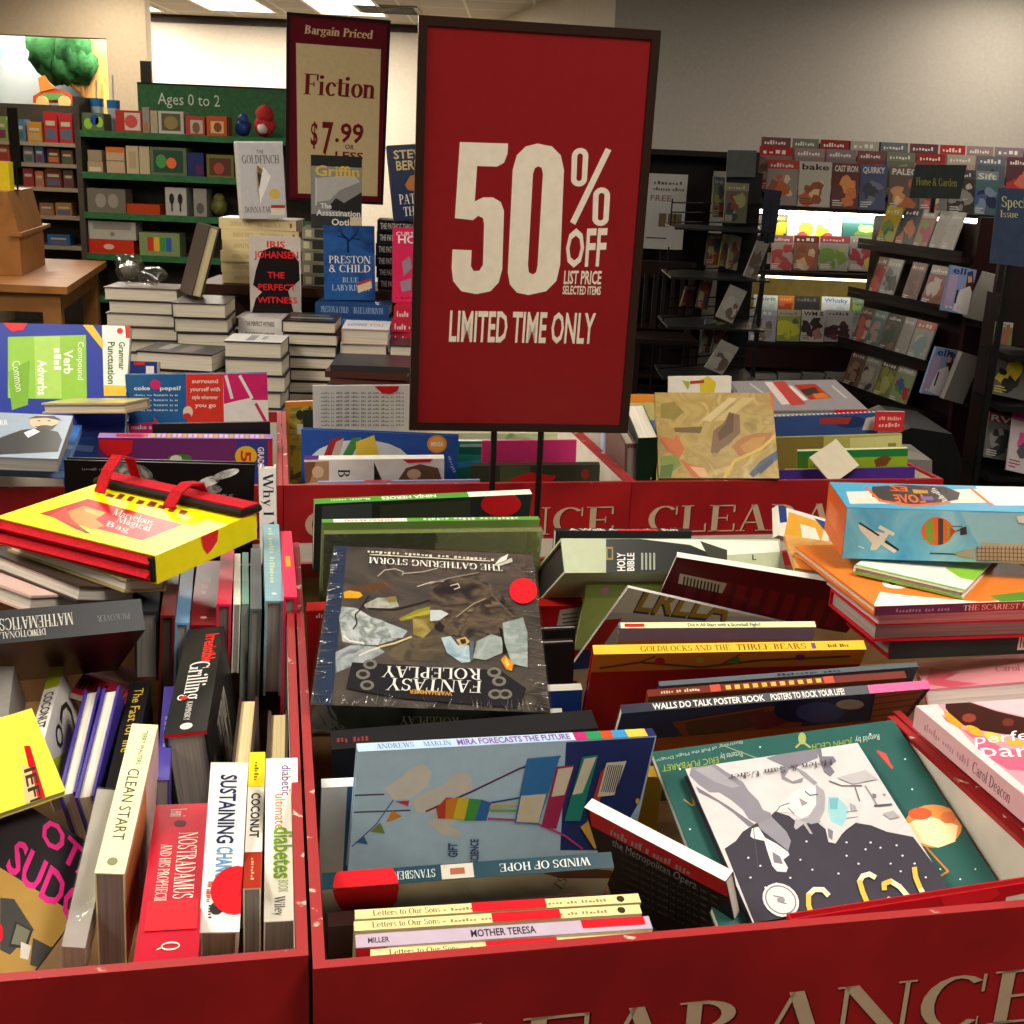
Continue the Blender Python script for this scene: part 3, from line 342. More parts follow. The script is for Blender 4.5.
('hb','picture_book','black, grey and white picture book with gold script lying on the teal one','book',None,(.3237,.9766,.9964),(.1028,.0381,.1383,-.9843),(.1636,.1675,.011),'#34333c','#d9d2c2',{'front':(('R','#c9c5c7',0,0,1,1),('P','#403d47',1601,935,1479,873,1392,792,1258,729,1097,671,1042,632,945,702,896,803,738,818,705,898,423,888,312,939,213,1031,26,1124,-34,1789,1632,1923),('P','#85828c',1583,5,1360,-8,1287,114,1192,249,1178,365,1137,485,1137,594,1085,641,1091,693,1233,735,1292,670,1306,560,1361,439,1436,332,1515,315,1579,208,1624,85),('P','#9a979f',1559,20,1397,14,1306,168,1238,297,1311,301,1433,200),('P','#77747e',1611,221,1514,353,1419,483,1331,627,1262,738,1322,752,1397,578,1485,433,1608,297),('P','#8b8993',1233,735,1091,693,1034,863,1035,966,1104,1070,1136,979,1200,864,1239,787),('P','#dad7d6',1303,774,1245,768,1231,892,1161,974,1104,1070,1104,1103,1172,1139,1166,1222,1196,1264,1267,1242,1283,1182,1267,1037,1250,922,1329,880,1346,851),('P','#77747e',1229,1044,1185,1103,1191,1184,1259,1154),('P','#55525c',1230,878,1157,964,1150,956,1223,870),('P','#55525c',1160,960,1104,1067,1096,1060,1152,953),('P','#55525c',1293,774,1410,1191,1404,1192,1286,774),('P','#7d7a85',886,19,650,-13,379,-19,434,111,636,169,732,188,792,118),('P','#85828c',799,136,732,188,809,270,763,336,651,311,687,362,774,361,846,291),('P','#8f8c95',671,181,612,252,557,397,595,418,654,282),('P','#75727d',396,-12,351,-13,385,101,289,121,286,181,365,224,356,304,420,349,450,285,431,171),('P','#d6d2d2',901,533,813,458,678,411,599,427,625,589,734,712,853,759,929,673,1036,642,1006,585),('P','#9b989f',578,412,541,495,588,651,712,823,799,832,882,762,794,754,673,634),('P','#8f8c93',785,529,731,604,798,627),('P','#55525c',710,473,687,529,676,520,700,464),('P','#55525c',687,529,612,534,608,521,683,515),('P','#6a6770',1036,648,976,592,980,584,1040,640),('P','#6a6770',983,596,887,577,885,566,982,585),('P','#6a6770',927,621,901,702,892,696,918,615),('P','#a9a6aa',904,749,840,797,831,939,853,926,864,819,952,866,954,830),('P','#c4c1c3',544,532,426,574,344,646,330,740,411,884,537,946,597,986,689,1070,739,1043,703,895,713,806,631,715),('P','#8fc0c8',533,571,460,586,421,722,486,834,561,907,630,840,598,704),('P','#6fa6b4',534,589,455,605,520,720,578,708),('P','#77747e',683,899,653,940,701,1033,719,996),('P','#9b989f',386,674,349,718,373,786,417,759),('P','#6a6770',460,773,358,775,355,766,457,764),('P','#6a6770',489,838,388,840,385,832,487,830),('P','#5f5c66',456,404,369,480,362,470,448,394),('P','#5f5c66',372,479,195,515,190,504,367,468),('P','#5f5c66',266,512,298,678,289,677,257,511),('P','#77747e',172,514,170,759,162,756,164,511),('P','#b0adb0',368,379,86,340,28,467,266,476),('P','#77747e',148,612,119,627,139,669,159,665),('P','#77747e',63,630,40,643,59,667),('P','#55525c',199,758,41,772,34,754,192,741),('P','#a3a0a4',167,845,60,831,40,907,129,915),('E','#dcd8d6',1347,1520,-83,124,116,104,20),('E','#77747e',1347,1520,-72,108,99,90,20),('E','#d8d4d2',1347,1520,-66,99,90,81,20),('P','#77747e',1396,1476,1322,1512,1316,1501,1390,1466),('P','#77747e',1379,1538,1321,1571,1314,1561,1372,1528),('P','#8f8c93',1367,1496,1309,1518,1331,1552,1381,1533),('P','#e6dcb8',1141,1628,1092,1513,1130,1505,1179,1620),('P','#e6dcb8',1120,1546,1034,1493,1046,1454,1132,1507),('P','#e6dcb8',1070,1501,985,1521,965,1475,1049,1455),('P','#e6dcb8',1008,1499,984,1573,943,1547,967,1473),('P','#e0b450',1152,1731,1132,1599,1174,1605,1194,1737),('P','#e0b450',1141,1628,1092,1513,1130,1505,1179,1620),('P','#e6dcb8',669,1590,643,1463,687,1469,712,1595),('P','#e6dcb8',666,1502,598,1439,621,1409,688,1471),('P','#e6dcb8',635,1458,554,1447,544,1400,625,1411),('P','#e6dcb8',585,1436,545,1487,506,1451,547,1399),('P','#e0b450',681,1731,665,1565,709,1575,724,1741),('P','#e0b450',669,1590,643,1463,687,1469,712,1595),('P','#e6dcb8',505,1567,417,1547,411,1501,499,1521),('P','#e6dcb8',450,1536,397,1614,357,1580,410,1502),('P','#e6dcb8',406,1592,383,1700,339,1676,362,1567),('P','#e6dcb8',388,1685,358,1748,316,1719,346,1655),('P','#e0b450',494,1601,466,1532,506,1528,534,1597),('P','#e0b450',505,1567,417,1547,411,1501,499,1521),('P','#e6dcb8',233,1520,253,1647,209,1637,188,1510),('P','#e6dcb8',251,1628,255,1744,210,1729,206,1613),('P','#e0b450',197,1432,238,1537,196,1539,155,1434),('P','#e0b450',233,1520,253,1647,209,1637,188,1510),('P','#e6dcb8',1011,1740,955,1695,970,1669,1026,1714),('P','#e6dcb8',989,1696,945,1749,916,1722,960,1668),('P','#e6dcb8',936,1749,865,1692,879,1666,951,1723),('P','#e6dcb8',899,1694,855,1747,826,1719,870,1666),('P','#e6dcb8',586,1738,508,1695,515,1665,594,1708),('P','#e6dcb8',539,1697,457,1748,432,1716,514,1665),('P','#e6dcb8',1390,1781,1312,1741,1319,1709,1397,1750),('P','#e6dcb8',1339,1744,1291,1759,1274,1725,1322,1710),('X','#4a4750','Helen & Sam Usher','s',321,167,975,1,24,71),('E','#e6e6ea',1386,1179,-9,2,4,10,6),('E','#e6e6ea',1452,1082,-9,2,4,10,6),('E','#e6e6ea',1196,1341,-9,2,4,9,6),('E','#e6e6ea',1046,1185,-9,2,4,10,6),('E','#e6e6ea',992,1300,-9,2,4,9,6),('E','#e6e6ea',663,1221,-9,2,4,10,6),('E','#e6e6ea',603,1317,-9,2,4,10,6),('E','#e6e6ea',356,1198,-9,2,5,10,6),('E','#e6e6ea',350,1368,-9,2,5,9,6),('E','#e6e6ea',218,1311,-9,2,5,10,6),('E','#e6e6ea',161,1406,-9,2,5,9,6),('E','#e6e6ea',804,1379,-9,2,4,9,6),('E','#e6e6ea',1508,1278,-9,2,4,9,6),('E','#e6e6ea',1427,1395,-9,2,4,9,6),('E','#e6e6ea',924,1018,-9,2,4,10,6),('E','#e6e6ea',1327,1375,-9,2,4,9,6),('E','#e6e6ea',413,1133,-9,2,5,10,6),('E','#e6e6ea',606,1093,-9,2,4,10,6),('E','#e6e6ea',218,1204,-9,2,5,10,6),('E','#e6e6ea',141,1554,-9,2,5,9,6),('E','#e6e6ea',309,1459,-9,2,5,9,6),('E','#e6e6ea',485,1193,-9,2,5,10,6))}),
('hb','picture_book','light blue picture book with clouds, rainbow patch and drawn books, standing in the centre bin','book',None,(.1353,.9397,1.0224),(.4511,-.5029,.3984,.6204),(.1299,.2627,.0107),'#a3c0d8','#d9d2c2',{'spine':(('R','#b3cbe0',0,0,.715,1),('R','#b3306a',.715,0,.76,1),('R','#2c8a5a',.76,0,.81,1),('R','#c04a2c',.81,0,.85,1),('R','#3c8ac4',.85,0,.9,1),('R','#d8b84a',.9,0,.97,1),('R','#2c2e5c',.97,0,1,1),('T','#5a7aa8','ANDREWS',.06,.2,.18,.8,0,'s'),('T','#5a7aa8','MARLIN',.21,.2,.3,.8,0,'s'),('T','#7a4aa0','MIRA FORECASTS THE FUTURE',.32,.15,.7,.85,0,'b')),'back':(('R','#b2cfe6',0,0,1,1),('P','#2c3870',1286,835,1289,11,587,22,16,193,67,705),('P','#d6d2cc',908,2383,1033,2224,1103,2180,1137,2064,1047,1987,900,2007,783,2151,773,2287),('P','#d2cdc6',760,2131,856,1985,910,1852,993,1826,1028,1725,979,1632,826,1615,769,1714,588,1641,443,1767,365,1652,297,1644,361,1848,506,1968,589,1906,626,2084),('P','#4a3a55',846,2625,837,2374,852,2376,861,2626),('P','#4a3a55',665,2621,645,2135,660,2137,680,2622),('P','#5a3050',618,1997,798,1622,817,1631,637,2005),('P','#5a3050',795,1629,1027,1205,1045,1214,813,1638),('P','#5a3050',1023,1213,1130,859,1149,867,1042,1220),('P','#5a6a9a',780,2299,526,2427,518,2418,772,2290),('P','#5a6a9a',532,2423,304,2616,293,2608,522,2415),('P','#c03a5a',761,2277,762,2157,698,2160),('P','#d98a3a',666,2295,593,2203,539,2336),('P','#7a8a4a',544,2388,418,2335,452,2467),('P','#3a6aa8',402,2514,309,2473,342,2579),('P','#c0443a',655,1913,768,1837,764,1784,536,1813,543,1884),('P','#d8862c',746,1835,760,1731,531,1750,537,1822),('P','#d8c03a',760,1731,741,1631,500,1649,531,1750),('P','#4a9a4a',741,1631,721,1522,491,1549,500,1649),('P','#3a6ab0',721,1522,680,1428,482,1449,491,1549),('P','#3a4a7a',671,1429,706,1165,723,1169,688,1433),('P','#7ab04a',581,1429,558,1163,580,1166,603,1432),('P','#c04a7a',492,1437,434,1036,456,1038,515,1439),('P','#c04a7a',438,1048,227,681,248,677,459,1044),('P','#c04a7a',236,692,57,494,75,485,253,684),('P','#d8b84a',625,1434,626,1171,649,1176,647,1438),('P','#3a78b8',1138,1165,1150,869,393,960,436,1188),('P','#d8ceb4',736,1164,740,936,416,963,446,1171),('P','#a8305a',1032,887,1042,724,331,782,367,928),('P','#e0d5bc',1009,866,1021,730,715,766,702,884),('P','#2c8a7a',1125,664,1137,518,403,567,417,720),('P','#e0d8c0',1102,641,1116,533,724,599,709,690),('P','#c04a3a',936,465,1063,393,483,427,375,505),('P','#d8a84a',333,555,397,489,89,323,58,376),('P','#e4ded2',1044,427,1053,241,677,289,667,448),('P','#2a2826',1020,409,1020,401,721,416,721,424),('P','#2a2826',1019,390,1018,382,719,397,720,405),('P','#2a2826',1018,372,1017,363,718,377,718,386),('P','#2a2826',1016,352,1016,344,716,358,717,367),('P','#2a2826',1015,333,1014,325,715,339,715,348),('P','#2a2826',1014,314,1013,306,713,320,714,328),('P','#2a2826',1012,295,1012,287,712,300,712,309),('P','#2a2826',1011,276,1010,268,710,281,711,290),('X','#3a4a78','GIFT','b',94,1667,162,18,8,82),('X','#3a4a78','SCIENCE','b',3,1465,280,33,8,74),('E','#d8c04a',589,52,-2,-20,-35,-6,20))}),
('hb','hardcover_book','black hardcover with cream pages standing at the left behind the light blue picture book','book',None,(.0882,.9905,1.0025),(.5005,-.5014,.3939,.5856),(.0598,.2438,.0272),'#232224','#d9cfa8',{'spine':(('T','#7a3030','THE LAST',.02,.3,.14,.7,0,'x'),)}),
('pb','paperback_book','blue paperback with a white top band at the left behind the light blue picture book','book',None,(.0611,.9386,.9799),(.5078,-.4505,.3736,.6322),(.1572,.2174,.01),'#39639c','#d9d2c2',{'spine':(('R','#e2e4e4',0,0,1,1),),'back':(('R','#dfe3e6',0,0,1,1),('R','#3b659e',0,0,1,.9))}),
('pb','paperback_book','mustard spined cream paperback right behind the light blue picture book','book',None,(.1492,.9689,.9658),(.6125,-.3776,.3845,.5783),(.1534,.09,.0124),'#d8cdb4','#d9d2c2',{'spine':(('R','#d8aa3a',0,0,1,1),),'back':(('R','#d8aa3a',0,0,1,1),('R','#d9c7ae',0,0,1,0))}),
('hb','hardcover_book','hardcover with clouded grey cover and dark teal spine, before the light blue picture book','book',None,(-.1313,.773,.9811),(.3757,.5588,.6735,-.3048),(.146,.2249,.0129),'#a9a49a','#d9d2c2',{'spine':(('R','#1f3f4c',0,0,1,1),('E','S#d3202a',1924,134,-246,20,13,253,20),('T','#d6dcd8','WINDS OF HOPE',.08,.25,.4,.75,0,'s'),('T','#c6d0d0','STANSBERRY',.62,.25,.8,.75,0,'s'),('R','#c6c0b4',.49,.05,.6,.95),('R','#a05a44',.52,.3,.57,.7)),'front':(('R','N:9:#8f8a80,#b9b4aa,#d0cbc0',0,0,1,1),('P','#5c3a34',-19,1656,-22,2052,46,2241,197,2270,121,1836),('X','#3c4844','TS','s',390,1878,-219,30,-129,-85),('E','S#d3202a',13,325,46,250,621,19,20),('P','#a81c26',-189,78,-208,562,295,572,660,376,361,136))}),
('hb','hardcover_book','dark brown hardcover end poking out left of the cream letters paperbacks','book',None,(.0718,.7821,.9552),(.4535,-.5454,.4503,.5424),(.13,.1973,.018),'#3a2522','#d9d2c2',{}),
('pb','paperback_book','rearmost cream letters paperback with gilt-look spine and a red sticker piece','book','readable-spined letters paperbacks at the front of the centre bin',(.1094,.7667,.9722),(.493,-.4801,.4041,.6027),(.0644,.2127,.0086),'#d8cf9c','#d9d2c2',{'spine':(('R','#dccf98',0,0,1,1),('T','#3d3520','Letters to Our Sons',.06,.25,.29,.85,0,'s'),('T','#8a7d55','A Mothers Roadmap with Character and Courage',.3,.3,.88,.65,0,'x'),('R','S#d3202a',.4,0,.66,1),('C','#3a3320',.93,.5,.003,20))}),
('pb','paperback_book','cream letters paperback directly behind the lilac spined one','book','readable-spined letters paperbacks at the front of the centre bin',(.1094,.7564,.9697),(.4927,-.4801,.4044,.6027),(.1092,.212,.0086),'#d8cf9c','#d9d2c2',{'spine':(('R','#dccf98',0,0,1,1),('T','#3d3520','Letters to Our Sons',.06,.25,.29,.85,0,'s'),('T','#8a7d55','A Mothers Roadmap with Character and Courage',.3,.3,.88,.65,0,'x'),('R','S#d3202a',.47,0,.71,1),('C','#3a3320',.93,.5,.003,20))}),
('pb','paperback_book','cream letters paperback directly in front of the lilac spined one','book','readable-spined letters paperbacks at the front of the centre bin',(.1258,.7287,.9677),(.4909,-.4799,.4064,.6029),(.14,.2131,.0085),'#d8cf9c','#d9d2c2',{'spine':(('R','#dccf98',0,0,1,1),('T','#3d3520','Letters to Our Sons',.06,.25,.29,.85,0,'s'),('T','#8a7d55','A Mothers Roadmap with Character and Courage',.3,.3,.88,.65,0,'x'),('R','S#d3202a',.38,0,.62,1),('C','#3a3320',.93,.5,.003,20))}),
('pb','paperback_book','cream letters paperback turned upside down, frontmost against the bin panel','book','readable-spined letters paperbacks at the front of the centre bin',(-.0828,.6848,.9742),(.479,.4916,.6012,-.4092),(.14,.2127,.0084),'#d8cf9c','#d9d2c2',{'spine':(('R','#dccf98',0,0,1,1),('T','#3d3520','Letters to Our Sons',.02,.25,.2,.85,0,'s'),('T','#8a7d55','Our Journey with Character and Courage',.25,.3,.7,.65,0,'x'),('R','S#d3202a',.12,0,.42,.5),('C','#3a3320',.66,.5,.003,20))}),
('pb','paperback_book','lilac spined paperback among the cream letters paperbacks with two red stickers','book',None,(.1148,.7346,.9728),(.4957,-.4784,.402,.6032),(.14,.2131,.0114),'#b9a8b8','#c9c0b4',{'spine':(('R','#b5a5b8',0,0,1,1),('T','#2c2633','MOTHER TERESA',.38,.25,.6,.8,0,'b'),('T','#3c3640','MILLER',.04,.3,.11,.7,0,'b'),('R','S#d3202a',.76,.35,.98,1)),'back':(('R','#c4bcae',0,0,1,.86),('E','S#d3202a',1328,2088,-18,-181,-308,-8,20))}),
('pb','paperback_book','black back-covered paperback with white and red edge, standing askew before the picture books','book',None,(.1748,.7845,.9815),(.7677,-.211,.4983,.3432),(.1339,.1404,.011),'#1c1a1c','#e6e1d8',{'spine':(('R','#e8e4dc',0,0,1,1),),'back':(('P','#b3222a',1400,1336,1379,-30,1141,7,1117,1375),('X','#8a8684','There was a place like','x',1142,1174,10,-813,115,-38),('X','#8a8684','the Metropolitan Opera','n',987,1189,21,-860,118,-39),('X','#4c494a','a dazzling story of talent and love in the city that','x',962,1088,73,-972,47,-11),('X','#4c494a','a dazzling story of talent and love in the city that','x',851,1113,81,-981,48,-11),('X','#4c494a','a dazzling story of talent and love in the city that','x',738,1139,89,-990,49,-11),('X','#4c494a','a dazzling story of talent and love in the city that','x',623,1166,98,-999,49,-11),('X','#4c494a','a dazzling story of talent and love in the city that','x',507,1192,107,-1008,50,-12),('X','#4c494a','a dazzling story of talent and love in the city that','x',388,1220,116,-1018,51,-12),('X','#4c494a','a dazzling story of talent and love in the city that','x',268,1247,125,-1028,52,-12))}),
('hb','hardcover_book','red hardcover standing against the front panel at the right of the centre bin','book',None,(.2157,.7297,.9153),(.7176,.6878,.0439,.1002),(.2173,.0769,.008),'#b3141f','#c9bfb0',{'front':(('R','#b81822',0,0,1,1),('P','#d8cfc4',1689,678,1966,692,1986,436,1668,506),('P','S#d3202a',1154,757,1270,820,1469,821,1584,786,1637,720,1560,674,1199,667))}),
('pb','cookbook','pink cookbook with a dark bowl and white lettering, nearest in the right bin','book',None,(.4252,.7712,1.019),(.9937,0,0,.1118),(.3071,.2212,.021),'#e58aa0','#d9c6c0',{'spine':(('R','#d9a9ac',0,0,1,1),('T','#4a2c34','Carol Deacon',.42,.25,.66,.75,0,'s'),('T','#b08088','perfect party cakes',.08,.3,.4,.7,0,'x'),('T','#4a2c34','New Ho',.75,.3,.9,.6,0,'n')),'front':(('R','#e3939f',0,0,1,1),('P','#efc9c9',-96,2131,255,2438,94,1463,92,1010,89,739,16,633,-46,1218),('P','#d8607c',138,2025,105,1882,154,1696,151,1523,83,1364,94,1167,124,1006,701,804,1008,1207,311,1333,258,1578,157,1731),('P','#efb6bf',501,2367,1249,2315,1771,2209,1420,1749,887,1885,704,2029,573,2208),('P','#3a1a14',301,2214,466,2312,575,2180,692,2011,868,1857,1319,1616,1101,1329,594,1464,479,1583,321,1674,216,1795,195,1907,246,2125),('P','#e0962c',207,2092,224,2014,216,1795,157,1731,119,1844,151,1986),('E','#e2a02c',251,1682,30,-82,-56,-61,14),('E','#e6c04a',354,1556,49,-59,-54,-64,14),('E','#dfa43a',482,1428,69,-26,-44,-59,14),('E','#e2b84a',621,1337,80,-11,-42,-59,20),('E','#8a3a2c',350,1913,65,-8,-52,-82,20),('E','#6a2c20',656,1785,55,-7,-49,-72,20),('P','#c9485a',237,2440,282,2435,198,2247,156,2272),('X','#f2ece8','perfect','n',106,1442,749,30,101,171),('X','#f2ece8','party','n',39,1237,664,-107,112,216))}),
('pb','cookbook','second pink cookbook lying beyond the one with the dark bowl, in the right bin','book',None,(.4287,1.0921,.9876),(.9731,-.1596,-.1024,-.1306),(.1796,.2787,.02),'#e0808f','#d9c6c0',{'front':(('R','#e79aa4',0,0,1,1),('P','#d4566a',149,2029,431,1344,233,702,531,108,236,-21,21,490),('X','#8a3a4a','Carol Deacon','s',767,1060,616,-221,59,593),('E','#c04a60',312,1132,39,-32,-13,-191,20))}),
('hb','hardcover_book','dark green and red hardcover with bar code under the red boarded book','book',None,(.6447,1.2358,.9997),(.6317,.0001,.0001,.7752),(.1012,.2343,.0246),'#a8141f','#c9bfb0',{'spine':(('R','#23322c',0,0,1,1),('R','#b01a26',.9,0,1,1),('R','#cfc6ba',.66,.2,.88,.9),('R','#3a302c',.67,.3,.677,.85),('R','#3a302c',.685,.3,.692,.85),('R','#3a302c',.7,.3,.707,.85),('R','#3a302c',.715,.3,.722,.85),('R','#3a302c',.73,.3,.737,.85),('R','#3a302c',.745,.3,.752,.85),('R','#3a302c',.76,.3,.767,.85),('R','#3a302c',.775,.3,.782,.85),('R','#3a302c',.79,.3,.797,.85),('R','#3a302c',.805,.3,.812,.85),('R','#3a302c',.82,.3,.827,.85),('R','#3a302c',.835,.3,.842,.85),('R','#3a302c',.85,.3,.857,.85))}),
('hb','hardcover_book','bright red boarded hardcover with pages facing out, above the dark green and red hardcover','book',None,(.3698,1.2811,1.0247),(.7741,-.0028,.002,-.6331),(.108,.2493,.0214),'#bd1c2a','#9b8f86',{}),
('pb','paperback_book','pale pink paged paperback under the orange monster picture book','book',None,(.3671,1.2896,1.0478),(.775,0,0,-.632),(.124,.2396,.0154),'#d9a0a0','#d6a9a4',{}),
('hb','picture_book','orange monster picture book with one large eye and a purple spine','book',None,(.6157,1.1972,1.0656),(.6315,-.001,-.0011,.7754),(.2,.2408,.01),'#df7a2c','#d9c9b8',{'spine':(('R','#5a2440',0,0,.45,1),('R','#8a2430',.45,0,1,1),('T','#d9a48a','THE SCARIEST MONSTER',.42,.2,.9,.8,0,'s'),('T','#a06a80','Stepheny Gay Bull',.1,.25,.36,.75,0,'x')),'front':(('R','#de7c30',0,0,1,1),('P','#efe8dc',-10,2436,407,2139,262,1868,22,1192,57,580,-83,674),('E','#f0ece4',660,1804,-15,-172,-181,98,20),('E','#2a2018',695,1833,-4,-46,-107,57,20),('P','#5a8a2c',183,974,308,289,18,486,2,971),('P','#b85a1c',1076,1917,922,1744,969,1716,1124,1889),('P','#b85a1c',924,1750,950,1235,999,1208,972,1725),('P','#b85a1c',407,1675,189,1322,232,1294,451,1648))}),
('hb','picture_book','white picture book with a lime green arc and green edges under the blue game carton','book',None,(.3809,1.2407,1.0787),(.9594,-.0101,.0111,-.2817),(.118,.3073,.009),'#e6e1d8','#b8b890',{'front':(('R','#e8e4dc',0,0,1,1),('P','#8ac23a',813,704,933,1124,1285,1277,1785,1480,1853,1073,1445,490,1035,450),('P','#e8e4dc',1185,979,1419,1261,1517,974,1296,708),('R','#7fae3a',0,0,1,.02)),'tail':(('R','#79a53c',0,0,1,.3),)}),
('pb','activity_card_box','small white, navy and yellow card pack left of the blue game carton','box',None,(.3378,1.4548,1.049),(.891,.4038,.1947,.0716),(.0804,.0427,.012),'#e3ddd0','#d9d2c2',{'front':(('P','#2c3f7c',6,431,133,435,141,222,29,179),('P','#e2a53a',178,375,755,351,657,24,86,9),('P','#e8e2d4',348,246,588,250,689,32,371,52),('P','#3a4a8a',579,392,773,384,734,258))}),
('pb','picture_book','orange animal picture book lying left below the blue game carton','book',None,(.3342,1.313,1.0519),(.9977,.0367,.0412,-.0392),(.0881,.1065,.006),'#c98a4c','#d9d2c2',{'front':(('R','N:18:#c9853a,#d9a862,#8a6a44',0,0,1,1),('P','#e9e1d4',215,647,496,563,487,125,312,303),('P','#e3903a',48,389,283,354,360,-160,43,-103),('P','#eae4d8',303,488,545,269,533,-95,399,92))}),
('pb','paperback_book','grey striped paperback under the orange monster picture book at its left end','book',None,(.4227,1.2609,1.0262),(.9958,-.0544,-.0033,-.0742),(.2,.2308,.01),'#8a8078','#b9b0a4',{}),
('pb','workbook','blue grammar and punctuation workbook with a lime panel, leaning in the rear left bin','book',None,(-.9926,2.1444,1.1757),(.6175,.371,.3905,-.5733),(.2191,.2825,.015),'#26368f','#d9d2c2',{'front':(('R','#2a3a96',0,0,1,1),('P','#e7e6dc',-5,2319,1,2838,1272,2814,1318,2426),('P','#d9b83c',-15,1962,-19,2140,276,2352,463,2363),('P','#d9b83c',1114,2415,1124,2806,1309,2816,1318,2426),('P','#8fbf46',261,666,190,2045,1398,2130,1390,740),('P','#a9cf62',250,1125,220,1584,1370,1687,1380,1230),('P','#79ab38',911,708,680,1081,1511,1098,1609,824),('X','#eef2e0','Verb','b',480,1671,446,26,-4,159),('X','#eef2e0','Tens','x',447,1491,446,27,-3,142),('X','#eef2e0','Adverbs','b',677,1222,647,40,-4,159),('X','#dfe8c8','Common','n',724,767,553,106,-40,138),('X','#e8eed8','Compound','n',324,1910,707,40,-3,107),('X','#4c6a2c','Grammar','b',307,2639,523,27,-3,107),('X','#4c6a2c','Punctuation','b',312,2443,783,42,-3,125),('E','#d0342c',100,2647,-1,54,56,3,20),('P','#c03028',4,2731,1,2838,227,2850,229,2760),('P','S#d3202a',2,561,-9,1003,123,940,166,731))}),
('hb','hardcover_book','thin tan edged hardcover lying on the rear left bin in front of the grammar workbook','book',None,(-.8015,2.0783,1.043),(.6838,-.0207,-.0605,-.7269),(.11,.147,.0174),'#b9a484','#cdbfa6',{'front':(('R','N:10:#cfc27a,#a7a35a,#d8d0a8',0,0,1,1),)}),
('pb','paperback_book','grey covered paperback with a man in a black suit, lying on the rear left bin','book',None,(-.8117,1.6287,1.0463),(.9904,.0304,.0352,.1301),(.1497,.2275,.0196),'#7f8ea0','#a5a39f',{'front':(('R','#8a98a8',0,0,1,1),('P','#1d1c20',414,198,603,968,834,1373,1078,1520,1360,1348,1459,941,1462,339,443,13),('E','#d6a98c',1099,1857,206,35,42,-381,20),('P','#2a1f1a',846,1984,943,2174,1211,2222,1359,1958,1282,2118,1104,2087),('P','#2a1f1a',979,1614,1164,1534,1316,1781,1262,1441,1090,1414),('E','#3a2a20',1147,1559,116,19,13,-118,20),('E','#2a1c16',1020,1901,23,4,4,-39,20),('E','#2a1c16',1167,1926,24,4,4,-39,20),('P','#e8e4e0',882,1220,998,1453,1102,1308,969,972),('X','#d8dde2','CARR','s',382,1516,218,91,-39,269))}),
('pb','workbook','glossy blue workbook under the suited man paperback','book',None,(-.8753,1.681,1.0236),(.9915,.0186,.0389,.1226),(.1978,.2601,.014),'#3c6ab0','#7aa0d0',{}),
('hb','quiz_book','blue, red and pink quiz book standing in the rear left bin','book',None,(-.7063,2.1121,.9033),(.703,.7024,.0722,.0855),(.2506,.2002,.012),'#2c5f96','#d9d2c2',{'front':(('R','#2d6096',0,0,.43,1),('P','#dc3a2e',1062,2005,1716,1995,1692,1061,1030,1076),('P','#ece6de',1717,2014,2525,2003,2528,1041,1692,1061),('P','#d42c6c',1717,2014,2525,2003,2507,1497,2000,1506,1709,1437),('P','#ece6de',1739,1964,1834,1526,1887,1540,1791,1978),('P','#ece6de',1988,1953,2200,1514,2248,1541,2037,1979),('P','#ece6de',1854,1472,2182,1541,2391,1310,2381,1045,1764,1059),('P','#d42c6c',2256,1425,2437,1055,2486,1082,2304,1451),('X','#e6ecf0','coke','b',137,1725,278,-5,5,73),('C','#d42c6c',.205,.91,.009,20),('X','#e6ecf0','pepsi?','b',589,1718,369,-6,4,74),('X','#f2d9cc','surround','b',1159,1837,461,-7,4,74),('X','#f2d9cc','yourself with','b',1116,1690,533,-9,4,74),('X','#f2d9cc','style wherever','b',1143,1541,463,-9,4,74),('X','#f2d9cc','you go','b',1189,1391,374,-8,4,75),('E','#e8c8b4',1059,1300,89,-2,-6,-112,20),('E','#c0392b',1038,1226,71,-2,-3,-56,20),('P','#d42c6c',-44,1101,448,1127,454,1220,651,972,432,865,-59,877),('X','#f0dce4','make a','b',37,1006,368,-9,5,75),('X','#c9d6e2','posters are perfectly on my','x',130,1615,769,-14,3,46),('X','#c9d6e2','posters are perfectly on my','x',124,1523,770,-15,3,46),('X','#c9d6e2','posters are perfectly on my','x',117,1431,771,-15,3,46),('X','#c9d6e2','posters are perfectly on my','x',111,1339,772,-16,3,46))}),
('pb','paperback_book','black edged paperback with tiny white print in front of the pink quiz book','book',None,(-.4303,2.0208,1.0463),(.4506,-.5526,.4412,.5449),(.08,.1988,.008),'#1e1c1e','#c9c4b4',{'spine':(('T','#a8a4a0','a perfect guide to the sounds of modern America',.2,.3,.9,.6,0,'x'),)}),
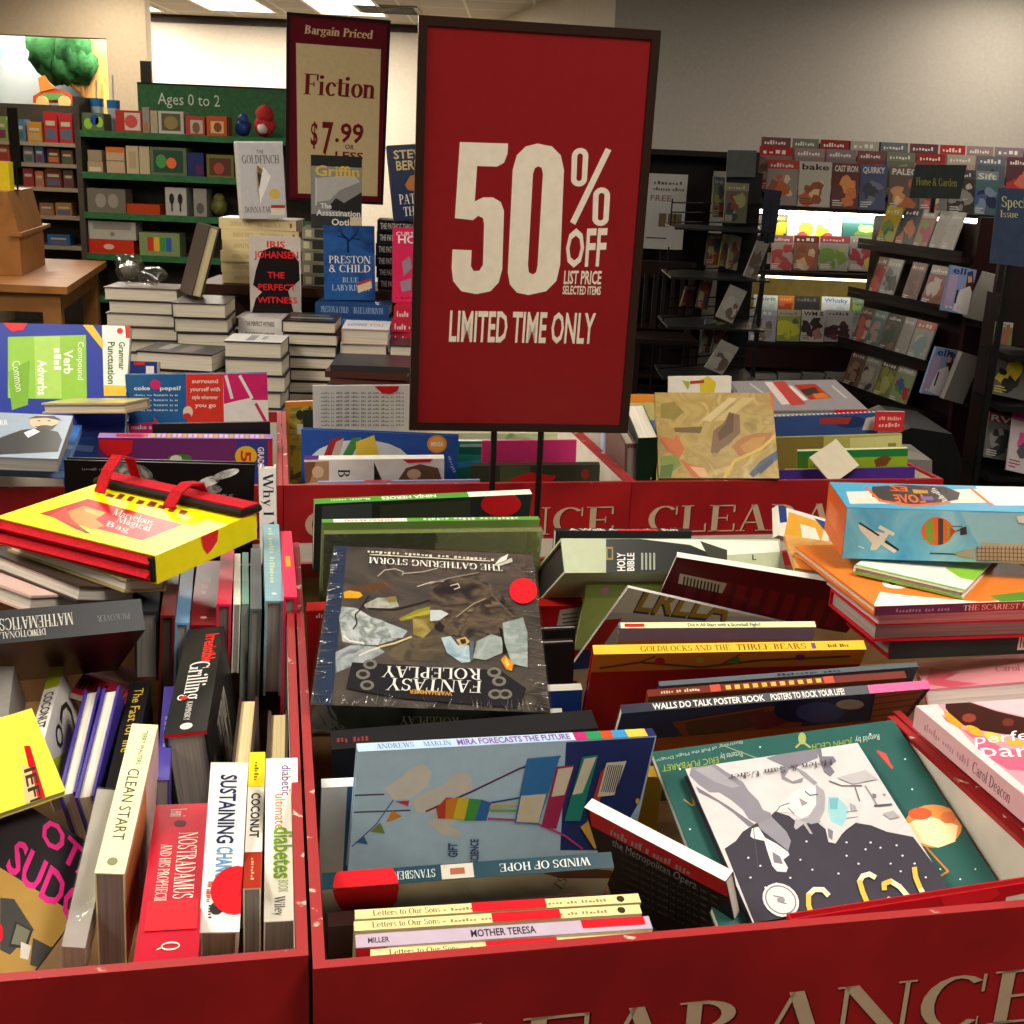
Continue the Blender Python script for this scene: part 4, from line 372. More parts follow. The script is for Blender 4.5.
('pb','workbook','purple grade school workbook with a yellow number five in the rear left bin','book',None,(-.706,1.951,1.03),(.4915,.4868,.5958,-.4079),(.1857,.2882,.0204),'#6a2c66','#c9b8c8',{'spine':(('R','#9a74b0',0,0,1,1),('R','#c4a24a',.05,.15,.07,.85),('R','#c8b0c8',.08,.15,.1,.85),('R','#c8b0c8',.11,.15,.13,.85),('R','#c4a24a',.14,.15,.16,.85),('R','#c8b0c8',.17,.15,.19,.85),('R','#c8b0c8',.2,.15,.22,.85),('R','#c4a24a',.23,.15,.25,.85),('R','#c8b0c8',.26,.15,.28,.85),('R','#c8b0c8',.29,.15,.31,.85),('R','#c4a24a',.32,.15,.34,.85),('R','#c8b0c8',.35,.15,.37,.85),('R','#c8b0c8',.38,.15,.4,.85),('R','#c4a24a',.41,.15,.43,.85),('R','#c8b0c8',.44,.15,.46,.85),('R','#c8b0c8',.47,.15,.49,.85),('R','#c4a24a',.5,.15,.52,.85),('R','#c8b0c8',.53,.15,.55,.85),('R','#c8b0c8',.56,.15,.58,.85),('R','#c4a24a',.59,.15,.61,.85),('R','#c8b0c8',.62,.15,.64,.85),('R','#c8b0c8',.65,.15,.67,.85),('R','#c4a24a',.68,.15,.7,.85),('R','#b8304a',.72,.2,.9,.8)),'front':(('R','#6b2d68',0,0,1,1),('P','#3a3a86',23,2268,19,2926,983,2917,982,2246),('P','#b3202c',19,2807,19,2926,983,2917,983,2796),('E','#dfae2c',325,2430,-1,187,191,-4,20),('X','#c02c2c','5','b',230,2347,210,-4,-1,169),('X','#e4dcea','GRADE','b',153,2636,382,-6,-1,102),('E','#3f7a2c',368,1322,-1,200,76,-3,20),('E','#d8d4cc',387,1255,0,100,76,-3,20),('P','S#d3202a',21,19,35,567,258,538,371,367,335,142,187,23))}),
('pb','workbook','glossy blue workbook leaning left of the purple grade school workbook','book',None,(-.7937,2.0132,1.0098),(.4368,.4806,.6701,-.3595),(.164,.2507,.012),'#3350a8','#c9c4d4',{'front':(('R','#3a58b0',0,0,1,1),('P','#6f92d8',116,163,142,528,273,492,245,160))}),
('pb','magazine','uppermost white and pink magazine lying behind the grade school workbook','magazine',None,(-.8213,2.2014,1.0099),(.7256,.0583,.001,-.6856),(.1193,.1073,.006),'#d8b8c0','#d9ccc8',{'front':(('R','#d9c4c8',0,0,1,1),('R','#c24a5c',.2,.1,.6,.3))}),
('pb','magazine','lower white and red magazine lying behind the grade school workbook','magazine',None,(-.8223,2.1794,.9811),(.7476,.0592,.0284,-.6608),(.1396,.1051,.008),'#dcd6d4','#d9ccc8',{'front':(('R','#e0dcd8',0,0,1,1),('R','#b8343c',.3,.05,.8,.25),('R','#8ac0d0',.1,.05,.25,.3))}),
('pb','paperback_book','small dark blue paperback with a bar code sticking up behind the quiz book','book',None,(-.7978,2.309,1.0017),(.7398,.6582,-.1123,-.0831),(.1024,.0893,.012),'#26386f','#d9d2c2',{'front':(('P','#d8d6d0',782,811,961,816,956,661,776,655),('P','#b83030',515,881,763,888,761,830,513,822))}),
('pb','comic_book','orange edged comic book at the left of the rear centre bin','comic book',None,(-.4441,2.2672,.8508),(.6839,.7241,.0485,.0749),(.221,.1868,.01),'#d9883a','#d9d2c2',{'front':(('R','#d98a3a',0,0,1,1),('P','N:22:#7a8a3c,#c9b04a,#3c4a2c,#b0603a',68,1746,510,1771,2615,1822,2570,-699,-19,-568),('P','#2f3a2c',334,1697,660,1686,632,1078,303,1090),('P','#c9b23a',97,853,292,886,272,473,71,378),('E','#3a3636',271,1598,77,-3,-5,-101,20),('P','#d8dad8',204,1419,319,1415,309,1213,193,1217))}),
('pb','paperback_book','white back cover full of fine print in the rear centre bin','book',None,(-.3727,2.1335,.8359),(.6957,.7084,.0814,.0866),(.1936,.2584,.006),'#dddcd8','#d9d2c2',{'front':(('X','#8b8a88','Lorem of long ago words set in tiny lines of print','x',145,2432,1527,-17,1,45),('X','#8b8a88','Lorem of long ago words set in tiny lines of print','x',144,2357,1528,-19,1,45),('X','#8b8a88','Lorem of long ago words set in tiny lines of print','x',143,2283,1530,-20,1,45),('X','#8b8a88','Lorem of long ago words set in tiny lines of print','x',142,2208,1531,-21,1,45),('X','#8b8a88','Lorem of long ago words set in tiny lines of print','x',141,2133,1533,-22,1,45),('X','#8b8a88','Lorem of long ago words set in tiny lines of print','x',140,2058,1535,-24,1,45),('X','#8b8a88','Lorem of long ago words set in tiny lines of print','x',139,1983,1536,-25,1,45),('X','#8b8a88','Lorem of long ago words set in tiny lines of print','x',138,1907,1538,-26,1,45),('X','#8b8a88','Lorem of long ago words set in tiny lines of print','x',137,1832,1539,-27,1,45),('P','S#d3202a',1114,2571,1577,2566,1540,2473,1411,2418,1262,2438))}),
('hb','picture_book','royal blue picture book with coloured cards and an orange seal in the rear centre bin','book',None,(-.3662,1.9654,.854),(.6923,.7205,.0338,.0212),(.2658,.1998,.012),'#2a4f9c','#d9d2c2',{'front':(('R','#2b509e',0,0,1,1),('E','#d3d6da',994,1463,851,36,8,-395,20),('P','#a02c3c',481,1830,682,1909,587,1481,350,1471),('P','#4a8a4a',851,1881,1019,1906,824,1491,654,1484),('P','#e2c64a',920,1814,1221,1950,1332,1548,925,1495),('P','#c4b0a0',583,1799,716,1876,620,1482,485,1477),('E','#d98a3a',2294,1838,170,7,6,-160,20),('E','#e6a050',2294,1838,136,6,5,-124,20),('X','#e8e4da','MENSA','b',2193,1798,205,9,-3,71),('X','#9ab0d8','ALGEBRA','x',2640,1352,-117,300,-68,-21))}),
('hb','hardcover_book','white jacketed hardcover with hair photographs, in front of the royal blue picture book','book',None,(-.3509,1.9196,1.0138),(.5059,.5016,.5457,-.4413),(.15,.2324,.02),'#e2dcd6','#d9d2c2',{'spine':(('R','#e6e2dc',0,0,1,1),('R','#5a2a6a',.9,0,1,1)),'front':(('R','#e4ded8',0,0,1,1),('P','#b08a6a',38,-21,24,408,398,395,429,-37),('P','#7a5236',38,-4,40,193,395,80,429,-37),('E','#d8b096',217,219,1,99,107,-4,20),('X','#3a2f2c','B','s',167,552,161,-5,2,199),('P','#2a211f',48,1152,371,1279,369,1146),('P','#6a4a38',373,1548,159,1684,90,1919,164,2221,381,2289),('E','#d0a58c',268,1817,1,118,90,-1,20),('P','S#d3202a',-2,1618,-15,2153,55,2086,70,1718))}),
('pb','paperback_book','slim lilac paperback against the front panel of the rear centre bin','book',None,(-.3197,1.8648,.986),(.5419,.4621,.5354,-.454),(.15,.2664,.006),'#8f8fb8','#c9c4d4',{'spine':(('R','#9c9cc4',0,0,1,1),('R','S#d3202a',.55,0,.72,1))}),
('pb','workbook','glossy teal and green workbook in the rear centre bin behind the sign posts','book',None,(-.2056,2.0151,1.0266),(.5188,.4799,.5482,-.4472),(.184,.3023,.01),'#2c8f7c','#d9d2c2',{'spine':(('R','#e8ece8',0,0,1,1),),'front':(('R','#2b8f78',0,0,1,1),('P','#1f6a58',87,1071,46,2152,269,1804,234,1075),('P','#9ad0c0',50,1088,25,2868,80,2872,106,1089),('P','#e6efe8',306,2164,135,3146,378,3161,456,1812),('P','#3ca0c8',382,1061,345,1451,456,1454,494,1064))}),
('pb','workbook','pale yellow workbook at the rear of the rear centre bin','book',None,(-.219,2.0542,1.0297),(.538,.4637,.5339,-.4587),(.2,.298,.005),'#d6d49c','#d9d2c2',{'front':(('R','N:20:#d8d6a0,#e8e4c8,#a8b878',0,0,1,1),)}),
('hb','hardcover_book','olive black photographic hardcover with a red seal beside the sign posts','book',None,(-.0749,1.945,1.0077),(.5046,.5103,.529,-.4529),(.15,.2202,.016),'#33352c','#d9d2c2',{'front':(('R','#3b3d30',0,0,1,1),('P','#4f5a3c',7,502,11,1010,299,1015,294,504),('E','#8a2c20',163,1951,1,68,90,3,20),('P','S#d3202a',224,708,118,1012,194,1456,302,1391,295,675))}),
('pb','paperback_book','hot pink edged paperback right of the glossy teal workbook','book',None,(-.0572,1.9784,1.0403),(.5412,.4645,.5333,-.4548),(.12,.165,.006),'#d93a7c','#d9d2c2',{}),
('hb','picture_book','square picture book with painted animals in the rear right bin','book',None,(.2459,1.9475,.9869),(.8932,.4491,-.0121,.0179),(.2035,.1599,.02),'#a9894a','#c9b98a',{'front':(('R','N:20:#8f7a40,#b39a5a,#a1864a,#c4aa6a',0,0,1,1),('P','#c9b482',779,1077,1284,1504,1421,1490,936,1052),('P','#bfa870',982,1052,1514,1505,1743,1506,1211,1078),('P','#8a7a3a',88,1375,318,1426,491,1226,301,1076,76,1125),('P','#7d5f42',1266,1228,1445,1178,1431,831,1227,633,1086,535,964,389,903,486,971,879,1162,1028),('P','#5f4530',1265,1203,1346,1188,1310,855,1059,682,1036,830,1183,1003),('P','#9a8060',948,486,1013,447,986,379,925,408),('P','#a8703c',1269,584,1462,757,1694,831,1989,842,1853,537,1573,414,1391,389),('P','#b8883f',1405,585,1642,742,1870,772,1764,561,1487,463),('P','#bf6a3c',38,778,284,720,334,828,383,720,455,534,355,339,574,242,751,194,866,26,562,25,397,290,139,533),('P','#d8a878',528,218,773,185,865,11,696,11),('P','#7a8a3a',25,387,315,436,386,242,209,97,31,120),('P','#566a2c',35,217,262,266,204,10,8,10),('P','#46536f',1527,75,1746,317,2078,537,2065,366,1781,187,1598,13),('P','#3a4258',1644,148,1930,366,1969,293,1728,76),('P','#6a5a34',294,927,794,953,742,829,313,853),('P','#d8622a',1980,1607,2099,1608,2117,906,2043,1005),('P','#cfae4a',1110,-33,1325,314,1283,342,1068,-5),('P','#cfae4a',1293,286,1783,517,1766,568,1276,336),('P','#cfae4a',1768,507,2031,746,2000,788,1736,548),('P','#cfae4a',2019,732,2138,929,2096,957,1977,760)),'fore':(('R','#d8622a',0,0,1,1),)}),
('pb','paperback_book','cream paperback with a yellow house drawing standing behind the painted animal book','book',None,(.3035,2.2878,.9508),(.7507,.6596,.0034,.0366),(.1214,.1599,.02),'#e6dfd0','#d9d2c2',{'front':(('P','#d8c03a',594,1526,751,1603,911,1484,876,1270,599,1273),('P','#b04030',397,1509,673,1526,674,1467,398,1450),('P','#a0b04a',239,1530,398,1489,361,1334))}),
('hb','art_book','large grey art book with red painting panels lying on top of the rear right bin','book',None,(.4456,2.2111,1.052),(.9993,.0153,-.0321,-.0113),(.22,.2715,.014),'#8b8689','#d9d2c2',{'front':(('R','#8f898c',0,0,1,1),('P','#b9403a',849,2581,1114,2663,1145,510,848,358),('P','#d8c8c0',684,2593,849,2581,841,529,674,454),('P','#a8301f',1246,2252,1691,2318,1751,995,1291,848),('P','#3c2a26',1274,1766,1632,2028,1595,1369,1284,1207),('P','#d0702c',1438,1380,1692,1455,1712,998,1424,928),('P','#d8d4d0',1106,2164,1187,2158,1252,851,1139,770),('P','#c8c4c4',1971,2069,2000,906,2042,1005,2015,2178),('P','#c8c4c4',342,2377,535,1003,570,1111,379,2498)),'tail':(('R','S#d3202a',.72,.2,1,1),)}),
('pb','wall_calendar','spiral-bound blue wall calendar standing under the grey art book','calendar',None,(.6832,2.1949,1.0757),(.5404,-.4995,.4556,.5009),(.1917,.2681,.01),'#3a5288','#e6e2da',{'back':(('R','#e4e0d8',0,.94,1,1),('P','#3c548c',1902,2046,1858,-23,1481,-50,1545,2033),('E','#2a3a66',1763,534,-12,-302,-119,-7,20),('P','#a83a3a',1864,1104,1860,502,1724,569,1746,1098),('P','#c9c0b8',1830,238,1860,14,1583,-5,1595,297)),'spine':(('R','#d8d4cc',0,.1,.015,.9),('R','#d8d4cc',.03,.1,.045,.9),('R','#d8d4cc',.06,.1,.075,.9),('R','#d8d4cc',.09,.1,.105,.9),('R','#d8d4cc',.12,.1,.135,.9),('R','#d8d4cc',.15,.1,.165,.9),('R','#d8d4cc',.18,.1,.195,.9),('R','#d8d4cc',.21,.1,.225,.9),('R','#d8d4cc',.24,.1,.255,.9),('R','#d8d4cc',.27,.1,.285,.9),('R','#d8d4cc',.3,.1,.315,.9),('R','#d8d4cc',.33,.1,.345,.9),('R','#d8d4cc',.36,.1,.375,.9),('R','#d8d4cc',.39,.1,.405,.9),('R','#d8d4cc',.42,.1,.435,.9),('R','#d8d4cc',.45,.1,.465,.9),('R','#d8d4cc',.48,.1,.495,.9),('R','#d8d4cc',.51,.1,.525,.9),('R','#d8d4cc',.54,.1,.555,.9),('R','#d8d4cc',.57,.1,.585,.9),('R','#d8d4cc',.6,.1,.615,.9),('R','#d8d4cc',.63,.1,.645,.9),('R','#d8d4cc',.66,.1,.675,.9),('R','#d8d4cc',.69,.1,.705,.9),('R','#d8d4cc',.72,.1,.735,.9),('R','#d8d4cc',.75,.1,.765,.9),('R','#d8d4cc',.78,.1,.795,.9),('R','#d8d4cc',.81,.1,.825,.9),('R','#d8d4cc',.84,.1,.855,.9),('R','#d8d4cc',.87,.1,.885,.9),('R','#d8d4cc',.9,.1,.915,.9),('R','#d8d4cc',.93,.1,.945,.9),('R','#d8d4cc',.96,.1,.975,.9))}),
('card','gift_tag','small bright red printed tag at the right end of the wall calendar','tag',None,(.6696,2.1701,1.0475),(.722,.6872,.0564,.0575),(.0555,.0366,.006),'#c63038','#d9d2c2',{'front':(('T','#e8b0a0','NEW ROMANCE',.1,.55,.9,.85,0,'x'),('T','#e8b0a0','BARGAIN',.1,.2,.9,.45,0,'x'))}),
('pb','picture_book','mustard olive picture book standing in front of the wall calendar','book',None,(.4616,2.1448,.9408),(.727,.6848,-.0491,.0119),(.2575,.0886,.008),'#a8a054','#d9d2c2',{'front':(('R','#aaa258',0,0,1,1),('R','#7d6a36',0,0,.45,1),('P','#c9c284',1638,834,2630,859,2638,616,1642,647),('P','#8a8448',2328,719,2473,715,2476,602,2331,607))}),
('pb','picture_book','bright green picture book with a brown leaf at the right of the rear right bin','book',None,(.5309,2.1016,.8566),(.6464,.757,-.0955,-.0089),(.1902,.1729,.01),'#9ab32c','#d9d2c2',{'front':(('R','#97b02c',0,0,1,1),('P','#2a8040',-5,1737,1935,1736,1942,1583,-4,1581),('P','#7a4a2c',1331,1523,1499,1615,1638,1553,1541,1402,1370,1387),('P','#4a7a2c',-5,1639,187,1634,191,1262,-2,1267))}),
('pb','paperback_book','slim pale yellow paperback behind the purple one at the rear right bin panel','book',None,(.6991,2.0235,1.0141),(.539,-.5002,.4942,.4637),(.1656,.2182,.006),'#d2c878','#d9d2c2',{}),
('pb','paperback_book','slim purple paperback nearest the rear right bin panel','book',None,(.6985,2.0029,1.02),(.5619,-.4877,.5031,.4397),(.1656,.2324,.006),'#4c2f86','#d9d2c2',{}),
('card','paper_bookmark','cream torn card leaning over the rear right bin panel','card',None,(.55,1.9738,.9896),(.8443,.413,-.0823,.3314),(.0672,.0611,.002),'#cfc4ae','#cfc4ae',{}),
('pb','paperback_book','dark green spined paperback standing upright left of the painted animal book','book',None,(.2186,1.9839,.8617),(.451,.5055,.4583,.5754),(.15,.204,.0336),'#14281c','#d9d2c2',{'spine':(('T','#c9cfc4','A MELODRAMA OF',.42,.1,.9,.28,0,'n'),('T','#c9cfc4','CURIOUS LIVES',.4,.4,.9,.58,0,'n'),('T','#c9cfc4','A PARISH STORY',.36,.68,.9,.85,0,'x'))}),
('hb','hardcover_book','grey paged hardcover standing upright left of the dark green spined paperback','book',None,(.1988,1.9924,.8574),(.4337,.4788,.4762,.5966),(.15,.1943,.0199),'#6a5048','#a39c90',{'spine':(('R','#8f887c',.04,.25,1,1),)}),
('pb','paperback_book','lavender paperback with tiny lettering at the left of the rear right bin','book',None,(.1709,2.1966,.8343),(.7415,.6176,.1867,.184),(.0656,.181,.01),'#a9aecb','#d9d2c2',{'front':(('T','#7a6aa8','WISHES AND DREAMS',.55,.1,.75,.9,270,'x'),)}),
('pb','paperback_book','pale yellow and blue paperback behind the dark green spined one','book',None,(.2225,2.2521,.8308),(.7432,.6471,.1129,.1272),(.1387,.2276,.01),'#c8c47c','#d9d2c2',{'front':(('P','#5a82b0',448,1945,666,1939,674,1543,456,1550),('P','#b9c8d8',12,2249,226,2245,286,1357,70,1365))}),
('pb','paperback_book','orange paperback at the rear left of the rear right bin','book',None,(.227,2.2932,.8403),(.7525,.6481,.0776,.0877),(.1513,.2287,.01),'#d98a3a','#d9d2c2',{}),
('hb','hardcover_book','pale paged hardcover lowest in the far left stack nearest the wooden desk','book','the far left stack nearest the wooden desk on the display table',(-1.3172,3.9088,.7003),(.7283,0,0,-.6852),(.1612,.2291,.041),'#54473c','#cfc5b2',{}),
('hb','hardcover_book','pale paged hardcover, eighth in the far left stack nearest the wooden desk','book','the far left stack nearest the wooden desk on the display table',(-1.3276,3.9025,.7419),(.7311,0,0,-.6823),(.162,.2303,.041),'#2c2a2c','#cfc5b2',{}),
('hb','hardcover_book','pale paged hardcover, seventh in the far left stack nearest the wooden desk','book','the far left stack nearest the wooden desk on the display table',(-1.3172,3.8959,.7835),(.7359,0,0,-.677),(.1607,.2285,.041),'#6b5a4a','#cfc5b2',{}),
('hb','hardcover_book','pale paged hardcover, sixth in the far left stack nearest the wooden desk','book','the far left stack nearest the wooden desk on the display table',(-1.3177,3.9045,.8251),(.7246,0,0,-.6891),(.1588,.2257,.041),'#3a3a40','#cfc5b2',{}),
('hb','hardcover_book','pale paged hardcover, fifth in the far left stack nearest the wooden desk','book','the far left stack nearest the wooden desk on the display table',(-1.3183,3.9122,.8667),(.7136,0,0,-.7006),(.1586,.2255,.041),'#54473c','#cfc5b2',{}),
('hb','hardcover_book','pale paged hardcover, fourth in the far left stack nearest the wooden desk','book','the far left stack nearest the wooden desk on the display table',(-1.3158,3.8967,.907),(.7317,0,0,-.6816),(.1584,.2251,.041),'#2c2a2c','#cfc5b2',{}),
('hb','hardcover_book','pale paged hardcover, third in the far left stack nearest the wooden desk','book','the far left stack nearest the wooden desk on the display table',(-1.3245,3.9066,.9484),(.7282,0,0,-.6854),(.1582,.2249,.041),'#6b5a4a','#cfc5b2',{}),
('hb','hardcover_book','pale paged hardcover, second in the far left stack nearest the wooden desk','book','the far left stack nearest the wooden desk on the display table',(-1.3109,3.9101,.988),(.7184,0,0,-.6957),(.1586,.2255,.041),'#3a3a40','#cfc5b2',{}),
('hb','hardcover_book','pale paged hardcover topping the far left stack nearest the wooden desk','book','the far left stack nearest the wooden desk on the display table',(-1.3223,3.9088,1.0294),(.7203,0,0,-.6937),(.1622,.2306,.041),'#54473c','#cfc5b2',{}),
('hb','hardcover_book','dark jacketed hardcover lowest in the stack that carries the two leaning hardcovers','book','the stack that carries the two leaning hardcovers on the display table',(-1.0357,3.5478,.7003),(.9991,0,0,.042),(.161,.2229,.044),'#26262a','#cfc5b2',{}),
('hb','hardcover_book','dark jacketed hardcover, seventh in the stack that carries the two leaning hardcovers','book','the stack that carries the two leaning hardcovers on the display table',(-1.0327,3.5372,.745),(.9978,0,0,.0661),(.158,.2187,.044),'#3a3432','#cfc5b2',{}),
('hb','hardcover_book','dark jacketed hardcover, sixth in the stack that carries the two leaning hardcovers','book','the stack that carries the two leaning hardcovers on the display table',(-1.039,3.5468,.7896),(.9992,0,0,.04),(.1568,.2171,.044),'#2a2c33','#cfc5b2',{}),
('hb','hardcover_book','dark jacketed hardcover, fifth in the stack that carries the two leaning hardcovers','book','the stack that carries the two leaning hardcovers on the display table',(-1.041,3.5418,.8342),(.9994,0,0,.035),(.1598,.2212,.044),'#26262a','#cfc5b2',{}),
('hb','hardcover_book','dark jacketed hardcover, fourth in the stack that carries the two leaning hardcovers','book','the stack that carries the two leaning hardcovers on the display table',(-1.0342,3.5407,.8789),(.998,0,0,.0634),(.1588,.2199,.044),'#3a3432','#cfc5b2',{}),
('hb','hardcover_book','dark jacketed hardcover, third in the stack that carries the two leaning hardcovers','book','the stack that carries the two leaning hardcovers on the display table',(-1.0303,3.5367,.9235),(.9982,0,0,.0595),(.1568,.2171,.044),'#2a2c33','#cfc5b2',{}),
('hb','hardcover_book','dark jacketed hardcover, second in the stack that carries the two leaning hardcovers','book','the stack that carries the two leaning hardcovers on the display table',(-1.0391,3.5434,.9681),(.9981,0,0,.061),(.1606,.2223,.044),'#26262a','#cfc5b2',{}),
('hb','hardcover_book','dark jacketed hardcover topping the stack that carries the two leaning hardcovers','book','the stack that carries the two leaning hardcovers on the display table',(-1.0418,3.5372,1.0127),(.9989,0,0,.0477),(.1593,.2205,.044),'#3a3432','#cfc5b2',{}),
('hb','hardcover_book','broad black jacketed hardcover lowest in the low front left stack','book','the low front left stack on the display table',(-1.0601,3.4373,.699),(.6802,0,0,-.733),(.1673,.2233,.0498),'#1f1f22','#cfc5b2',{}),
('hb','hardcover_book','broad black jacketed hardcover, fourth in the low front left stack','book','the low front left stack on the display table',(-1.0653,3.4267,.7509),(.6992,0,0,-.715),(.1672,.2232,.0498),'#2a2624','#cfc5b2',{}),
('hb','hardcover_book','broad black jacketed hardcover, third in the low front left stack','book','the low front left stack on the display table',(-1.0628,3.4342,.8014),(.689,0,0,-.7248),(.1664,.2221,.0498),'#1f1f22','#cfc5b2',{}),
('hb','hardcover_book','broad black jacketed hardcover, second in the low front left stack','book','the low front left stack on the display table',(-1.0656,3.4347,.8519),(.6958,0,0,-.7182),(.1668,.2226,.0498),'#2a2624','#cfc5b2',{}),
('hb','hardcover_book','broad black jacketed hardcover topping the low front left stack','book','the low front left stack on the display table',(-1.0562,3.4381,.9024),(.6779,0,0,-.7351),(.1642,.2192,.0498),'#1f1f22','#cfc5b2',{'front':(('R','#2a2828',0,0,1,1),('R','#8a8682',.1,.2,.7,.35),('R','#6a5a52',.2,.5,.9,.7))}),
('hb','hardcover_book','cream spined hardcover lowest in the cream stack under the gold sealed novel','book','the cream stack under the gold sealed novel on the display table',(-.7472,3.9998,1.0735),(.6987,0,0,.7154),(.157,.2546,.0348),'#d3bd8b','#cfc5b2',{'spine':10511}),
('hb','hardcover_book','cream spined hardcover, fifth in the cream stack under the gold sealed novel','book','the cream stack under the gold sealed novel on the display table',(-.7558,3.9993,1.1088),(.6992,0,0,.7149),(.1535,.249,.0348),'#d3bd8b','#cfc5b2',{'spine':10511}),
('hb','hardcover_book','cream spined hardcover, fourth in the cream stack under the gold sealed novel','book','the cream stack under the gold sealed novel on the display table',(-.7497,3.9997,1.1442),(.6899,0,0,.7239),(.1573,.2551,.0348),'#d3bd8b','#cfc5b2',{'spine':10511}),
('hb','hardcover_book','cream spined hardcover, third in the cream stack under the gold sealed novel','book','the cream stack under the gold sealed novel on the display table',(-.7471,4.0056,1.1795),(.6823,0,0,.731),(.1552,.2516,.0348),'#d3bd8b','#cfc5b2',{'spine':10511}),
('hb','hardcover_book','cream spined hardcover, second in the cream stack under the gold sealed novel','book','the cream stack under the gold sealed novel on the display table',(-.7473,4.0036,1.2148),(.6923,0,0,.7216),(.1565,.2539,.0348),'#d3bd8b','#cfc5b2',{'spine':10511}),
('hb','hardcover_book','cream spined hardcover topping the cream stack under the gold sealed novel','book','the cream stack under the gold sealed novel on the display table',(-.7549,3.9995,1.2501),(.7057,0,0,.7085),(.1569,.2545,.0348),'#d3bd8b','#cfc5b2',{'spine':10511,'front':(('R','#d9d2c4',0,0,1,1),)}),
('hb','hardcover_book','pale paged hardcover lowest in the front stack with a white printed cover on it','book','the front stack with a white printed cover on it on the display table',(-.838,3.4582,.7004),(.7335,0,0,-.6797),(.1483,.1617,.0467),'#4a4a50','#cfc5b2',{}),
('hb','hardcover_book','pale paged hardcover, fifth in the front stack with a white printed cover on it','book','the front stack with a white printed cover on it on the display table',(-.8438,3.4548,.7487),(.7285,0,0,-.685),(.1513,.1649,.0467),'#2a2a30','#cfc5b2',{}),
('hb','hardcover_book','pale paged hardcover, fourth in the front stack with a white printed cover on it','book','the front stack with a white printed cover on it on the display table',(-.8417,3.4579,.7957),(.7169,0,0,-.6972),(.1516,.1652,.0467),'#4a4a50','#cfc5b2',{}),
('hb','hardcover_book','pale paged hardcover, third in the front stack with a white printed cover on it','book','the front stack with a white printed cover on it on the display table',(-.8377,3.4528,.8426),(.7373,0,0,-.6756),(.1516,.1652,.0467),'#2a2a30','#cfc5b2',{}),
('hb','hardcover_book','pale paged hardcover, second in the front stack with a white printed cover on it','book','the front stack with a white printed cover on it on the display table',(-.8382,3.4538,.89),(.7251,0,0,-.6887),(.151,.1646,.0467),'#4a4a50','#cfc5b2',{}),
('hb','hardcover_book','pale paged hardcover topping the front stack with a white printed cover on it','book','the front stack with a white printed cover on it on the display table',(-.8393,3.4613,.9374),(.7231,0,0,-.6908),(.1484,.1618,.0467),'#2a2a30','#cfc5b2',{'front':(('R','#d8d6d4',0,0,1,1),('R','#8a8a92',.15,.35,.85,.5),('R','#9a9aa2',.25,.6,.7,.68))}),
('hb','hardcover_book','white spined thriller lowest in the stack under the red lettered thriller','book','the stack under the red lettered thriller on the display table',(-.7354,3.683,.7003),(.683,0,0,.7304),(.1556,.1501,.0331),'#d9d2cb','#cfc5b2',{'spine':12105}),
('hb','hardcover_book','white spined thriller, eighth in the stack under the red lettered thriller','book','the stack under the red lettered thriller on the display table',(-.7374,3.6854,.7339),(.7049,0,0,.7093),(.1539,.1485,.0331),'#d9d2cb','#cfc5b2',{'spine':12105}),
('hb','hardcover_book','white spined thriller, seventh in the stack under the red lettered thriller','book','the stack under the red lettered thriller on the display table',(-.7348,3.6836,.7675),(.6981,0,0,.716),(.1563,.1508,.0331),'#d9d2cb','#cfc5b2',{'spine':12105}),
('hb','hardcover_book','white spined thriller, sixth in the stack under the red lettered thriller','book','the stack under the red lettered thriller on the display table',(-.7383,3.6854,.8011),(.6905,0,0,.7233),(.1562,.1507,.0331),'#d9d2cb','#cfc5b2',{'spine':12105}),
('hb','hardcover_book','white spined thriller, fifth in the stack under the red lettered thriller','book','the stack under the red lettered thriller on the display table',(-.736,3.6838,.8348),(.7001,0,0,.714),(.1549,.1495,.0331),'#d9d2cb','#cfc5b2',{'spine':12105}),
('hb','hardcover_book','white spined thriller, fourth in the stack under the red lettered thriller','book','the stack under the red lettered thriller on the display table',(-.7363,3.6815,.8684),(.6998,0,0,.7143),(.1571,.1515,.0331),'#d9d2cb','#cfc5b2',{'spine':12105}),
('hb','hardcover_book','white spined thriller, third in the stack under the red lettered thriller','book','the stack under the red lettered thriller on the display table',(-.7397,3.6825,.902),(.7068,0,0,.7074),(.1552,.1498,.0331),'#d9d2cb','#cfc5b2',{'spine':12105}),
('hb','hardcover_book','white spined thriller, second in the stack under the red lettered thriller','book','the stack under the red lettered thriller on the display table',(-.7358,3.6853,.9356),(.6956,0,0,.7184),(.1565,.151,.0331),'#d9d2cb','#cfc5b2',{'spine':12105}),
('hb','hardcover_book','white spined thriller topping the stack under the red lettered thriller','book','the stack under the red lettered thriller on the display table',(-.7357,3.6854,.9693),(.6985,0,0,.7156),(.1557,.1502,.0331),'#d9d2cb','#cfc5b2',{'spine':12105}),
('hb','hardcover_book','black jacketed hardcover lowest in the tall centre stack of black jackets','book','the tall centre stack of black jackets on the display table',(-.6967,3.4979,.7003),(.9998,0,0,.0209),(.1616,.2021,.0355),'#1e1c1d','#cfc5b2',{}),
('hb','hardcover_book','black jacketed hardcover, eighth in the tall centre stack of black jackets','book','the tall centre stack of black jackets on the display table',(-.6965,3.4924,.7363),(.9991,0,0,.0428),(.1621,.2027,.0355),'#1e1c1d','#cfc5b2',{}),
('hb','hardcover_book','black jacketed hardcover, seventh in the tall centre stack of black jackets','book','the tall centre stack of black jackets on the display table',(-.6977,3.4964,.7724),(.9999,0,0,.0145),(.1616,.202,.0355),'#1e1c1d','#cfc5b2',{}),
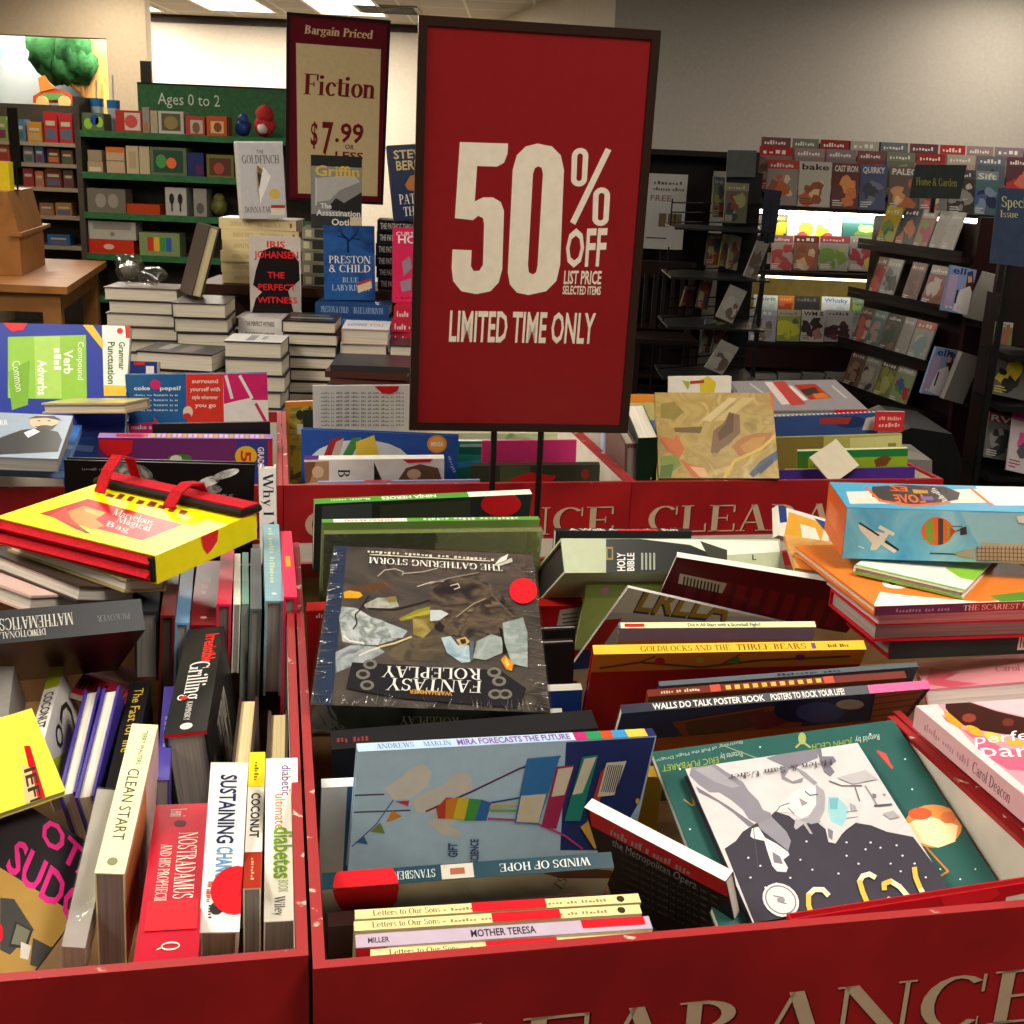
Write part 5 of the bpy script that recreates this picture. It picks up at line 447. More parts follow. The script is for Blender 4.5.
('hb','hardcover_book','black jacketed hardcover, sixth in the tall centre stack of black jackets','book','the tall centre stack of black jackets on the display table',(-.6966,3.4903,.8085),(.9995,0,0,.0329),(.161,.2013,.0355),'#1e1c1d','#cfc5b2',{}),
('hb','hardcover_book','black jacketed hardcover, fifth in the tall centre stack of black jackets','book','the tall centre stack of black jackets on the display table',(-.6954,3.4933,.8446),(.9994,0,0,.036),(.1603,.2005,.0355),'#1e1c1d','#cfc5b2',{}),
('hb','hardcover_book','black jacketed hardcover, fourth in the tall centre stack of black jackets','book','the tall centre stack of black jackets on the display table',(-.6973,3.4971,.8807),(.9995,0,0,.0305),(.1613,.2016,.0355),'#1e1c1d','#cfc5b2',{}),
('hb','hardcover_book','black jacketed hardcover, third in the tall centre stack of black jackets','book','the tall centre stack of black jackets on the display table',(-.7026,3.5013,.9167),(1.0,0,0,.0097),(.1583,.198,.0355),'#1e1c1d','#cfc5b2',{}),
('hb','hardcover_book','black jacketed hardcover, second in the tall centre stack of black jackets','book','the tall centre stack of black jackets on the display table',(-.7002,3.4914,.9528),(.9999,0,0,.0164),(.1608,.2011,.0355),'#1e1c1d','#cfc5b2',{}),
('hb','hardcover_book','black jacketed hardcover topping the tall centre stack of black jackets','book','the tall centre stack of black jackets on the display table',(-.7042,3.4926,.9889),(.9997,0,0,.0252),(.1586,.1984,.0355),'#1e1c1d','#cfc5b2',{'front':(('R','#211f22',0,0,1,1),('R','#8a8a84',.1,.3,.9,.45),('R','#5f6a5a',.2,.6,.8,.75))}),
('hb','hardcover_book','white covered hardcover lowest in the stack topped by a red-titled cover','book','the stack with a white and red title cover on it on the display table',(-.5303,3.4427,.7003),(.9998,0,0,.0198),(.136,.1882,.0443),'#d0a090','#cfc5b2',{}),
('hb','hardcover_book','white covered hardcover, sixth in the stack topped by a red-titled cover','book','the stack with a white and red title cover on it on the display table',(-.5247,3.4481,.7453),(.9997,0,0,.025),(.1368,.1893,.0443),'#c8c0b8','#cfc5b2',{}),
('hb','hardcover_book','white covered hardcover, fifth in the stack topped by a red-titled cover','book','the stack with a white and red title cover on it on the display table',(-.5331,3.4454,.7903),(.9999,0,0,.017),(.139,.1923,.0443),'#9ab0b8','#cfc5b2',{}),
('hb','hardcover_book','white covered hardcover, fourth in the stack topped by a red-titled cover','book','the stack with a white and red title cover on it on the display table',(-.5319,3.4518,.8353),(.9998,0,0,.0184),(.137,.1895,.0443),'#d0a090','#cfc5b2',{}),
('hb','hardcover_book','white covered hardcover, third in the stack topped by a red-titled cover','book','the stack with a white and red title cover on it on the display table',(-.5246,3.4436,.8803),(.9998,0,0,.0218),(.1354,.1874,.0443),'#c8c0b8','#cfc5b2',{}),
('hb','hardcover_book','white covered hardcover, second in the stack topped by a red-titled cover','book','the stack with a white and red title cover on it on the display table',(-.5244,3.4523,.9252),(.9996,0,0,.0278),(.1367,.1891,.0443),'#9ab0b8','#cfc5b2',{}),
('hb','hardcover_book','white covered hardcover topping the stack topped by a red-titled cover','book','the stack with a white and red title cover on it on the display table',(-.5199,3.4471,.9702),(.9993,0,0,.0373),(.137,.1895,.0443),'#d0a090','#cfc5b2',{'front':(('R','#dcdde0',0,0,1,1),('T','#3a4a9a','LOVING',.1,.35,.5,.6,0,'b'),('T','#c03a4a','YOU',.55,.35,.85,.6,0,'b'))}),
('hb','hardcover_book','blue spined thriller lowest in the stack under the blue tree novel','book','the stack under the blue tree novel on the display table',(-.4112,3.7546,.7003),(.6979,0,0,.7162),(.1533,.2312,.0383),'#24406f','#cfc5b2',{'spine':10008}),
('hb','hardcover_book','blue spined thriller, eighth in the stack under the blue tree novel','book','the stack under the blue tree novel on the display table',(-.4051,3.7552,.7392),(.6831,0,0,.7303),(.1572,.237,.0383),'#223a66','#cfc5b2',{'spine':10008}),
('hb','hardcover_book','blue spined thriller, seventh in the stack under the blue tree novel','book','the stack under the blue tree novel on the display table',(-.415,3.7593,.7781),(.6847,0,0,.7288),(.1527,.2302,.0383),'#24406f','#cfc5b2',{'spine':10008}),
('hb','hardcover_book','blue spined thriller, sixth in the stack under the blue tree novel','book','the stack under the blue tree novel on the display table',(-.4096,3.7606,.817),(.6918,0,0,.7221),(.1533,.2312,.0383),'#223a66','#cfc5b2',{'spine':10008}),
('hb','hardcover_book','blue spined thriller, fifth in the stack under the blue tree novel','book','the stack under the blue tree novel on the display table',(-.4146,3.7507,.8559),(.6978,0,0,.7163),(.1547,.2332,.0383),'#24406f','#cfc5b2',{'spine':10008}),
('hb','hardcover_book','blue spined thriller, fourth in the stack under the blue tree novel','book','the stack under the blue tree novel on the display table',(-.403,3.7633,.8949),(.6827,0,0,.7307),(.1544,.2328,.0383),'#223a66','#cfc5b2',{'spine':10008}),
('hb','hardcover_book','blue spined thriller, third in the stack under the blue tree novel','book','the stack under the blue tree novel on the display table',(-.405,3.7554,.9338),(.6922,0,0,.7217),(.1539,.232,.0383),'#24406f','#cfc5b2',{'spine':10008}),
('hb','hardcover_book','blue spined thriller, second in the stack under the blue tree novel','book','the stack under the blue tree novel on the display table',(-.4071,3.7537,.9727),(.6968,0,0,.7173),(.1542,.2324,.0383),'#223a66','#cfc5b2',{'spine':10008}),
('hb','hardcover_book','blue spined thriller topping the stack under the blue tree novel','book','the stack under the blue tree novel on the display table',(-.4161,3.7539,1.0116),(.7,0,0,.7141),(.1549,.2335,.0383),'#24406f','#cfc5b2',{'spine':10008}),
('hb','hardcover_book','red and pink spined hardcover lowest in the stack under the hot pink novel','book','the stack under the hot pink novel on the display table',(-.2154,3.7072,.7003),(.6961,0,0,.718),(.154,.1795,.0386),'#b8283c','#cfc5b2',{'spine':11405}),
('hb','hardcover_book','red and pink spined hardcover, eighth in the stack under the hot pink novel','book','the stack under the hot pink novel on the display table',(-.2231,3.7052,.7395),(.7068,0,0,.7074),(.1552,.1808,.0386),'#c23a4c','#cfc5b2',{'spine':11405}),
('hb','hardcover_book','red and pink spined hardcover, seventh in the stack under the hot pink novel','book','the stack under the hot pink novel on the display table',(-.2199,3.7015,.7787),(.6875,0,0,.7261),(.1538,.1793,.0386),'#b8283c','#cfc5b2',{'spine':11405}),
('hb','hardcover_book','red and pink spined hardcover, sixth in the stack under the hot pink novel','book','the stack under the hot pink novel on the display table',(-.2147,3.7066,.818),(.6823,0,0,.7311),(.154,.1795,.0386),'#c23a4c','#cfc5b2',{'spine':11405}),
('hb','hardcover_book','red and pink spined hardcover, fifth in the stack under the hot pink novel','book','the stack under the hot pink novel on the display table',(-.2139,3.6993,.8572),(.691,0,0,.7228),(.1555,.1812,.0386),'#b8283c','#cfc5b2',{'spine':11405}),
('hb','hardcover_book','red and pink spined hardcover, fourth in the stack under the hot pink novel','book','the stack under the hot pink novel on the display table',(-.2167,3.7034,.8964),(.6881,0,0,.7256),(.1541,.1796,.0386),'#c23a4c','#cfc5b2',{'spine':11405}),
('hb','hardcover_book','red and pink spined hardcover, third in the stack under the hot pink novel','book','the stack under the hot pink novel on the display table',(-.2193,3.7002,.9357),(.6997,0,0,.7144),(.1551,.1808,.0386),'#b8283c','#cfc5b2',{'spine':11405}),
('hb','hardcover_book','red and pink spined hardcover, second in the stack under the hot pink novel','book','the stack under the hot pink novel on the display table',(-.2205,3.7016,.9749),(.6885,0,0,.7253),(.1554,.1811,.0386),'#c23a4c','#cfc5b2',{'spine':11405}),
('hb','hardcover_book','red and pink spined hardcover topping the stack under the hot pink novel','book','the stack under the hot pink novel on the display table',(-.2123,3.7025,1.0141),(.6958,0,0,.7183),(.1569,.1829,.0386),'#b8283c','#cfc5b2',{'spine':11405}),
('hb','hardcover_book','pale paged hardcover lowest in the small stack in front of the pink spined ones','book','the small stack in front of the pink spined ones on the display table',(-.3797,3.5715,.7004),(.7075,0,0,-.7067),(.1513,.1494,.0545),'#2a2628','#cfc5b2',{}),
('hb','hardcover_book','pale paged hardcover, fourth in the small stack in front of the pink spined ones','book','the small stack in front of the pink spined ones on the display table',(-.3822,3.5715,.7557),(.7244,0,0,-.6894),(.1506,.1488,.0545),'#6a4a3a','#cfc5b2',{}),
('hb','hardcover_book','pale paged hardcover, third in the small stack in front of the pink spined ones','book','the small stack in front of the pink spined ones on the display table',(-.3756,3.5641,.811),(.7166,0,0,-.6975),(.1495,.1477,.0545),'#2a2628','#cfc5b2',{}),
('hb','hardcover_book','pale paged hardcover, second in the small stack in front of the pink spined ones','book','the small stack in front of the pink spined ones on the display table',(-.3856,3.5732,.8663),(.7144,0,0,-.6998),(.1515,.1496,.0545),'#6a4a3a','#cfc5b2',{}),
('hb','hardcover_book','pale paged hardcover topping the small stack in front of the pink spined ones','book','the small stack in front of the pink spined ones on the display table',(-.3841,3.5695,.9216),(.724,0,0,-.6898),(.1497,.1479,.0545),'#2a2628','#cfc5b2',{}),
('hb','hardcover_book','grey spined thriller lowest in the upper stack under the black and white thriller','book','the upper stack under the black and white thriller on the display table',(-.5395,4.0077,1.0735),(.6843,0,0,.7292),(.1533,.1932,.038),'#5a5850','#cfc5b2',{'spine':10514}),
('hb','hardcover_book','grey spined thriller, fourth in the upper stack under the black and white thriller','book','the upper stack under the black and white thriller on the display table',(-.5449,4.0048,1.1121),(.6947,0,0,.7193),(.1542,.1943,.038),'#5a5850','#cfc5b2',{'spine':10514}),
('hb','hardcover_book','grey spined thriller, third in the upper stack under the black and white thriller','book','the upper stack under the black and white thriller on the display table',(-.5432,4.0104,1.1508),(.6868,0,0,.7269),(.153,.1928,.038),'#5a5850','#cfc5b2',{'spine':10514}),
('hb','hardcover_book','grey spined thriller, second in the upper stack under the black and white thriller','book','the upper stack under the black and white thriller on the display table',(-.544,4.0078,1.1894),(.6873,0,0,.7264),(.1558,.1962,.038),'#5a5850','#cfc5b2',{'spine':10514}),
('hb','hardcover_book','grey spined thriller topping the upper stack under the black and white thriller','book','the upper stack under the black and white thriller on the display table',(-.5339,4.0004,1.228),(.6825,0,0,.7308),(.1573,.1982,.038),'#5a5850','#cfc5b2',{'spine':10514}),
('hb','hardcover_book','black spined thriller lowest in the upper stack under the navy thriller','book','the upper stack under the navy thriller on the display table',(-.2738,4.0124,1.0735),(.686,0,0,.7276),(.1537,.2094,.0372),'#1a1a20','#cfc5b2',{'spine':10197}),
('hb','hardcover_book','black spined thriller, fifth in the upper stack under the navy thriller','book','the upper stack under the navy thriller on the display table',(-.279,4.0112,1.1113),(.6893,0,0,.7245),(.1533,.2088,.0372),'#1a1a20','#cfc5b2',{'spine':10197}),
('hb','hardcover_book','black spined thriller, fourth in the upper stack under the navy thriller','book','the upper stack under the navy thriller on the display table',(-.2789,3.9968,1.149),(.7034,0,0,.7108),(.1555,.2119,.0372),'#1a1a20','#cfc5b2',{'spine':10197}),
('hb','hardcover_book','black spined thriller, third in the upper stack under the navy thriller','book','the upper stack under the navy thriller on the display table',(-.282,4.0042,1.1867),(.6916,0,0,.7223),(.1529,.2083,.0372),'#1a1a20','#cfc5b2',{'spine':10197}),
('hb','hardcover_book','black spined thriller, second in the upper stack under the navy thriller','book','the upper stack under the navy thriller on the display table',(-.2792,4.0045,1.2245),(.7053,0,0,.7089),(.1529,.2083,.0372),'#1a1a20','#cfc5b2',{'spine':10197}),
('hb','hardcover_book','black spined thriller topping the upper stack under the navy thriller','book','the upper stack under the navy thriller on the display table',(-.2765,4.0052,1.2622),(.6851,0,0,.7285),(.1533,.2088,.0372),'#1a1a20','#cfc5b2',{'spine':10197}),
('hb','hardcover_book','thin brown book lowest in the flat brown stack behind the fine-print paperback','book','the flat brown stack behind the fine print paperback on the display table',(-.2798,3.1032,.8311),(.6921,0,0,.7218),(.1999,.2171,.0168),'#4a2c24','#cfc5b2',{}),
('hb','hardcover_book','thin brown book, seventh in the flat brown stack behind the fine-print paperback','book','the flat brown stack behind the fine print paperback on the display table',(-.2923,3.1014,.8481),(.7057,0,0,.7085),(.2012,.2185,.0168),'#33302e','#cfc5b2',{}),
('hb','hardcover_book','thin brown book, sixth in the flat brown stack behind the fine-print paperback','book','the flat brown stack behind the fine print paperback on the display table',(-.2836,3.1042,.8652),(.6945,0,0,.7195),(.2025,.2199,.0168),'#5a3a34','#cfc5b2',{}),
('hb','hardcover_book','thin brown book, fifth in the flat brown stack behind the fine-print paperback','book','the flat brown stack behind the fine print paperback on the display table',(-.2901,3.1049,.8822),(.7006,0,0,.7136),(.2003,.2175,.0168),'#4a2c24','#cfc5b2',{}),
('hb','hardcover_book','thin brown book, fourth in the flat brown stack behind the fine-print paperback','book','the flat brown stack behind the fine print paperback on the display table',(-.29,3.1035,.8992),(.6942,0,0,.7198),(.1978,.2148,.0168),'#33302e','#cfc5b2',{}),
('hb','hardcover_book','thin brown book, third in the flat brown stack behind the fine-print paperback','book','the flat brown stack behind the fine print paperback on the display table',(-.2827,3.1085,.9162),(.6887,0,0,.7251),(.1981,.2151,.0168),'#5a3a34','#cfc5b2',{}),
('hb','hardcover_book','thin brown book, second in the flat brown stack behind the fine-print paperback','book','the flat brown stack behind the fine print paperback on the display table',(-.2929,3.0956,.9332),(.705,0,0,.7092),(.201,.2183,.0168),'#4a2c24','#cfc5b2',{}),
('hb','hardcover_book','thin brown book topping the flat brown stack behind the fine-print paperback','book','the flat brown stack behind the fine print paperback on the display table',(-.2814,3.1051,.9502),(.6923,0,0,.7216),(.1984,.2155,.0168),'#33302e','#cfc5b2',{}),
('hb','hardcover_book','grey white novel with torn paper bird window and gold seal, displayed on the cream stack','book',None,(-.9376,3.9926,1.2903),(.6573,.7494,.0433,.0663),(.1523,.2388,.035),'#cfcac8','#cfc5b2',{'front':(('R','#c9c5c6',0,0,1,1),('R','#d6d0c4',0,0,.08,1),('T','#3a3634','THE',.45,.86,.6,.91,0,'n'),('T','#4a4644','GOLDFINCH',.14,.73,.92,.84,0,'s'),('T','#3f3b3a','DONNA TARTT',.14,.08,.8,.16,0,'s'),('P','#8a6a3a',685,1696,864,1540,769,1069,663,911),('P','#3a302a',670,1478,822,1383,731,974),('P','#efece8',870,1633,1105,1351,696,465,694,911),('P','#a8a29e',651,1665,694,911,696,465,631,911),('C','#d8b860',.78,.33,.017,20),('P','#a83a3c',1046,431,1496,429,1490,332,1040,335),('P','#e4dcc8',1040,335,1490,332,1476,107,1025,110))}),
('hb','hardcover_book','red lettered thriller with a black head silhouette, displayed on the white spined stack','book',None,(-.8701,3.8214,1.0034),(.7128,.6947,.0653,.0705),(.1609,.2387,.03),'#cfc4bc','#cfc5b2',{'front':(('R','#c9bdb4',0,0,1,1),('P','#1c1719',407,1932,813,2097,1279,1984,1555,1616,1576,894,1379,416,1497,-156,172,-174,51,15,187,460,378,652,103,867,207,1338),('P','#a8a29c',1195,729,1578,1052,1628,101,1372,-30),('T','#d2282c','IRIS',.35,.86,.7,.94,0,'b'),('T','#d2282c','JOHANSEN',.1,.72,.95,.81,0,'b'),('T','#d2282c','THE',.35,.46,.68,.54,0,'b'),('T','#d2282c','PERFECT',.16,.3,.9,.38,0,'b'),('T','#d2282c','WITNESS',.14,.13,.92,.21,0,'b'))}),
('hb','hardcover_book','blue novel with a bare tree and white lettering, displayed on the blue stack','book',None,(-.636,3.8459,1.0509),(.7139,.6954,.0503,.0648),(.1622,.2318,.035),'#1f3a6e','#cfc5b2',{'front':(('R','N:6:#152c5c,#2a5a9a,#1d3a72',0,0,1,1),('P','#0f2040',806,1496,812,1899,750,1899,743,1495),('P','#0f2040',814,1895,607,2099,562,2055,769,1851),('P','#0f2040',788,1797,1060,2065,1027,2097,755,1829),('P','#0f2040',702,1960,465,2023,454,1987,691,1924),('P','#0f2040',894,1931,1163,1868,1173,1905,903,1967),('P','#0f2040',613,2067,546,2203,518,2188,585,2052),('P','#0f2040',1047,2060,1118,2230,1089,2241,1018,2071),('T','#e6e4dc','PRESTON',.1,.5,.92,.6,0,'s'),('T','#e6e4dc','& CHILD',.1,.38,.92,.48,0,'s'),('T','#a8c4e0','BLUE',.36,.24,.68,.31,0,'s'),('T','#a8c4e0','LABYRINTH',.15,.13,.9,.21,0,'s'),('P','#d8c4a0',1044,479,1492,641,1521,388,1072,226),('P','#b03a3c',1045,543,1492,704,1491,610,1043,448))}),
('hb','hardcover_book','black and white thriller with a gold author name, displayed on the upper shelf','book',None,(-.7076,4.0152,1.2672),(.7053,.7015,.0724,.0719),(.1644,.2287,.035),'#4a4a48','#cfc5b2',{'front':(('R','#8a8a86',0,0,1,1),('R','#2a2a2a',0,.85,1,1),('P','#b4b4b0',157,1564,932,1658,1418,1678,1582,1495,932,1217,608,888,154,808),('P','#2c2c2c',607,729,802,958,1063,809,1649,1181,1654,478,607,569),('P','#3c3c3a',-10,420,1654,542,1657,27,-12,-27),('P','#c9c9c4',133,1575,129,700,178,701,181,1577),('T','#d9b84a','Griffin',.08,.72,.95,.86,0,'b'),('T','#e6e4de','The',.18,.27,.4,.34,0,'b'),('T','#e6e4de','Assassination',.1,.17,.97,.25,0,'b'),('T','#e6e4de','Option',.4,.04,.95,.13,0,'b'),('P','#d8c8a8',1261,368,1622,380,1624,91,1262,79))}),
('hb','hardcover_book','navy thriller with a fiery figure, displayed behind the half price sign','book',None,(-.4185,3.8696,1.3004),(.7417,.6555,.0515,.1325),(.1624,.2316,.035),'#182244','#cfc5b2',{'front':(('R','#1a2648',0,0,1,1),('P','#b06a2c',432,1089,619,1354,881,1399,1234,1071,888,846,512,931),('T','#c9b47a','STEVE',.1,.82,.75,.93,0,'b'),('T','#c9b47a','BERRY',.13,.67,.75,.79,0,'b'),('T','#e2dcd0','PATRIOT',.12,.22,.85,.35,0,'s'),('T','#e2dcd0','THREAT',.18,.06,.85,.18,0,'s'))}),
('hb','hardcover_book','hot pink novel with white lettering, displayed half hidden by the half price sign','book',None,(-.4167,3.8383,1.0547),(.693,.716,.0575,.0615),(.1645,.2334,.03),'#dc2a5c','#cfc5b2',{'front':(('R','#de2f60',0,0,1,1),('T','#f2d8dc','CURTIS',.06,.9,.5,.95,0,'b'),('T','#f4e8e8','HO',.1,.8,.45,.9,0,'b'),('P','#9a8a98',293,1281,544,1473,612,1099,360,843),('P','#9a8a98',235,651,584,784,588,404,301,336),('T','#8a2040','A NOVEL',.06,.05,.4,.09,0,'x'))}),
('hb','hardcover_book','rear of the two hardcovers leaning on the dark jacketed stack','book',None,(-1.0741,3.8806,1.0646),(.6869,.5188,-.3067,-.4062),(.155,.2088,.03),'#6a6250','#cbb98c',{}),
('hb','hardcover_book','front of the two hardcovers leaning on the dark jacketed stack','book',None,(-1.0536,3.7705,1.0603),(.6895,.5154,-.3047,-.4077),(.155,.2175,.03),'#4a3f36','#d6c79c',{}),
('mag','magazine','yellow magazine, first from the far end on garden rack top tier','magazine','magazines on the top tier of the home and garden rack',(2.0619,7.0984,1.1252),(.6291,.4915,-.3707,-.4745),(.1677,.225,.008),'#c9a82c','#cfcac0',{'front':('M',399,'#c9a82c','#d8c03a',('#7a9a4a','#a8b86a','#5a7a3a'),None,'#e8e4de')}),
('mag','magazine','charcoal with an orange dish magazine, second from the far end on garden rack top tier','magazine','magazines on the top tier of the home and garden rack',(2.1136,6.9176,1.1252),(.6291,.4915,-.3707,-.4745),(.1692,.225,.008),'#3a3c42','#cfcac0',{'front':('M',400,'#3a3c42','#2c2e34',('#c9763a','#d98a4a'),None,'#e8e4de')}),
('mag','magazine','pink and lime magazine, third from the far end on garden rack top tier','magazine','magazines on the top tier of the home and garden rack',(2.1627,6.7456,1.1252),(.6291,.4915,-.3707,-.4745),(.1332,.225,.008),'#b07a6a','#cfcac0',{'front':('M',401,'#b07a6a','#c9b8a8',('#b04a5a','#8a9a4a'),None,'#e8e4de')}),
('mag','magazine','pale grey magazine, fourth from the far end on garden rack top tier','magazine','magazines on the top tier of the home and garden rack',(2.2044,6.5996,1.1252),(.6291,.4915,-.3707,-.4745),(.1097,.225,.008),'#b4aea4','#cfcac0',{'front':('M',402,'#b4aea4','#bcb6ac',('#aaa49a',),None,'#e8e4de')}),
('mag','magazine','white edged magazine, fifth from the far end on garden rack top tier','magazine','magazines on the top tier of the home and garden rack',(2.2345,6.4941,1.1252),(.6291,.4915,-.3707,-.4745),(.1063,.225,.008),'#c4beb4','#cfcac0',{'front':('M',403,'#c4beb4','#c9c4ba',('#b9b3a9',),None,'#e8e4de')}),
('mag','magazine','rose patterned magazine, first from the far end on garden rack second tier','magazine','magazines on the second tier of the home and garden rack',(2.0413,7.0612,.8404),(.6291,.4915,-.3707,-.4745),(.1074,.225,.008),'#8a5a50','#cfcac0',{'front':('M',400,'#8a5a50','#a07a6c',('#b03a3a','#c96a5a','#d8b0a0'),None,'#e8e4de')}),
('mag','magazine','white car magazine, second from the far end on garden rack second tier','magazine','magazines on the second tier of the home and garden rack',(2.0708,6.9579,.8404),(.6291,.4915,-.3707,-.4745),(.1453,.225,.008),'#a9a49a','#cfcac0',{'front':('M',401,'#a9a49a','#c4c0b8',('#3a3a3c','#6a6a6c'),None,'#e8e4de')}),
('mag','magazine','brown interior magazine, third from the far end on garden rack second tier','magazine','magazines on the second tier of the home and garden rack',(2.1356,6.7312,.8404),(.6291,.4915,-.3707,-.4745),(.1363,.225,.008),'#6a4034','#cfcac0',{'front':('M',402,'#6a4034','#9a6a4c',('#8a4a3a','#5a3028'),None,'#e8e4de')}),
('mag','magazine','red room magazine, fourth from the far end on garden rack second tier','magazine','magazines on the second tier of the home and garden rack',(2.1861,6.5545,.8404),(.6291,.4915,-.3707,-.4745),(.1836,.225,.008),'#8a4a40','#cfcac0',{'front':('M',403,'#8a4a40','#b4a89a',('#7a302c','#c4b4a4'),None,'#e8e4de')}),
('mag','magazine','dusty rose magazine, first from the far end on garden rack third tier','magazine','magazines on the third tier of the home and garden rack',(1.9957,7.1115,.542),(.6291,.4915,-.3707,-.4745),(.135,.225,.008),'#7a5a50','#cfcac0',{'front':('M',401,'#7a5a50','#8a6c60',('#b03a3a','#c96a5a','#d8b0a0'),None,'#e8e4de')}),
('mag','magazine','teal titled magazine, second from the far end on garden rack third tier','magazine','magazines on the third tier of the home and garden rack',(2.0358,6.9712,.542),(.6291,.4915,-.3707,-.4745),(.13,.225,.008),'#5a7a78','#cfcac0',{'front':('M',402,'#5a7a78','#8aa49c',('#4a7a7a','#b09a8a'),None,'#e8e4de')}),
('mag','magazine','dark garden magazine, third from the far end on garden rack third tier','magazine','magazines on the third tier of the home and garden rack',(2.0745,6.836,.542),(.6291,.4915,-.3707,-.4745),(.1559,.225,.008),'#5a5040','#cfcac0',{'front':('M',403,'#5a5040','#3a3c2c',('#8a6a4a','#3a4a2c'),None,'#e8e4de')}),
('mag','magazine','blank grey magazine, fourth from the far end on garden rack third tier','magazine','magazines on the third tier of the home and garden rack',(2.1201,6.6763,.542),(.6291,.4915,-.3707,-.4745),(.11,.225,.008),'#aaa49a','#cfcac0',{'front':('M',404,'#aaa49a','#b0aaa0',('#a49e94',),None,'#e8e4de')}),
('mag','magazine','white and coral magazine, fifth from the far end on garden rack third tier','magazine','magazines on the third tier of the home and garden rack',(2.153,6.5611,.542),(.6291,.4915,-.3707,-.4745),(.1725,.225,.008),'#a4a49c','#cfcac0',{'front':('M',405,'#a4a49c','#c47a64',('#8aa0a0','#c4c0b4'),None,'#e8e4de')}),
('mag','magazine','brown portrait magazine, first from the far end on garden rack lowest tier','magazine','magazines on the lowest tier of the home and garden rack',(1.9669,7.1033,.2842),(.6291,.4915,-.3707,-.4745),(.1702,.225,.008),'#7a5a4c','#cfcac0',{'front':('M',402,'#7a5a4c','#8a6a5a',('#5a3a30','#a08070'),None,'#e8e4de')}),
('mag','magazine','pale family magazine, second from the far end on garden rack lowest tier','magazine','magazines on the lowest tier of the home and garden rack',(2.0136,6.9397,.2842),(.6291,.4915,-.3707,-.4745),(.1522,.225,.008),'#a09a8c','#cfcac0',{'front':('M',403,'#a09a8c','#b4b0a0',('#4a4a50','#c4b8a8'),None,'#e8e4de')}),
('mag','magazine','yellow green magazine, third from the far end on garden rack lowest tier','magazine','magazines on the lowest tier of the home and garden rack',(2.0583,6.7832,.2842),(.6291,.4915,-.3707,-.4745),(.1661,.225,.008),'#7a7a4a','#cfcac0',{'front':('M',404,'#7a7a4a','#5a5a3a',('#9aa03a','#b4b46a'),None,'#e8e4de')}),
('mag','magazine','bright garden magazine, fourth from the far end on garden rack lowest tier','magazine','magazines on the lowest tier of the home and garden rack',(2.104,6.6235,.2842),(.6291,.4915,-.3707,-.4745),(.1685,.225,.008),'#8a9a6a','#cfcac0',{'front':('M',405,'#8a9a6a','#b0b0a0',('#b03a3a','#3a5a9a','#5a8a3a'),None,'#e8e4de')}),
('mag','magazine','upper pocket magazine with a long haired woman in white on the maroon rack end','magazine',None,(2.1161,6.0442,.8735),(.7249,.6618,.174,.0796),(.1627,.227,.018),'#8a9ac0','#cfcac0',{'front':(('R','#8fa0c8',0,0,1,1),('R','#b8a0c4',0,.1,.35,.8),('P','#4a2c24',1103,2089,1400,2186,1727,1279,1639,455,1180,691,1145,1493),('P','#e6e0e0',856,1146,1422,1434,1868,794,1591,-61,635,104),('P','#d0a08c',1145,1945,1393,1984,1490,1647,1255,1560),('T','#2c4a7a','elle',.1,.84,.92,.98,0,'b'),('R','#2a2428',.4,.2,.47,.5),('T','#d8d0d8','DENIM',.08,.06,.85,.16,0,'x'))}),
('mag','magazine','lower pocket magazine with a long haired woman in white on the maroon rack end','magazine',None,(2.0721,6.0419,.4502),(.6758,.7085,.1911,.0693),(.1506,.2453,.018),'#8a9ac0','#cfcac0',{'front':(('R','#8fa0c8',0,0,1,1),('R','#b8a0c4',0,.1,.35,.8),('P','#4a2c24',877,2312,1129,2349,1556,1347,1476,585,1030,845,985,1586),('P','#e6e0e0',566,1313,1111,1604,1538,916,1395,-21,379,166),('P','#d0a08c',878,2153,1129,2190,1215,1832,984,1745),('T','#2c4a7a','elle',.1,.84,.92,.98,0,'b'),('R','#2a2428',.4,.2,.47,.5),('T','#d8d0d8','DENIM',.08,.06,.85,.16,0,'x'))}),
('mag','magazine','blank back of the upper magazine bundle beside the long haired woman, rack end','magazine',None,(2.2606,6.112,.8437),(.6368,.7391,.2135,.0511),(.1439,.2385,.03),'#a8a49c','#cfcac0',{'front':(('R','#aca79e',0,0,1,1),)}),
('mag','magazine','blank back of the lower magazine bundle beside the long haired woman, rack end','magazine',None,(2.1805,6.0431,.4282),(.6729,.6958,.2427,.0646),(.1438,.2519,.03),'#a8a49c','#cfcac0',{'front':(('R','#aca79e',0,0,1,1),)}),
('mag','magazine','travel collage magazine, first from the left front row atop the magazine wall','magazine','front row on top of the back magazine wall',(1.4888,7.6,1.3126),(.7771,.6293,0,0),(.1932,.275,.008),'#8a8078','#cfcac0',{'front':('M',468,'#8a8078','#b04038',('#c98a4c','#b05a2c','#d9b48a','#8a4a2c'),None,'#d8d4cc')}),
('mag','magazine','bake magazine, second from the left front row atop the magazine wall','magazine','front row on top of the back magazine wall',(1.6883,7.6,1.3105),(.7771,.6293,0,0),(.1995,.275,.008),'#b4aca0','#cfcac0',{'front':('M',469,'#b4aca0','#b8b0a4',('#c98a4c','#b05a2c','#d9b48a','#8a4a2c'),'bake','#2a2a2e')}),
('mag','magazine','cast iron skillet magazine, third from the left front row atop the magazine wall','magazine','front row on top of the back magazine wall',(1.894,7.6,1.3085),(.7771,.6293,0,0),(.1684,.275,.008),'#5a2c24','#cfcac0',{'front':('M',470,'#5a2c24','#6a3a30',('#c9703a','#d98a4a'),'CAST IRON','#d8d4cc')}),
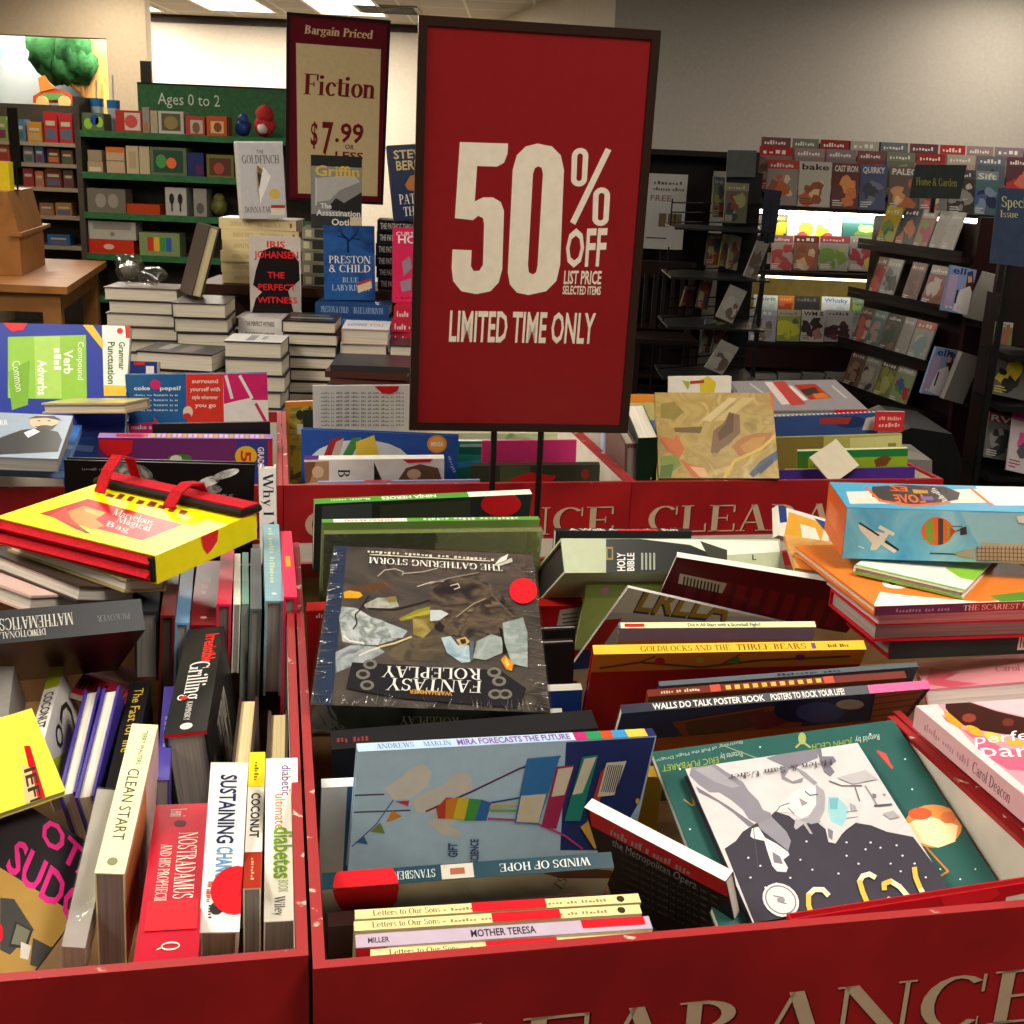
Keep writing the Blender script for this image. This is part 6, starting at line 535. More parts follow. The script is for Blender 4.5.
('mag','magazine','blue landscape magazine, fourth from the left front row atop the magazine wall','magazine','front row on top of the back magazine wall',(2.0686,7.6,1.3067),(.7771,.6293,0,0),(.1621,.275,.008),'#3c4668','#cfcac0',{'front':('M',471,'#3c4668','#4a5480',('#6a6a7a','#2c2c3a'),'QUIRKY','#d8d4cc')}),
('mag','magazine','dark paleo food magazine, fifth from the left front row atop the magazine wall','magazine','front row on top of the back magazine wall',(2.2494,7.6,1.3047),(.7771,.6293,0,0),(.1871,.275,.008),'#5a4844','#cfcac0',{'front':('M',472,'#5a4844','#6a5854',('#c98a4c','#b05a2c','#d9b48a','#8a4a2c'),'PALEO','#d8d4cc')}),
('mag','magazine','grey and red magazine, sixth from the left front row atop the magazine wall','magazine','front row on top of the back magazine wall',(2.4428,7.6,1.3027),(.7771,.6293,0,0),(.1747,.275,.008),'#7a7470','#cfcac0',{'front':('M',473,'#7a7470','#8a8a94',('#b03a3a','#c96a5a','#d8b0a0'),None,'#d8d4cc')}),
('mag','magazine','black magazine, seventh from the left front row atop the magazine wall','magazine','front row on top of the back magazine wall',(2.6237,7.6,1.3009),(.7771,.6293,0,0),(.156,.275,.008),'#3c3834','#cfcac0',{'front':('M',474,'#3c3834','#4a4a4c',('#8a8680','#b4b0a8','#5a5854'),None,'#d8d4cc')}),
('mag','magazine','teal magazine, eighth from the left front row atop the magazine wall','magazine','front row on top of the back magazine wall',(2.7859,7.6,1.2993),(.7771,.6293,0,0),(.1373,.275,.008),'#4a6a70','#cfcac0',{'front':('M',475,'#4a6a70','#7a8a90',('#4a5a8a','#7a8aa8','#2c3450'),'Sift','#d8d4cc')}),
('mag','magazine','crimson topped magazine, first from the left middle row atop the magazine wall','magazine','middle row on top of the back magazine wall',(1.4537,7.72,1.3903),(.7771,.6293,0,0),(.2081,.275,.008),'#8a6a60','#cfcac0',{'front':('M',469,'#8a6a60','#b0302c',('#b03a3a','#c96a5a','#d8b0a0'),None,'#e8e4de')}),
('mag','magazine','dusty pink magazine, second from the left middle row atop the magazine wall','magazine','middle row on top of the back magazine wall',(1.6744,7.72,1.3903),(.7771,.6293,0,0),(.1892,.275,.008),'#8a7470','#cfcac0',{'front':('M',470,'#8a7470','#9a8480',('#b03a3a','#c96a5a','#d8b0a0'),None,'#e8e4de')}),
('mag','magazine','mauve magazine, third from the left middle row atop the magazine wall','magazine','middle row on top of the back magazine wall',(1.8761,7.72,1.3902),(.7771,.6293,0,0),(.1829,.275,.008),'#7a6a70','#cfcac0',{'front':('M',471,'#7a6a70','#8a7a80',('#8a8680','#b4b0a8','#5a5854'),None,'#e8e4de')}),
('mag','magazine','dark red magazine, fourth from the left middle row atop the magazine wall','magazine','middle row on top of the back magazine wall',(2.0716,7.72,1.3902),(.7771,.6293,0,0),(.1703,.275,.008),'#6a3a38','#cfcac0',{'front':('M',472,'#6a3a38','#7a4a48',('#b03a3a','#c96a5a','#d8b0a0'),None,'#e8e4de')}),
('mag','magazine','olive magazine, fifth from the left middle row atop the magazine wall','magazine','middle row on top of the back magazine wall',(2.2545,7.72,1.3901),(.7771,.6293,0,0),(.1766,.275,.008),'#6a6a58','#cfcac0',{'front':('M',473,'#6a6a58','#7a7a68',('#7a9a4a','#a8b86a','#5a7a3a'),None,'#e8e4de')}),
('mag','magazine','scarlet magazine, sixth from the left middle row atop the magazine wall','magazine','middle row on top of the back magazine wall',(2.4436,7.72,1.3901),(.7771,.6293,0,0),(.1766,.275,.008),'#8a4a44','#cfcac0',{'front':('M',474,'#8a4a44','#9a302c',('#b03a3a','#c96a5a','#d8b0a0'),None,'#e8e4de')}),
('mag','magazine','cream magazine, seventh from the left middle row atop the magazine wall','magazine','middle row on top of the back magazine wall',(2.6328,7.72,1.39),(.7771,.6293,0,0),(.1766,.275,.008),'#a49a8c','#cfcac0',{'front':('M',475,'#a49a8c','#b0a698',('#c98a4c','#b05a2c','#d9b48a','#8a4a2c'),None,'#e8e4de')}),
('mag','magazine','slate magazine, eighth from the left middle row atop the magazine wall','magazine','middle row on top of the back magazine wall',(2.822,7.72,1.39),(.7771,.6293,0,0),(.1766,.275,.008),'#5a6068','#cfcac0',{'front':('M',476,'#5a6068','#6a7078',('#4a5a8a','#7a8aa8','#2c3450'),None,'#e8e4de')}),
('mag','magazine','wine magazine, ninth from the left middle row atop the magazine wall','magazine','middle row on top of the back magazine wall',(3.0112,7.72,1.3899),(.7771,.6293,0,0),(.1639,.275,.008),'#5a3a40','#cfcac0',{'front':('M',477,'#5a3a40','#6a4048',('#b03a3a','#c96a5a','#d8b0a0'),None,'#e8e4de')}),
('mag','magazine','dark red magazine, first from the left rear row atop the magazine wall','magazine','rear row on top of the back magazine wall',(1.4828,7.84,1.45),(.7771,.6293,0,0),(.1853,.275,.008),'#6a3a38','#cfcac0',{'front':('M',470,'#6a3a38','#7a4a48',('#b03a3a','#c96a5a','#d8b0a0'),None,'#e8e4de')}),
('mag','magazine','olive magazine, second from the left rear row atop the magazine wall','magazine','rear row on top of the back magazine wall',(1.6809,7.84,1.45),(.7771,.6293,0,0),(.1661,.275,.008),'#6a6a58','#cfcac0',{'front':('M',471,'#6a6a58','#7a7a68',('#7a9a4a','#a8b86a','#5a7a3a'),None,'#e8e4de')}),
('mag','magazine','scarlet magazine, third from the left rear row atop the magazine wall','magazine','rear row on top of the back magazine wall',(1.8598,7.84,1.4499),(.7771,.6293,0,0),(.1789,.275,.008),'#8a4a44','#cfcac0',{'front':('M',472,'#8a4a44','#9a302c',('#b03a3a','#c96a5a','#d8b0a0'),None,'#e8e4de')}),
('mag','magazine','cream magazine, fourth from the left rear row atop the magazine wall','magazine','rear row on top of the back magazine wall',(2.0514,7.84,1.4499),(.7771,.6293,0,0),(.1789,.275,.008),'#a49a8c','#cfcac0',{'front':('M',473,'#a49a8c','#b0a698',('#c98a4c','#b05a2c','#d9b48a','#8a4a2c'),None,'#e8e4de')}),
('mag','magazine','slate magazine, fifth from the left rear row atop the magazine wall','magazine','rear row on top of the back magazine wall',(2.2431,7.84,1.4498),(.7771,.6293,0,0),(.1725,.275,.008),'#5a6068','#cfcac0',{'front':('M',474,'#5a6068','#6a7078',('#4a5a8a','#7a8aa8','#2c3450'),None,'#e8e4de')}),
('mag','magazine','wine magazine, sixth from the left rear row atop the magazine wall','magazine','rear row on top of the back magazine wall',(2.4284,7.84,1.4498),(.7771,.6293,0,0),(.1789,.275,.008),'#5a3a40','#cfcac0',{'front':('M',475,'#5a3a40','#6a4048',('#b03a3a','#c96a5a','#d8b0a0'),None,'#e8e4de')}),
('mag','magazine','crimson topped magazine, seventh from the left rear row atop the magazine wall','magazine','rear row on top of the back magazine wall',(2.6201,7.84,1.4497),(.7771,.6293,0,0),(.1597,.275,.008),'#8a6a60','#cfcac0',{'front':('M',476,'#8a6a60','#b0302c',('#b03a3a','#c96a5a','#d8b0a0'),None,'#e8e4de')}),
('mag','magazine','dusty pink magazine, eighth from the left rear row atop the magazine wall','magazine','rear row on top of the back magazine wall',(2.7926,7.84,1.4497),(.7771,.6293,0,0),(.1661,.275,.008),'#8a7470','#cfcac0',{'front':('M',477,'#8a7470','#9a8480',('#b03a3a','#c96a5a','#d8b0a0'),None,'#e8e4de')}),
('mag','magazine','mauve magazine, ninth from the left rear row atop the magazine wall','magazine','rear row on top of the back magazine wall',(2.9714,7.84,1.4496),(.7771,.6293,0,0),(.1789,.275,.008),'#7a6a70','#cfcac0',{'front':('M',478,'#7a6a70','#8a7a80',('#8a8680','#b4b0a8','#5a5854'),None,'#e8e4de')}),
('mag','magazine','white, lit, pink titled magazine at the back of the lit middle shelf','magazine','back row on the lit middle shelf',(1.6662,7.72,1.1159),(.7771,.6293,0,0),(.3311,.2,.008),'#d9d4cc','#cfcac0',{'front':('M',471,'#d9d4cc','#dcd8d0',('#d8c8c0',),'Cakes','#c02c5c')}),
('mag','magazine','white, lit, red titled magazine at the back of the lit middle shelf','magazine','back row on the lit middle shelf',(1.9973,7.72,1.1172),(.7771,.6293,0,0),(.1146,.2,.008),'#d4cec4','#cfcac0',{'front':('M',472,'#d4cec4','#d8d0c8',('#b03a3a','#c96a5a','#d8b0a0'),'ZAP','#c03a4a')}),
('mag','magazine','lavender, lit magazine at the back of the lit middle shelf','magazine','back row on the lit middle shelf',(2.1183,7.72,1.118),(.7771,.6293,0,0),(.1783,.2,.008),'#c4c0c8','#cfcac0',{'front':('M',473,'#c4c0c8','#ccc8d0',('#8a8aa8',),None,'#6a5a90')}),
('mag','magazine','black and yellow magazine in the middle row of the lit middle shelf','magazine','middle row on the lit middle shelf',(1.5713,7.66,1.0562),(.7771,.6293,0,0),(.0823,.2,.008),'#3a3a2c','#cfcac0',{'front':('M',521,'#3a3a2c','#4a4a2c',('#b0a82c',),None,'#d8c83a')}),
('mag','magazine','wide white magazine in the middle row of the lit middle shelf','magazine','middle row on the lit middle shelf',(1.6599,7.66,1.0594),(.7771,.6293,0,0),(.3416,.2,.008),'#d4d0c8','#cfcac0',{'front':('M',522,'#d4d0c8','#d8d4cc',('#e0c83a','#c04a5a'),None,'#c04a4a')}),
('mag','magazine','dark teal titled magazine in the middle row of the lit middle shelf','magazine','middle row on the lit middle shelf',(2.0078,7.66,1.0637),(.7771,.6293,0,0),(.234,.2,.008),'#2c5a54','#cfcac0',{'front':('M',523,'#2c5a54','#4a7a74',('#7a9a4a','#a8b86a','#5a7a3a'),None,'#8ab8b0')}),
('mag','magazine','pale cake magazine, first from the left middle shelf of the magazine wall','magazine','middle shelf front row of the back magazine wall',(1.5613,7.6,.9174),(.7771,.6293,0,0),(.1324,.215,.008),'#b09a90','#cfcac0',{'front':('M',472,'#b09a90','#a8606a',('#b03a3a','#c96a5a','#d8b0a0'),None,'#e8e4de')}),
('mag','magazine','roast dish magazine, second from the left middle shelf of the magazine wall','magazine','middle shelf front row of the back magazine wall',(1.7,7.6,.9217),(.7771,.6293,0,0),(.1575,.215,.008),'#8a5a44','#cfcac0',{'front':('M',473,'#8a5a44','#6a3028',('#c98a4c','#b05a2c','#d9b48a','#8a4a2c'),None,'#e8e4de')}),
('mag','magazine','leafy plate magazine, third from the left middle shelf of the magazine wall','magazine','middle shelf front row of the back magazine wall',(1.8638,7.6,.9268),(.7771,.6293,0,0),(.1826,.215,.008),'#a8a49a','#cfcac0',{'front':('M',474,'#a8a49a','#b04a54',('#7a9a4a','#a8b86a','#5a7a3a'),None,'#e8e4de')}),
('mag','magazine','berry magazine, fourth from the left middle shelf of the magazine wall','magazine','middle shelf front row of the back magazine wall',(2.0527,7.6,.9321),(.7771,.6293,0,0),(.1763,.215,.008),'#a89c98','#cfcac0',{'front':('M',475,'#a89c98','#b0a49c',('#a83a4a','#c9b04a'),None,'#e8e4de')}),
('mag','magazine','lavender landscape magazine, first from the left lower shelf front of magazine wall','magazine','lower shelf front row of the back magazine wall',(1.4669,7.6,.4662),(.7771,.6293,0,0),(.173,.2,.008),'#9a98ac','#cfcac0',{'front':('M',473,'#9a98ac','#aab0b8',('#8a8478','#6a6258'),None,'#e0e0e0')}),
('mag','magazine','yellow field magazine, second from the left lower shelf front of magazine wall','magazine','lower shelf front row of the back magazine wall',(1.6463,7.6,.4716),(.7771,.6293,0,0),(.1473,.2,.008),'#9aa04a','#cfcac0',{'front':('M',474,'#9aa04a','#b8b49c',('#c9c92c','#5a6a3a'),None,'#7a7a5a')}),
('mag','magazine','white spotted magazine, third from the left lower shelf front of magazine wall','magazine','lower shelf front row of the back magazine wall',(1.8001,7.6,.4766),(.7771,.6293,0,0),(.1473,.2,.008),'#c9c4bc','#cfcac0',{'front':('M',475,'#c9c4bc','#cdc8c0',('#3a2428','#b08080'),'WM S','#2c2a2c')}),
('mag','magazine','red chairs magazine, fourth from the left lower shelf front of magazine wall','magazine','lower shelf front row of the back magazine wall',(1.9538,7.6,.482),(.7771,.6293,0,0),(.1728,.2,.008),'#b4b2b0','#cfcac0',{'front':('M',476,'#b4b2b0','#bcbab8',('#7a3040','#4a3038'),None,'#5a5a5a')}),
('mag','magazine','grey magazine, fifth from the left lower shelf front of magazine wall','magazine','lower shelf front row of the back magazine wall',(2.1266,7.6,.486),(.7771,.6293,0,0),(.0704,.2,.008),'#9a9690','#cfcac0',{'front':('M',477,'#9a9690','#b0b4b8',('#8a8680','#b4b0a8','#5a5854'),None,'#4a5a7a')}),
('mag','magazine','white newspaper style magazine, first from the left in the rear row of the lower shelf','magazine','rear row on the lower shelf of the back magazine wall',(1.5026,7.7,.5479),(.7771,.6293,0,0),(.1555,.2,.008),'#b8c4c8','#cfcac0',{'front':('M',474,'#b8c4c8','#c0ccd0',('#a8b4b8',),'Spirit','#6a7a84')}),
('mag','magazine','orange magazine, second from the left in the rear row of the lower shelf','magazine','rear row on the lower shelf of the back magazine wall',(1.6646,7.7,.5501),(.7771,.6293,0,0),(.0972,.2,.008),'#b05a2c','#cfcac0',{'front':('M',475,'#b05a2c','#c0682c',('#8a3a1c',),None,'#d8a060')}),
('mag','magazine','black magazine, third from the left in the rear row of the lower shelf','magazine','rear row on the lower shelf of the back magazine wall',(1.7683,7.7,.5523),(.7771,.6293,0,0),(.162,.2,.008),'#2c2a2c','#cfcac0',{'front':('M',476,'#2c2a2c','#343234',('#3a383a',),None,'#6a6a6a')}),
('mag','magazine','white blue titled magazine, fourth from the left in the rear row of the lower shelf','magazine','rear row on the lower shelf of the back magazine wall',(1.9432,7.7,.5553),(.7771,.6293,0,0),(.1814,.2,.008),'#c4ccd4','#cfcac0',{'front':('M',477,'#c4ccd4','#ccd4dc',('#b4bcc4',),'Whisky','#3a7ab8')}),
('mag','magazine','dull green magazine, fifth from the left in the rear row of the lower shelf','magazine','rear row on the lower shelf of the back magazine wall',(2.1376,7.7,.5576),(.7771,.6293,0,0),(.0777,.2,.008),'#5a6a5a','#cfcac0',{'front':('M',478,'#5a6a5a','#6a7a6a',('#7a9a4a','#a8b86a','#5a7a3a'),None,'#8a9a8a')}),
('sign','promotional_sign','x','sign',None,(-.1634,1.7641,1.1035),(.6928,.7171,.0559,.0516),(.3406,.5844,.012),'#7c181b','#ffffff',{'front':(('R','#7c181b',0,0,1,1),('P','#d8cdbb',625,4214,1315,4227,1313,4087,1269,3961,1170,3904,884,3899,870,3408,990,3470,1130,3476,1248,3415,1301,3294,1316,2457,1272,2263,1156,2131,949,2082,722,2118,596,2263,568,2453,572,2718,851,2716,851,2484,893,2417,979,2425,1027,2511,1019,3097,998,3179,929,3209,855,3145,591,3163),('P','#d8cdbb',1736,4247,1570,4199,1449,4073,1400,3870,1400,2417,1440,2239,1551,2122,1728,2092,1777,2395,1714,2427,1695,2533,1697,3822,1718,3904,1767,3935),('P','#d8cdbb',1736,4247,1951,4217,2086,4102,2146,3903,2177,2550,2135,2312,1989,2157,1728,2092,1777,2395,1824,2431,1839,2538,1842,3828,1819,3917,1767,3935),('P','#d8cdbb',2738,4233,2823,4205,2366,3136,2285,3175),('P','#d8cdbb',2367,4216,2330,4209,2296,4191,2270,4164,2253,4131,2248,4096,2260,3756,2278,3724,2306,3699,2341,3684,2379,3680,2377,3758,2364,3759,2353,3764,2344,3772,2338,3783,2329,4099,2331,4111,2336,4122,2345,4131,2356,4137,2369,4140),('P','#d8cdbb',2367,4216,2405,4212,2440,4198,2467,4173,2485,4142,2492,4107,2494,3766,2477,3732,2451,3705,2417,3687,2379,3680,2377,3758,2390,3760,2401,3766,2410,3775,2416,3786,2411,4103,2408,4115,2402,4125,2393,4133,2382,4138,2369,4140),('P','#d8cdbb',2724,3682,2685,3675,2651,3656,2624,3629,2606,3595,2601,3557,2616,3213,2635,3180,2664,3154,2700,3138,2739,3133,2737,3213,2724,3215,2711,3220,2701,3229,2695,3240,2684,3561,2686,3574,2692,3585,2701,3595,2713,3601,2726,3604),('P','#d8cdbb',2724,3682,2763,3678,2799,3662,2828,3637,2846,3605,2854,3568,2858,3222,2841,3187,2813,3159,2778,3141,2739,3133,2737,3213,2751,3216,2763,3222,2772,3232,2778,3244,2771,3564,2768,3577,2762,3588,2752,3597,2740,3602,2726,3604),('X','#d8cdbb','OFF','b',2249,2532,605,38,-1,535),('X','#d8cdbb','LIST PRICE','b',2246,2276,566,13,3,191),('X','#d8cdbb','SELECTED ITEMS','b',2238,2123,581,7,1,123),('X','#d8cdbb','LIMITED TIME ONLY','b',562,1378,2204,21,7,449))}),
('sign','bargain_sign','x','sign',None,(-.9259,4.6948,1.3263),(.6415,.7598,.0858,.0622),(.3754,.6699,.014),'#5c1220','#ffffff',{'front':(('R','#5c1220',0,0,1,1),('P','#c9b287',345,5677,3437,5683,3514,318,474,273),('X','#d8b88c','Bargain Priced','s',628,6021,2475,-1,32,290),('X','#d8b88c','Bargain Priced','s',642,6022,2476,-1,32,290),('X','#6a1a1c','Fiction','s',618,3915,2666,12,27,732),('X','#6a1a1c','Fiction','s',651,3918,2667,12,27,732),('X','#6a1a1c','$','b',920,2126,262,-3,6,819),('X','#6a1a1c','7','b',1356,1821,414,6,-4,1152),('X','#6a1a1c','.99','b',1834,2288,1057,12,21,680),('X','#6a1a1c','OR','b',2218,2038,341,-2,7,163),('X','#6a1a1c','LESS','b',1849,1664,1064,6,9,260))}),
('bag','gift_box','yellow gift box sleeve with a folded red felt bag inside, lying atop the left bin','gift box',None,(-.6196,1.351,1.0311),(.9776,.0125,.0083,-.2101),(.2437,.1852,.0343),'#e8dc10','#ffffff',{'front':(('R','#eade12',0,0,1,1),('P','#a9141c',318,362,367,1123,1995,990,1980,294),('P','#c8803a',539,511,529,886,892,845,1028,566,1260,453,1247,270,833,344),('P','#c03a2c',479,378,410,707,798,411,1328,154,1097,170),('P','#d9a04a',586,827,939,829,988,676,717,725),('P','#7a2a1c',684,334,975,263,1347,166,1291,129),('X','#e6c6c0','Marvelous','s',1051,811,668,-51,-122,201),('X','#e6c6c0','Magical','s',1273,640,572,-57,-127,189),('X','#e6c6c0','Bag','s',1269,459,391,-42,-99,156),('X','#7a2c14','GARDENER','x',455,1311,1382,-39,-102,217)),'fore':(('P','S#d3202a',555,491,1095,372,1069,201,954,121,878,94,809,191,779,326,728,403),)}),
('game','game_box','big square shrink-wrapped dark fantasy game box lying on books in the centre bin','board game',None,(-.1797,.9998,.9821),(.9905,.1305,.0197,.038),(.2233,.2668,.0313),'#23222a','#ffffff',{'front':(('R','N:14:#3a3735,#4a4542,#5a524a,#35312f',0,0,1,1),('P','#2c3a52',10,2707,145,2678,198,-7,21,26),('P','#5f432e',210,1884,613,2012,674,1887,400,1803,235,1790),('P','N:30:#8f9a9c,#c4cccc,#77827f,#d8dcd8',172,1536,327,1517,479,1376,607,1325,736,1215,845,1135,744,1013,573,918,400,907,224,952,161,1324),('P','N:34:#8f8f84,#b8b8a8,#6a6a5c',395,1583,534,1717,717,1731,759,1578,617,1506,436,1494),('P','N:30:#7a8488,#a8b0b2,#565e62',168,782,314,902,574,890,647,811,500,665,336,575,194,461),('P','N:26:#c4ccce,#9aa4a8',626,1296,735,1245,862,1165,813,1046,707,1040),('P','N:26:#4a4338,#6a5f4a,#3a342e',714,871,918,1053,1236,1131,1237,709,790,682,684,758),('P','#8f8a2e',767,1365,943,1529,1088,1601,1254,1769,1254,1489,1018,1413,786,1322),('P','#b0a83a',803,1362,1017,1504,1126,1557,1090,1478,910,1390),('P','N:30:#8a7a44,#6a5c34,#a39252',910,1405,1108,1464,1137,1242,1024,1060,917,1111),('P','#dba62c',171,1786,233,1822,345,1799,377,1738,334,1687,189,1677),('P','#8a7a3a',625,1724,716,1762,738,1669,648,1632),('P','#ded9c8',403,727,499,807,492,829,395,749),('P','#ded9c8',492,801,599,867,593,891,485,825),('P','#d0c48a',591,870,753,945,747,973,585,897),('P','#d0c48a',745,941,908,1056,901,1083,738,967),('P','#b8b0a0',517,2093,591,2222,583,2236,509,2107),('P','#b8b0a0',583,2215,702,2249,700,2268,581,2234),('P','#b8b0a0',694,2250,786,2197,790,2215,697,2269),('P','#b8b0a0',781,2214,772,2137,783,2133,791,2210),('P','#b8b0a0',785,2165,1008,2216,1007,2234,783,2182),('P','#b8b0a0',1004,2215,1161,2297,1159,2314,1001,2231),('P','#c9c4b4',943,1929,1088,2024,1084,2041,939,1946),('P','#c9c4b4',1081,2021,1238,2050,1237,2069,1080,2040),('P','#2a2623',436,1754,364,1505,377,1494,449,1742),('P','#2a2623',369,1517,312,1398,324,1383,380,1501),('P','#2a2623',312,1398,342,1240,355,1245,326,1404),('P','#2a2623',343,1259,307,1154,319,1141,355,1247),('P','#2a2623',432,1496,729,1501,729,1527,431,1522),('P','#2a2623',724,1500,947,1611,943,1636,719,1525),('P','#2a2623',940,1607,1130,1718,1125,1743,935,1632),('P','#e6e4dc',219,1031,292,942,301,963,228,1052),('P','#e6e4dc',289,945,437,910,439,935,290,970),('P','N:34:#2a2626,#463f39,#665848,#332e2c',1081,1853,1199,2033,1380,2152,1601,2098,1741,2039,1872,1809,1994,1456,1892,1353,1828,1193,1712,1154,1562,1206,1465,1077,1371,1102,1259,1125,1144,1304,1087,1363),('P','N:40:#6a5c4a,#3a322c,#8a7a66',1316,1378,1472,1549,1592,1689,1549,1522,1411,1321),('P','N:40:#5a4e42,#2c2624,#7a6c5a',1571,1655,1733,1799,1865,1642,1821,1509,1666,1530),('P','#c4ccca',1085,1523,1201,1531,1278,1471,1182,1353,1087,1331),('P','#2a2626',1126,1240,1182,1338,1240,1247,1202,1152),('P','N:30:#8fb0c0,#b8ccd2,#7a98a8',1202,1061,1296,1097,1370,951,1482,958,1487,694,1404,675,1259,826),('P','N:30:#8a9694,#aab4b0,#6a7674',1712,1154,1824,1100,1814,859,1643,732,1515,754,1558,1023),('P','N:30:#a4b0ae,#8a9896,#b8c0bc',1834,1350,2052,1460,2086,1209,2053,641,1899,690,1840,1040),('P','#5a6a72',1492,1019,1530,1021,1515,725,1487,694),('P','#1f1b1a',1793,1284,1821,1254,1847,981,1855,862,1822,831,1821,1039),('P','#c8a878',1352,1040,1446,1091,1492,1019,1444,941,1389,952),('P','#3a2c20',1390,1042,1446,1061,1454,986,1407,968),('P','#d8902c',1791,741,1840,817,1918,691,1894,575,1840,600),('P','#f2c860',1827,714,1851,774,1876,674,1851,629),('P','#c9c4b4',1773,2397,1988,2562,1994,2488,1835,2384),('P','#6a6254',1713,2040,1738,1825,1752,1831,1727,2047),('P','#6a6254',1737,1830,1861,1597,1872,1613,1747,1846),('P','#6a6254',1857,1605,1952,1441,1962,1458,1867,1622),('P','#8a8274',1078,1977,1284,2100,1280,2122,1074,1998),('P','#8a8274',1277,2097,1609,2230,1607,2253,1275,2119),('P','#b8b2a2',1297,1962,1382,2005,1380,2021,1295,1978),('P','#b8b2a2',1373,2012,1395,1937,1404,1945,1382,2020),('P','#b8b2a2',1399,1954,1334,1912,1337,1897,1402,1938),('P','#8a7c68',1356,1403,1538,1648,1531,1661,1349,1416),('P','#8a7c68',1532,1642,1677,1755,1673,1771,1528,1658),('P','#232225',340,613,1780,575,2020,319,1947,28,821,110,310,226),('E','#6a6660',515,593,67,4,4,-76,20),('E','#6a6660',456,439,67,4,4,-74,20),('E','#6a6660',504,280,66,4,4,-72,20),('E','#6a6660',1720,541,69,4,-3,-76,20),('E','#6a6660',1763,408,68,4,-3,-74,20),('E','#6a6660',1718,215,67,4,-3,-72,20),('E','#6a6660',1814,220,67,4,-3,-72,20),('E','#2a2826',515,593,38,2,2,-39,20),('E','#2a2826',456,439,38,2,2,-38,20),('E','#2a2826',504,280,38,2,2,-38,20),('E','#2a2826',1720,541,39,2,-1,-39,20),('E','#2a2826',1763,408,39,2,-1,-39,20),('E','#2a2826',1718,215,38,2,-1,-38,20),('E','#2a2826',1814,220,38,2,-2,-38,20),('X','#d0cfc8','FANTASY','s',1599,399,-902,-6,-14,-177),('X','#d0cfc8','ROLEPLAY','s',1593,580,-952,-10,-4,-166),('X','#b9863c','WARHAMMER','b',1309,222,-407,14,0,-58),('X','#dedcd4','THE GATHERING STORM','s',1873,2399,-1470,40,1,-117),('P','#c9c4b4',409,2481,1743,2460,1744,2476,409,2497),('X','#c4bfae','A campaign for fantasy roleplay','x',1788,2521,-1425,44,-2,-60),('P','#d8d4c6',1783,2392,1922,2502,1950,2624,1856,2536),('E','S#d3202a',2080,1920,152,11,-13,-237,20)),'tail':(('R','N:18:#22241f,#34362c,#1c1c1c',0,0,1,1),('X','#8c8a70','FANTASY','s',1395,115,-544,-11,4,-69),('X','#8c8a70','ROLEPLAY','s',1379,226,-551,-12,6,-99)),'spine':(('R','#2c3a52',0,0,1,1),)}),
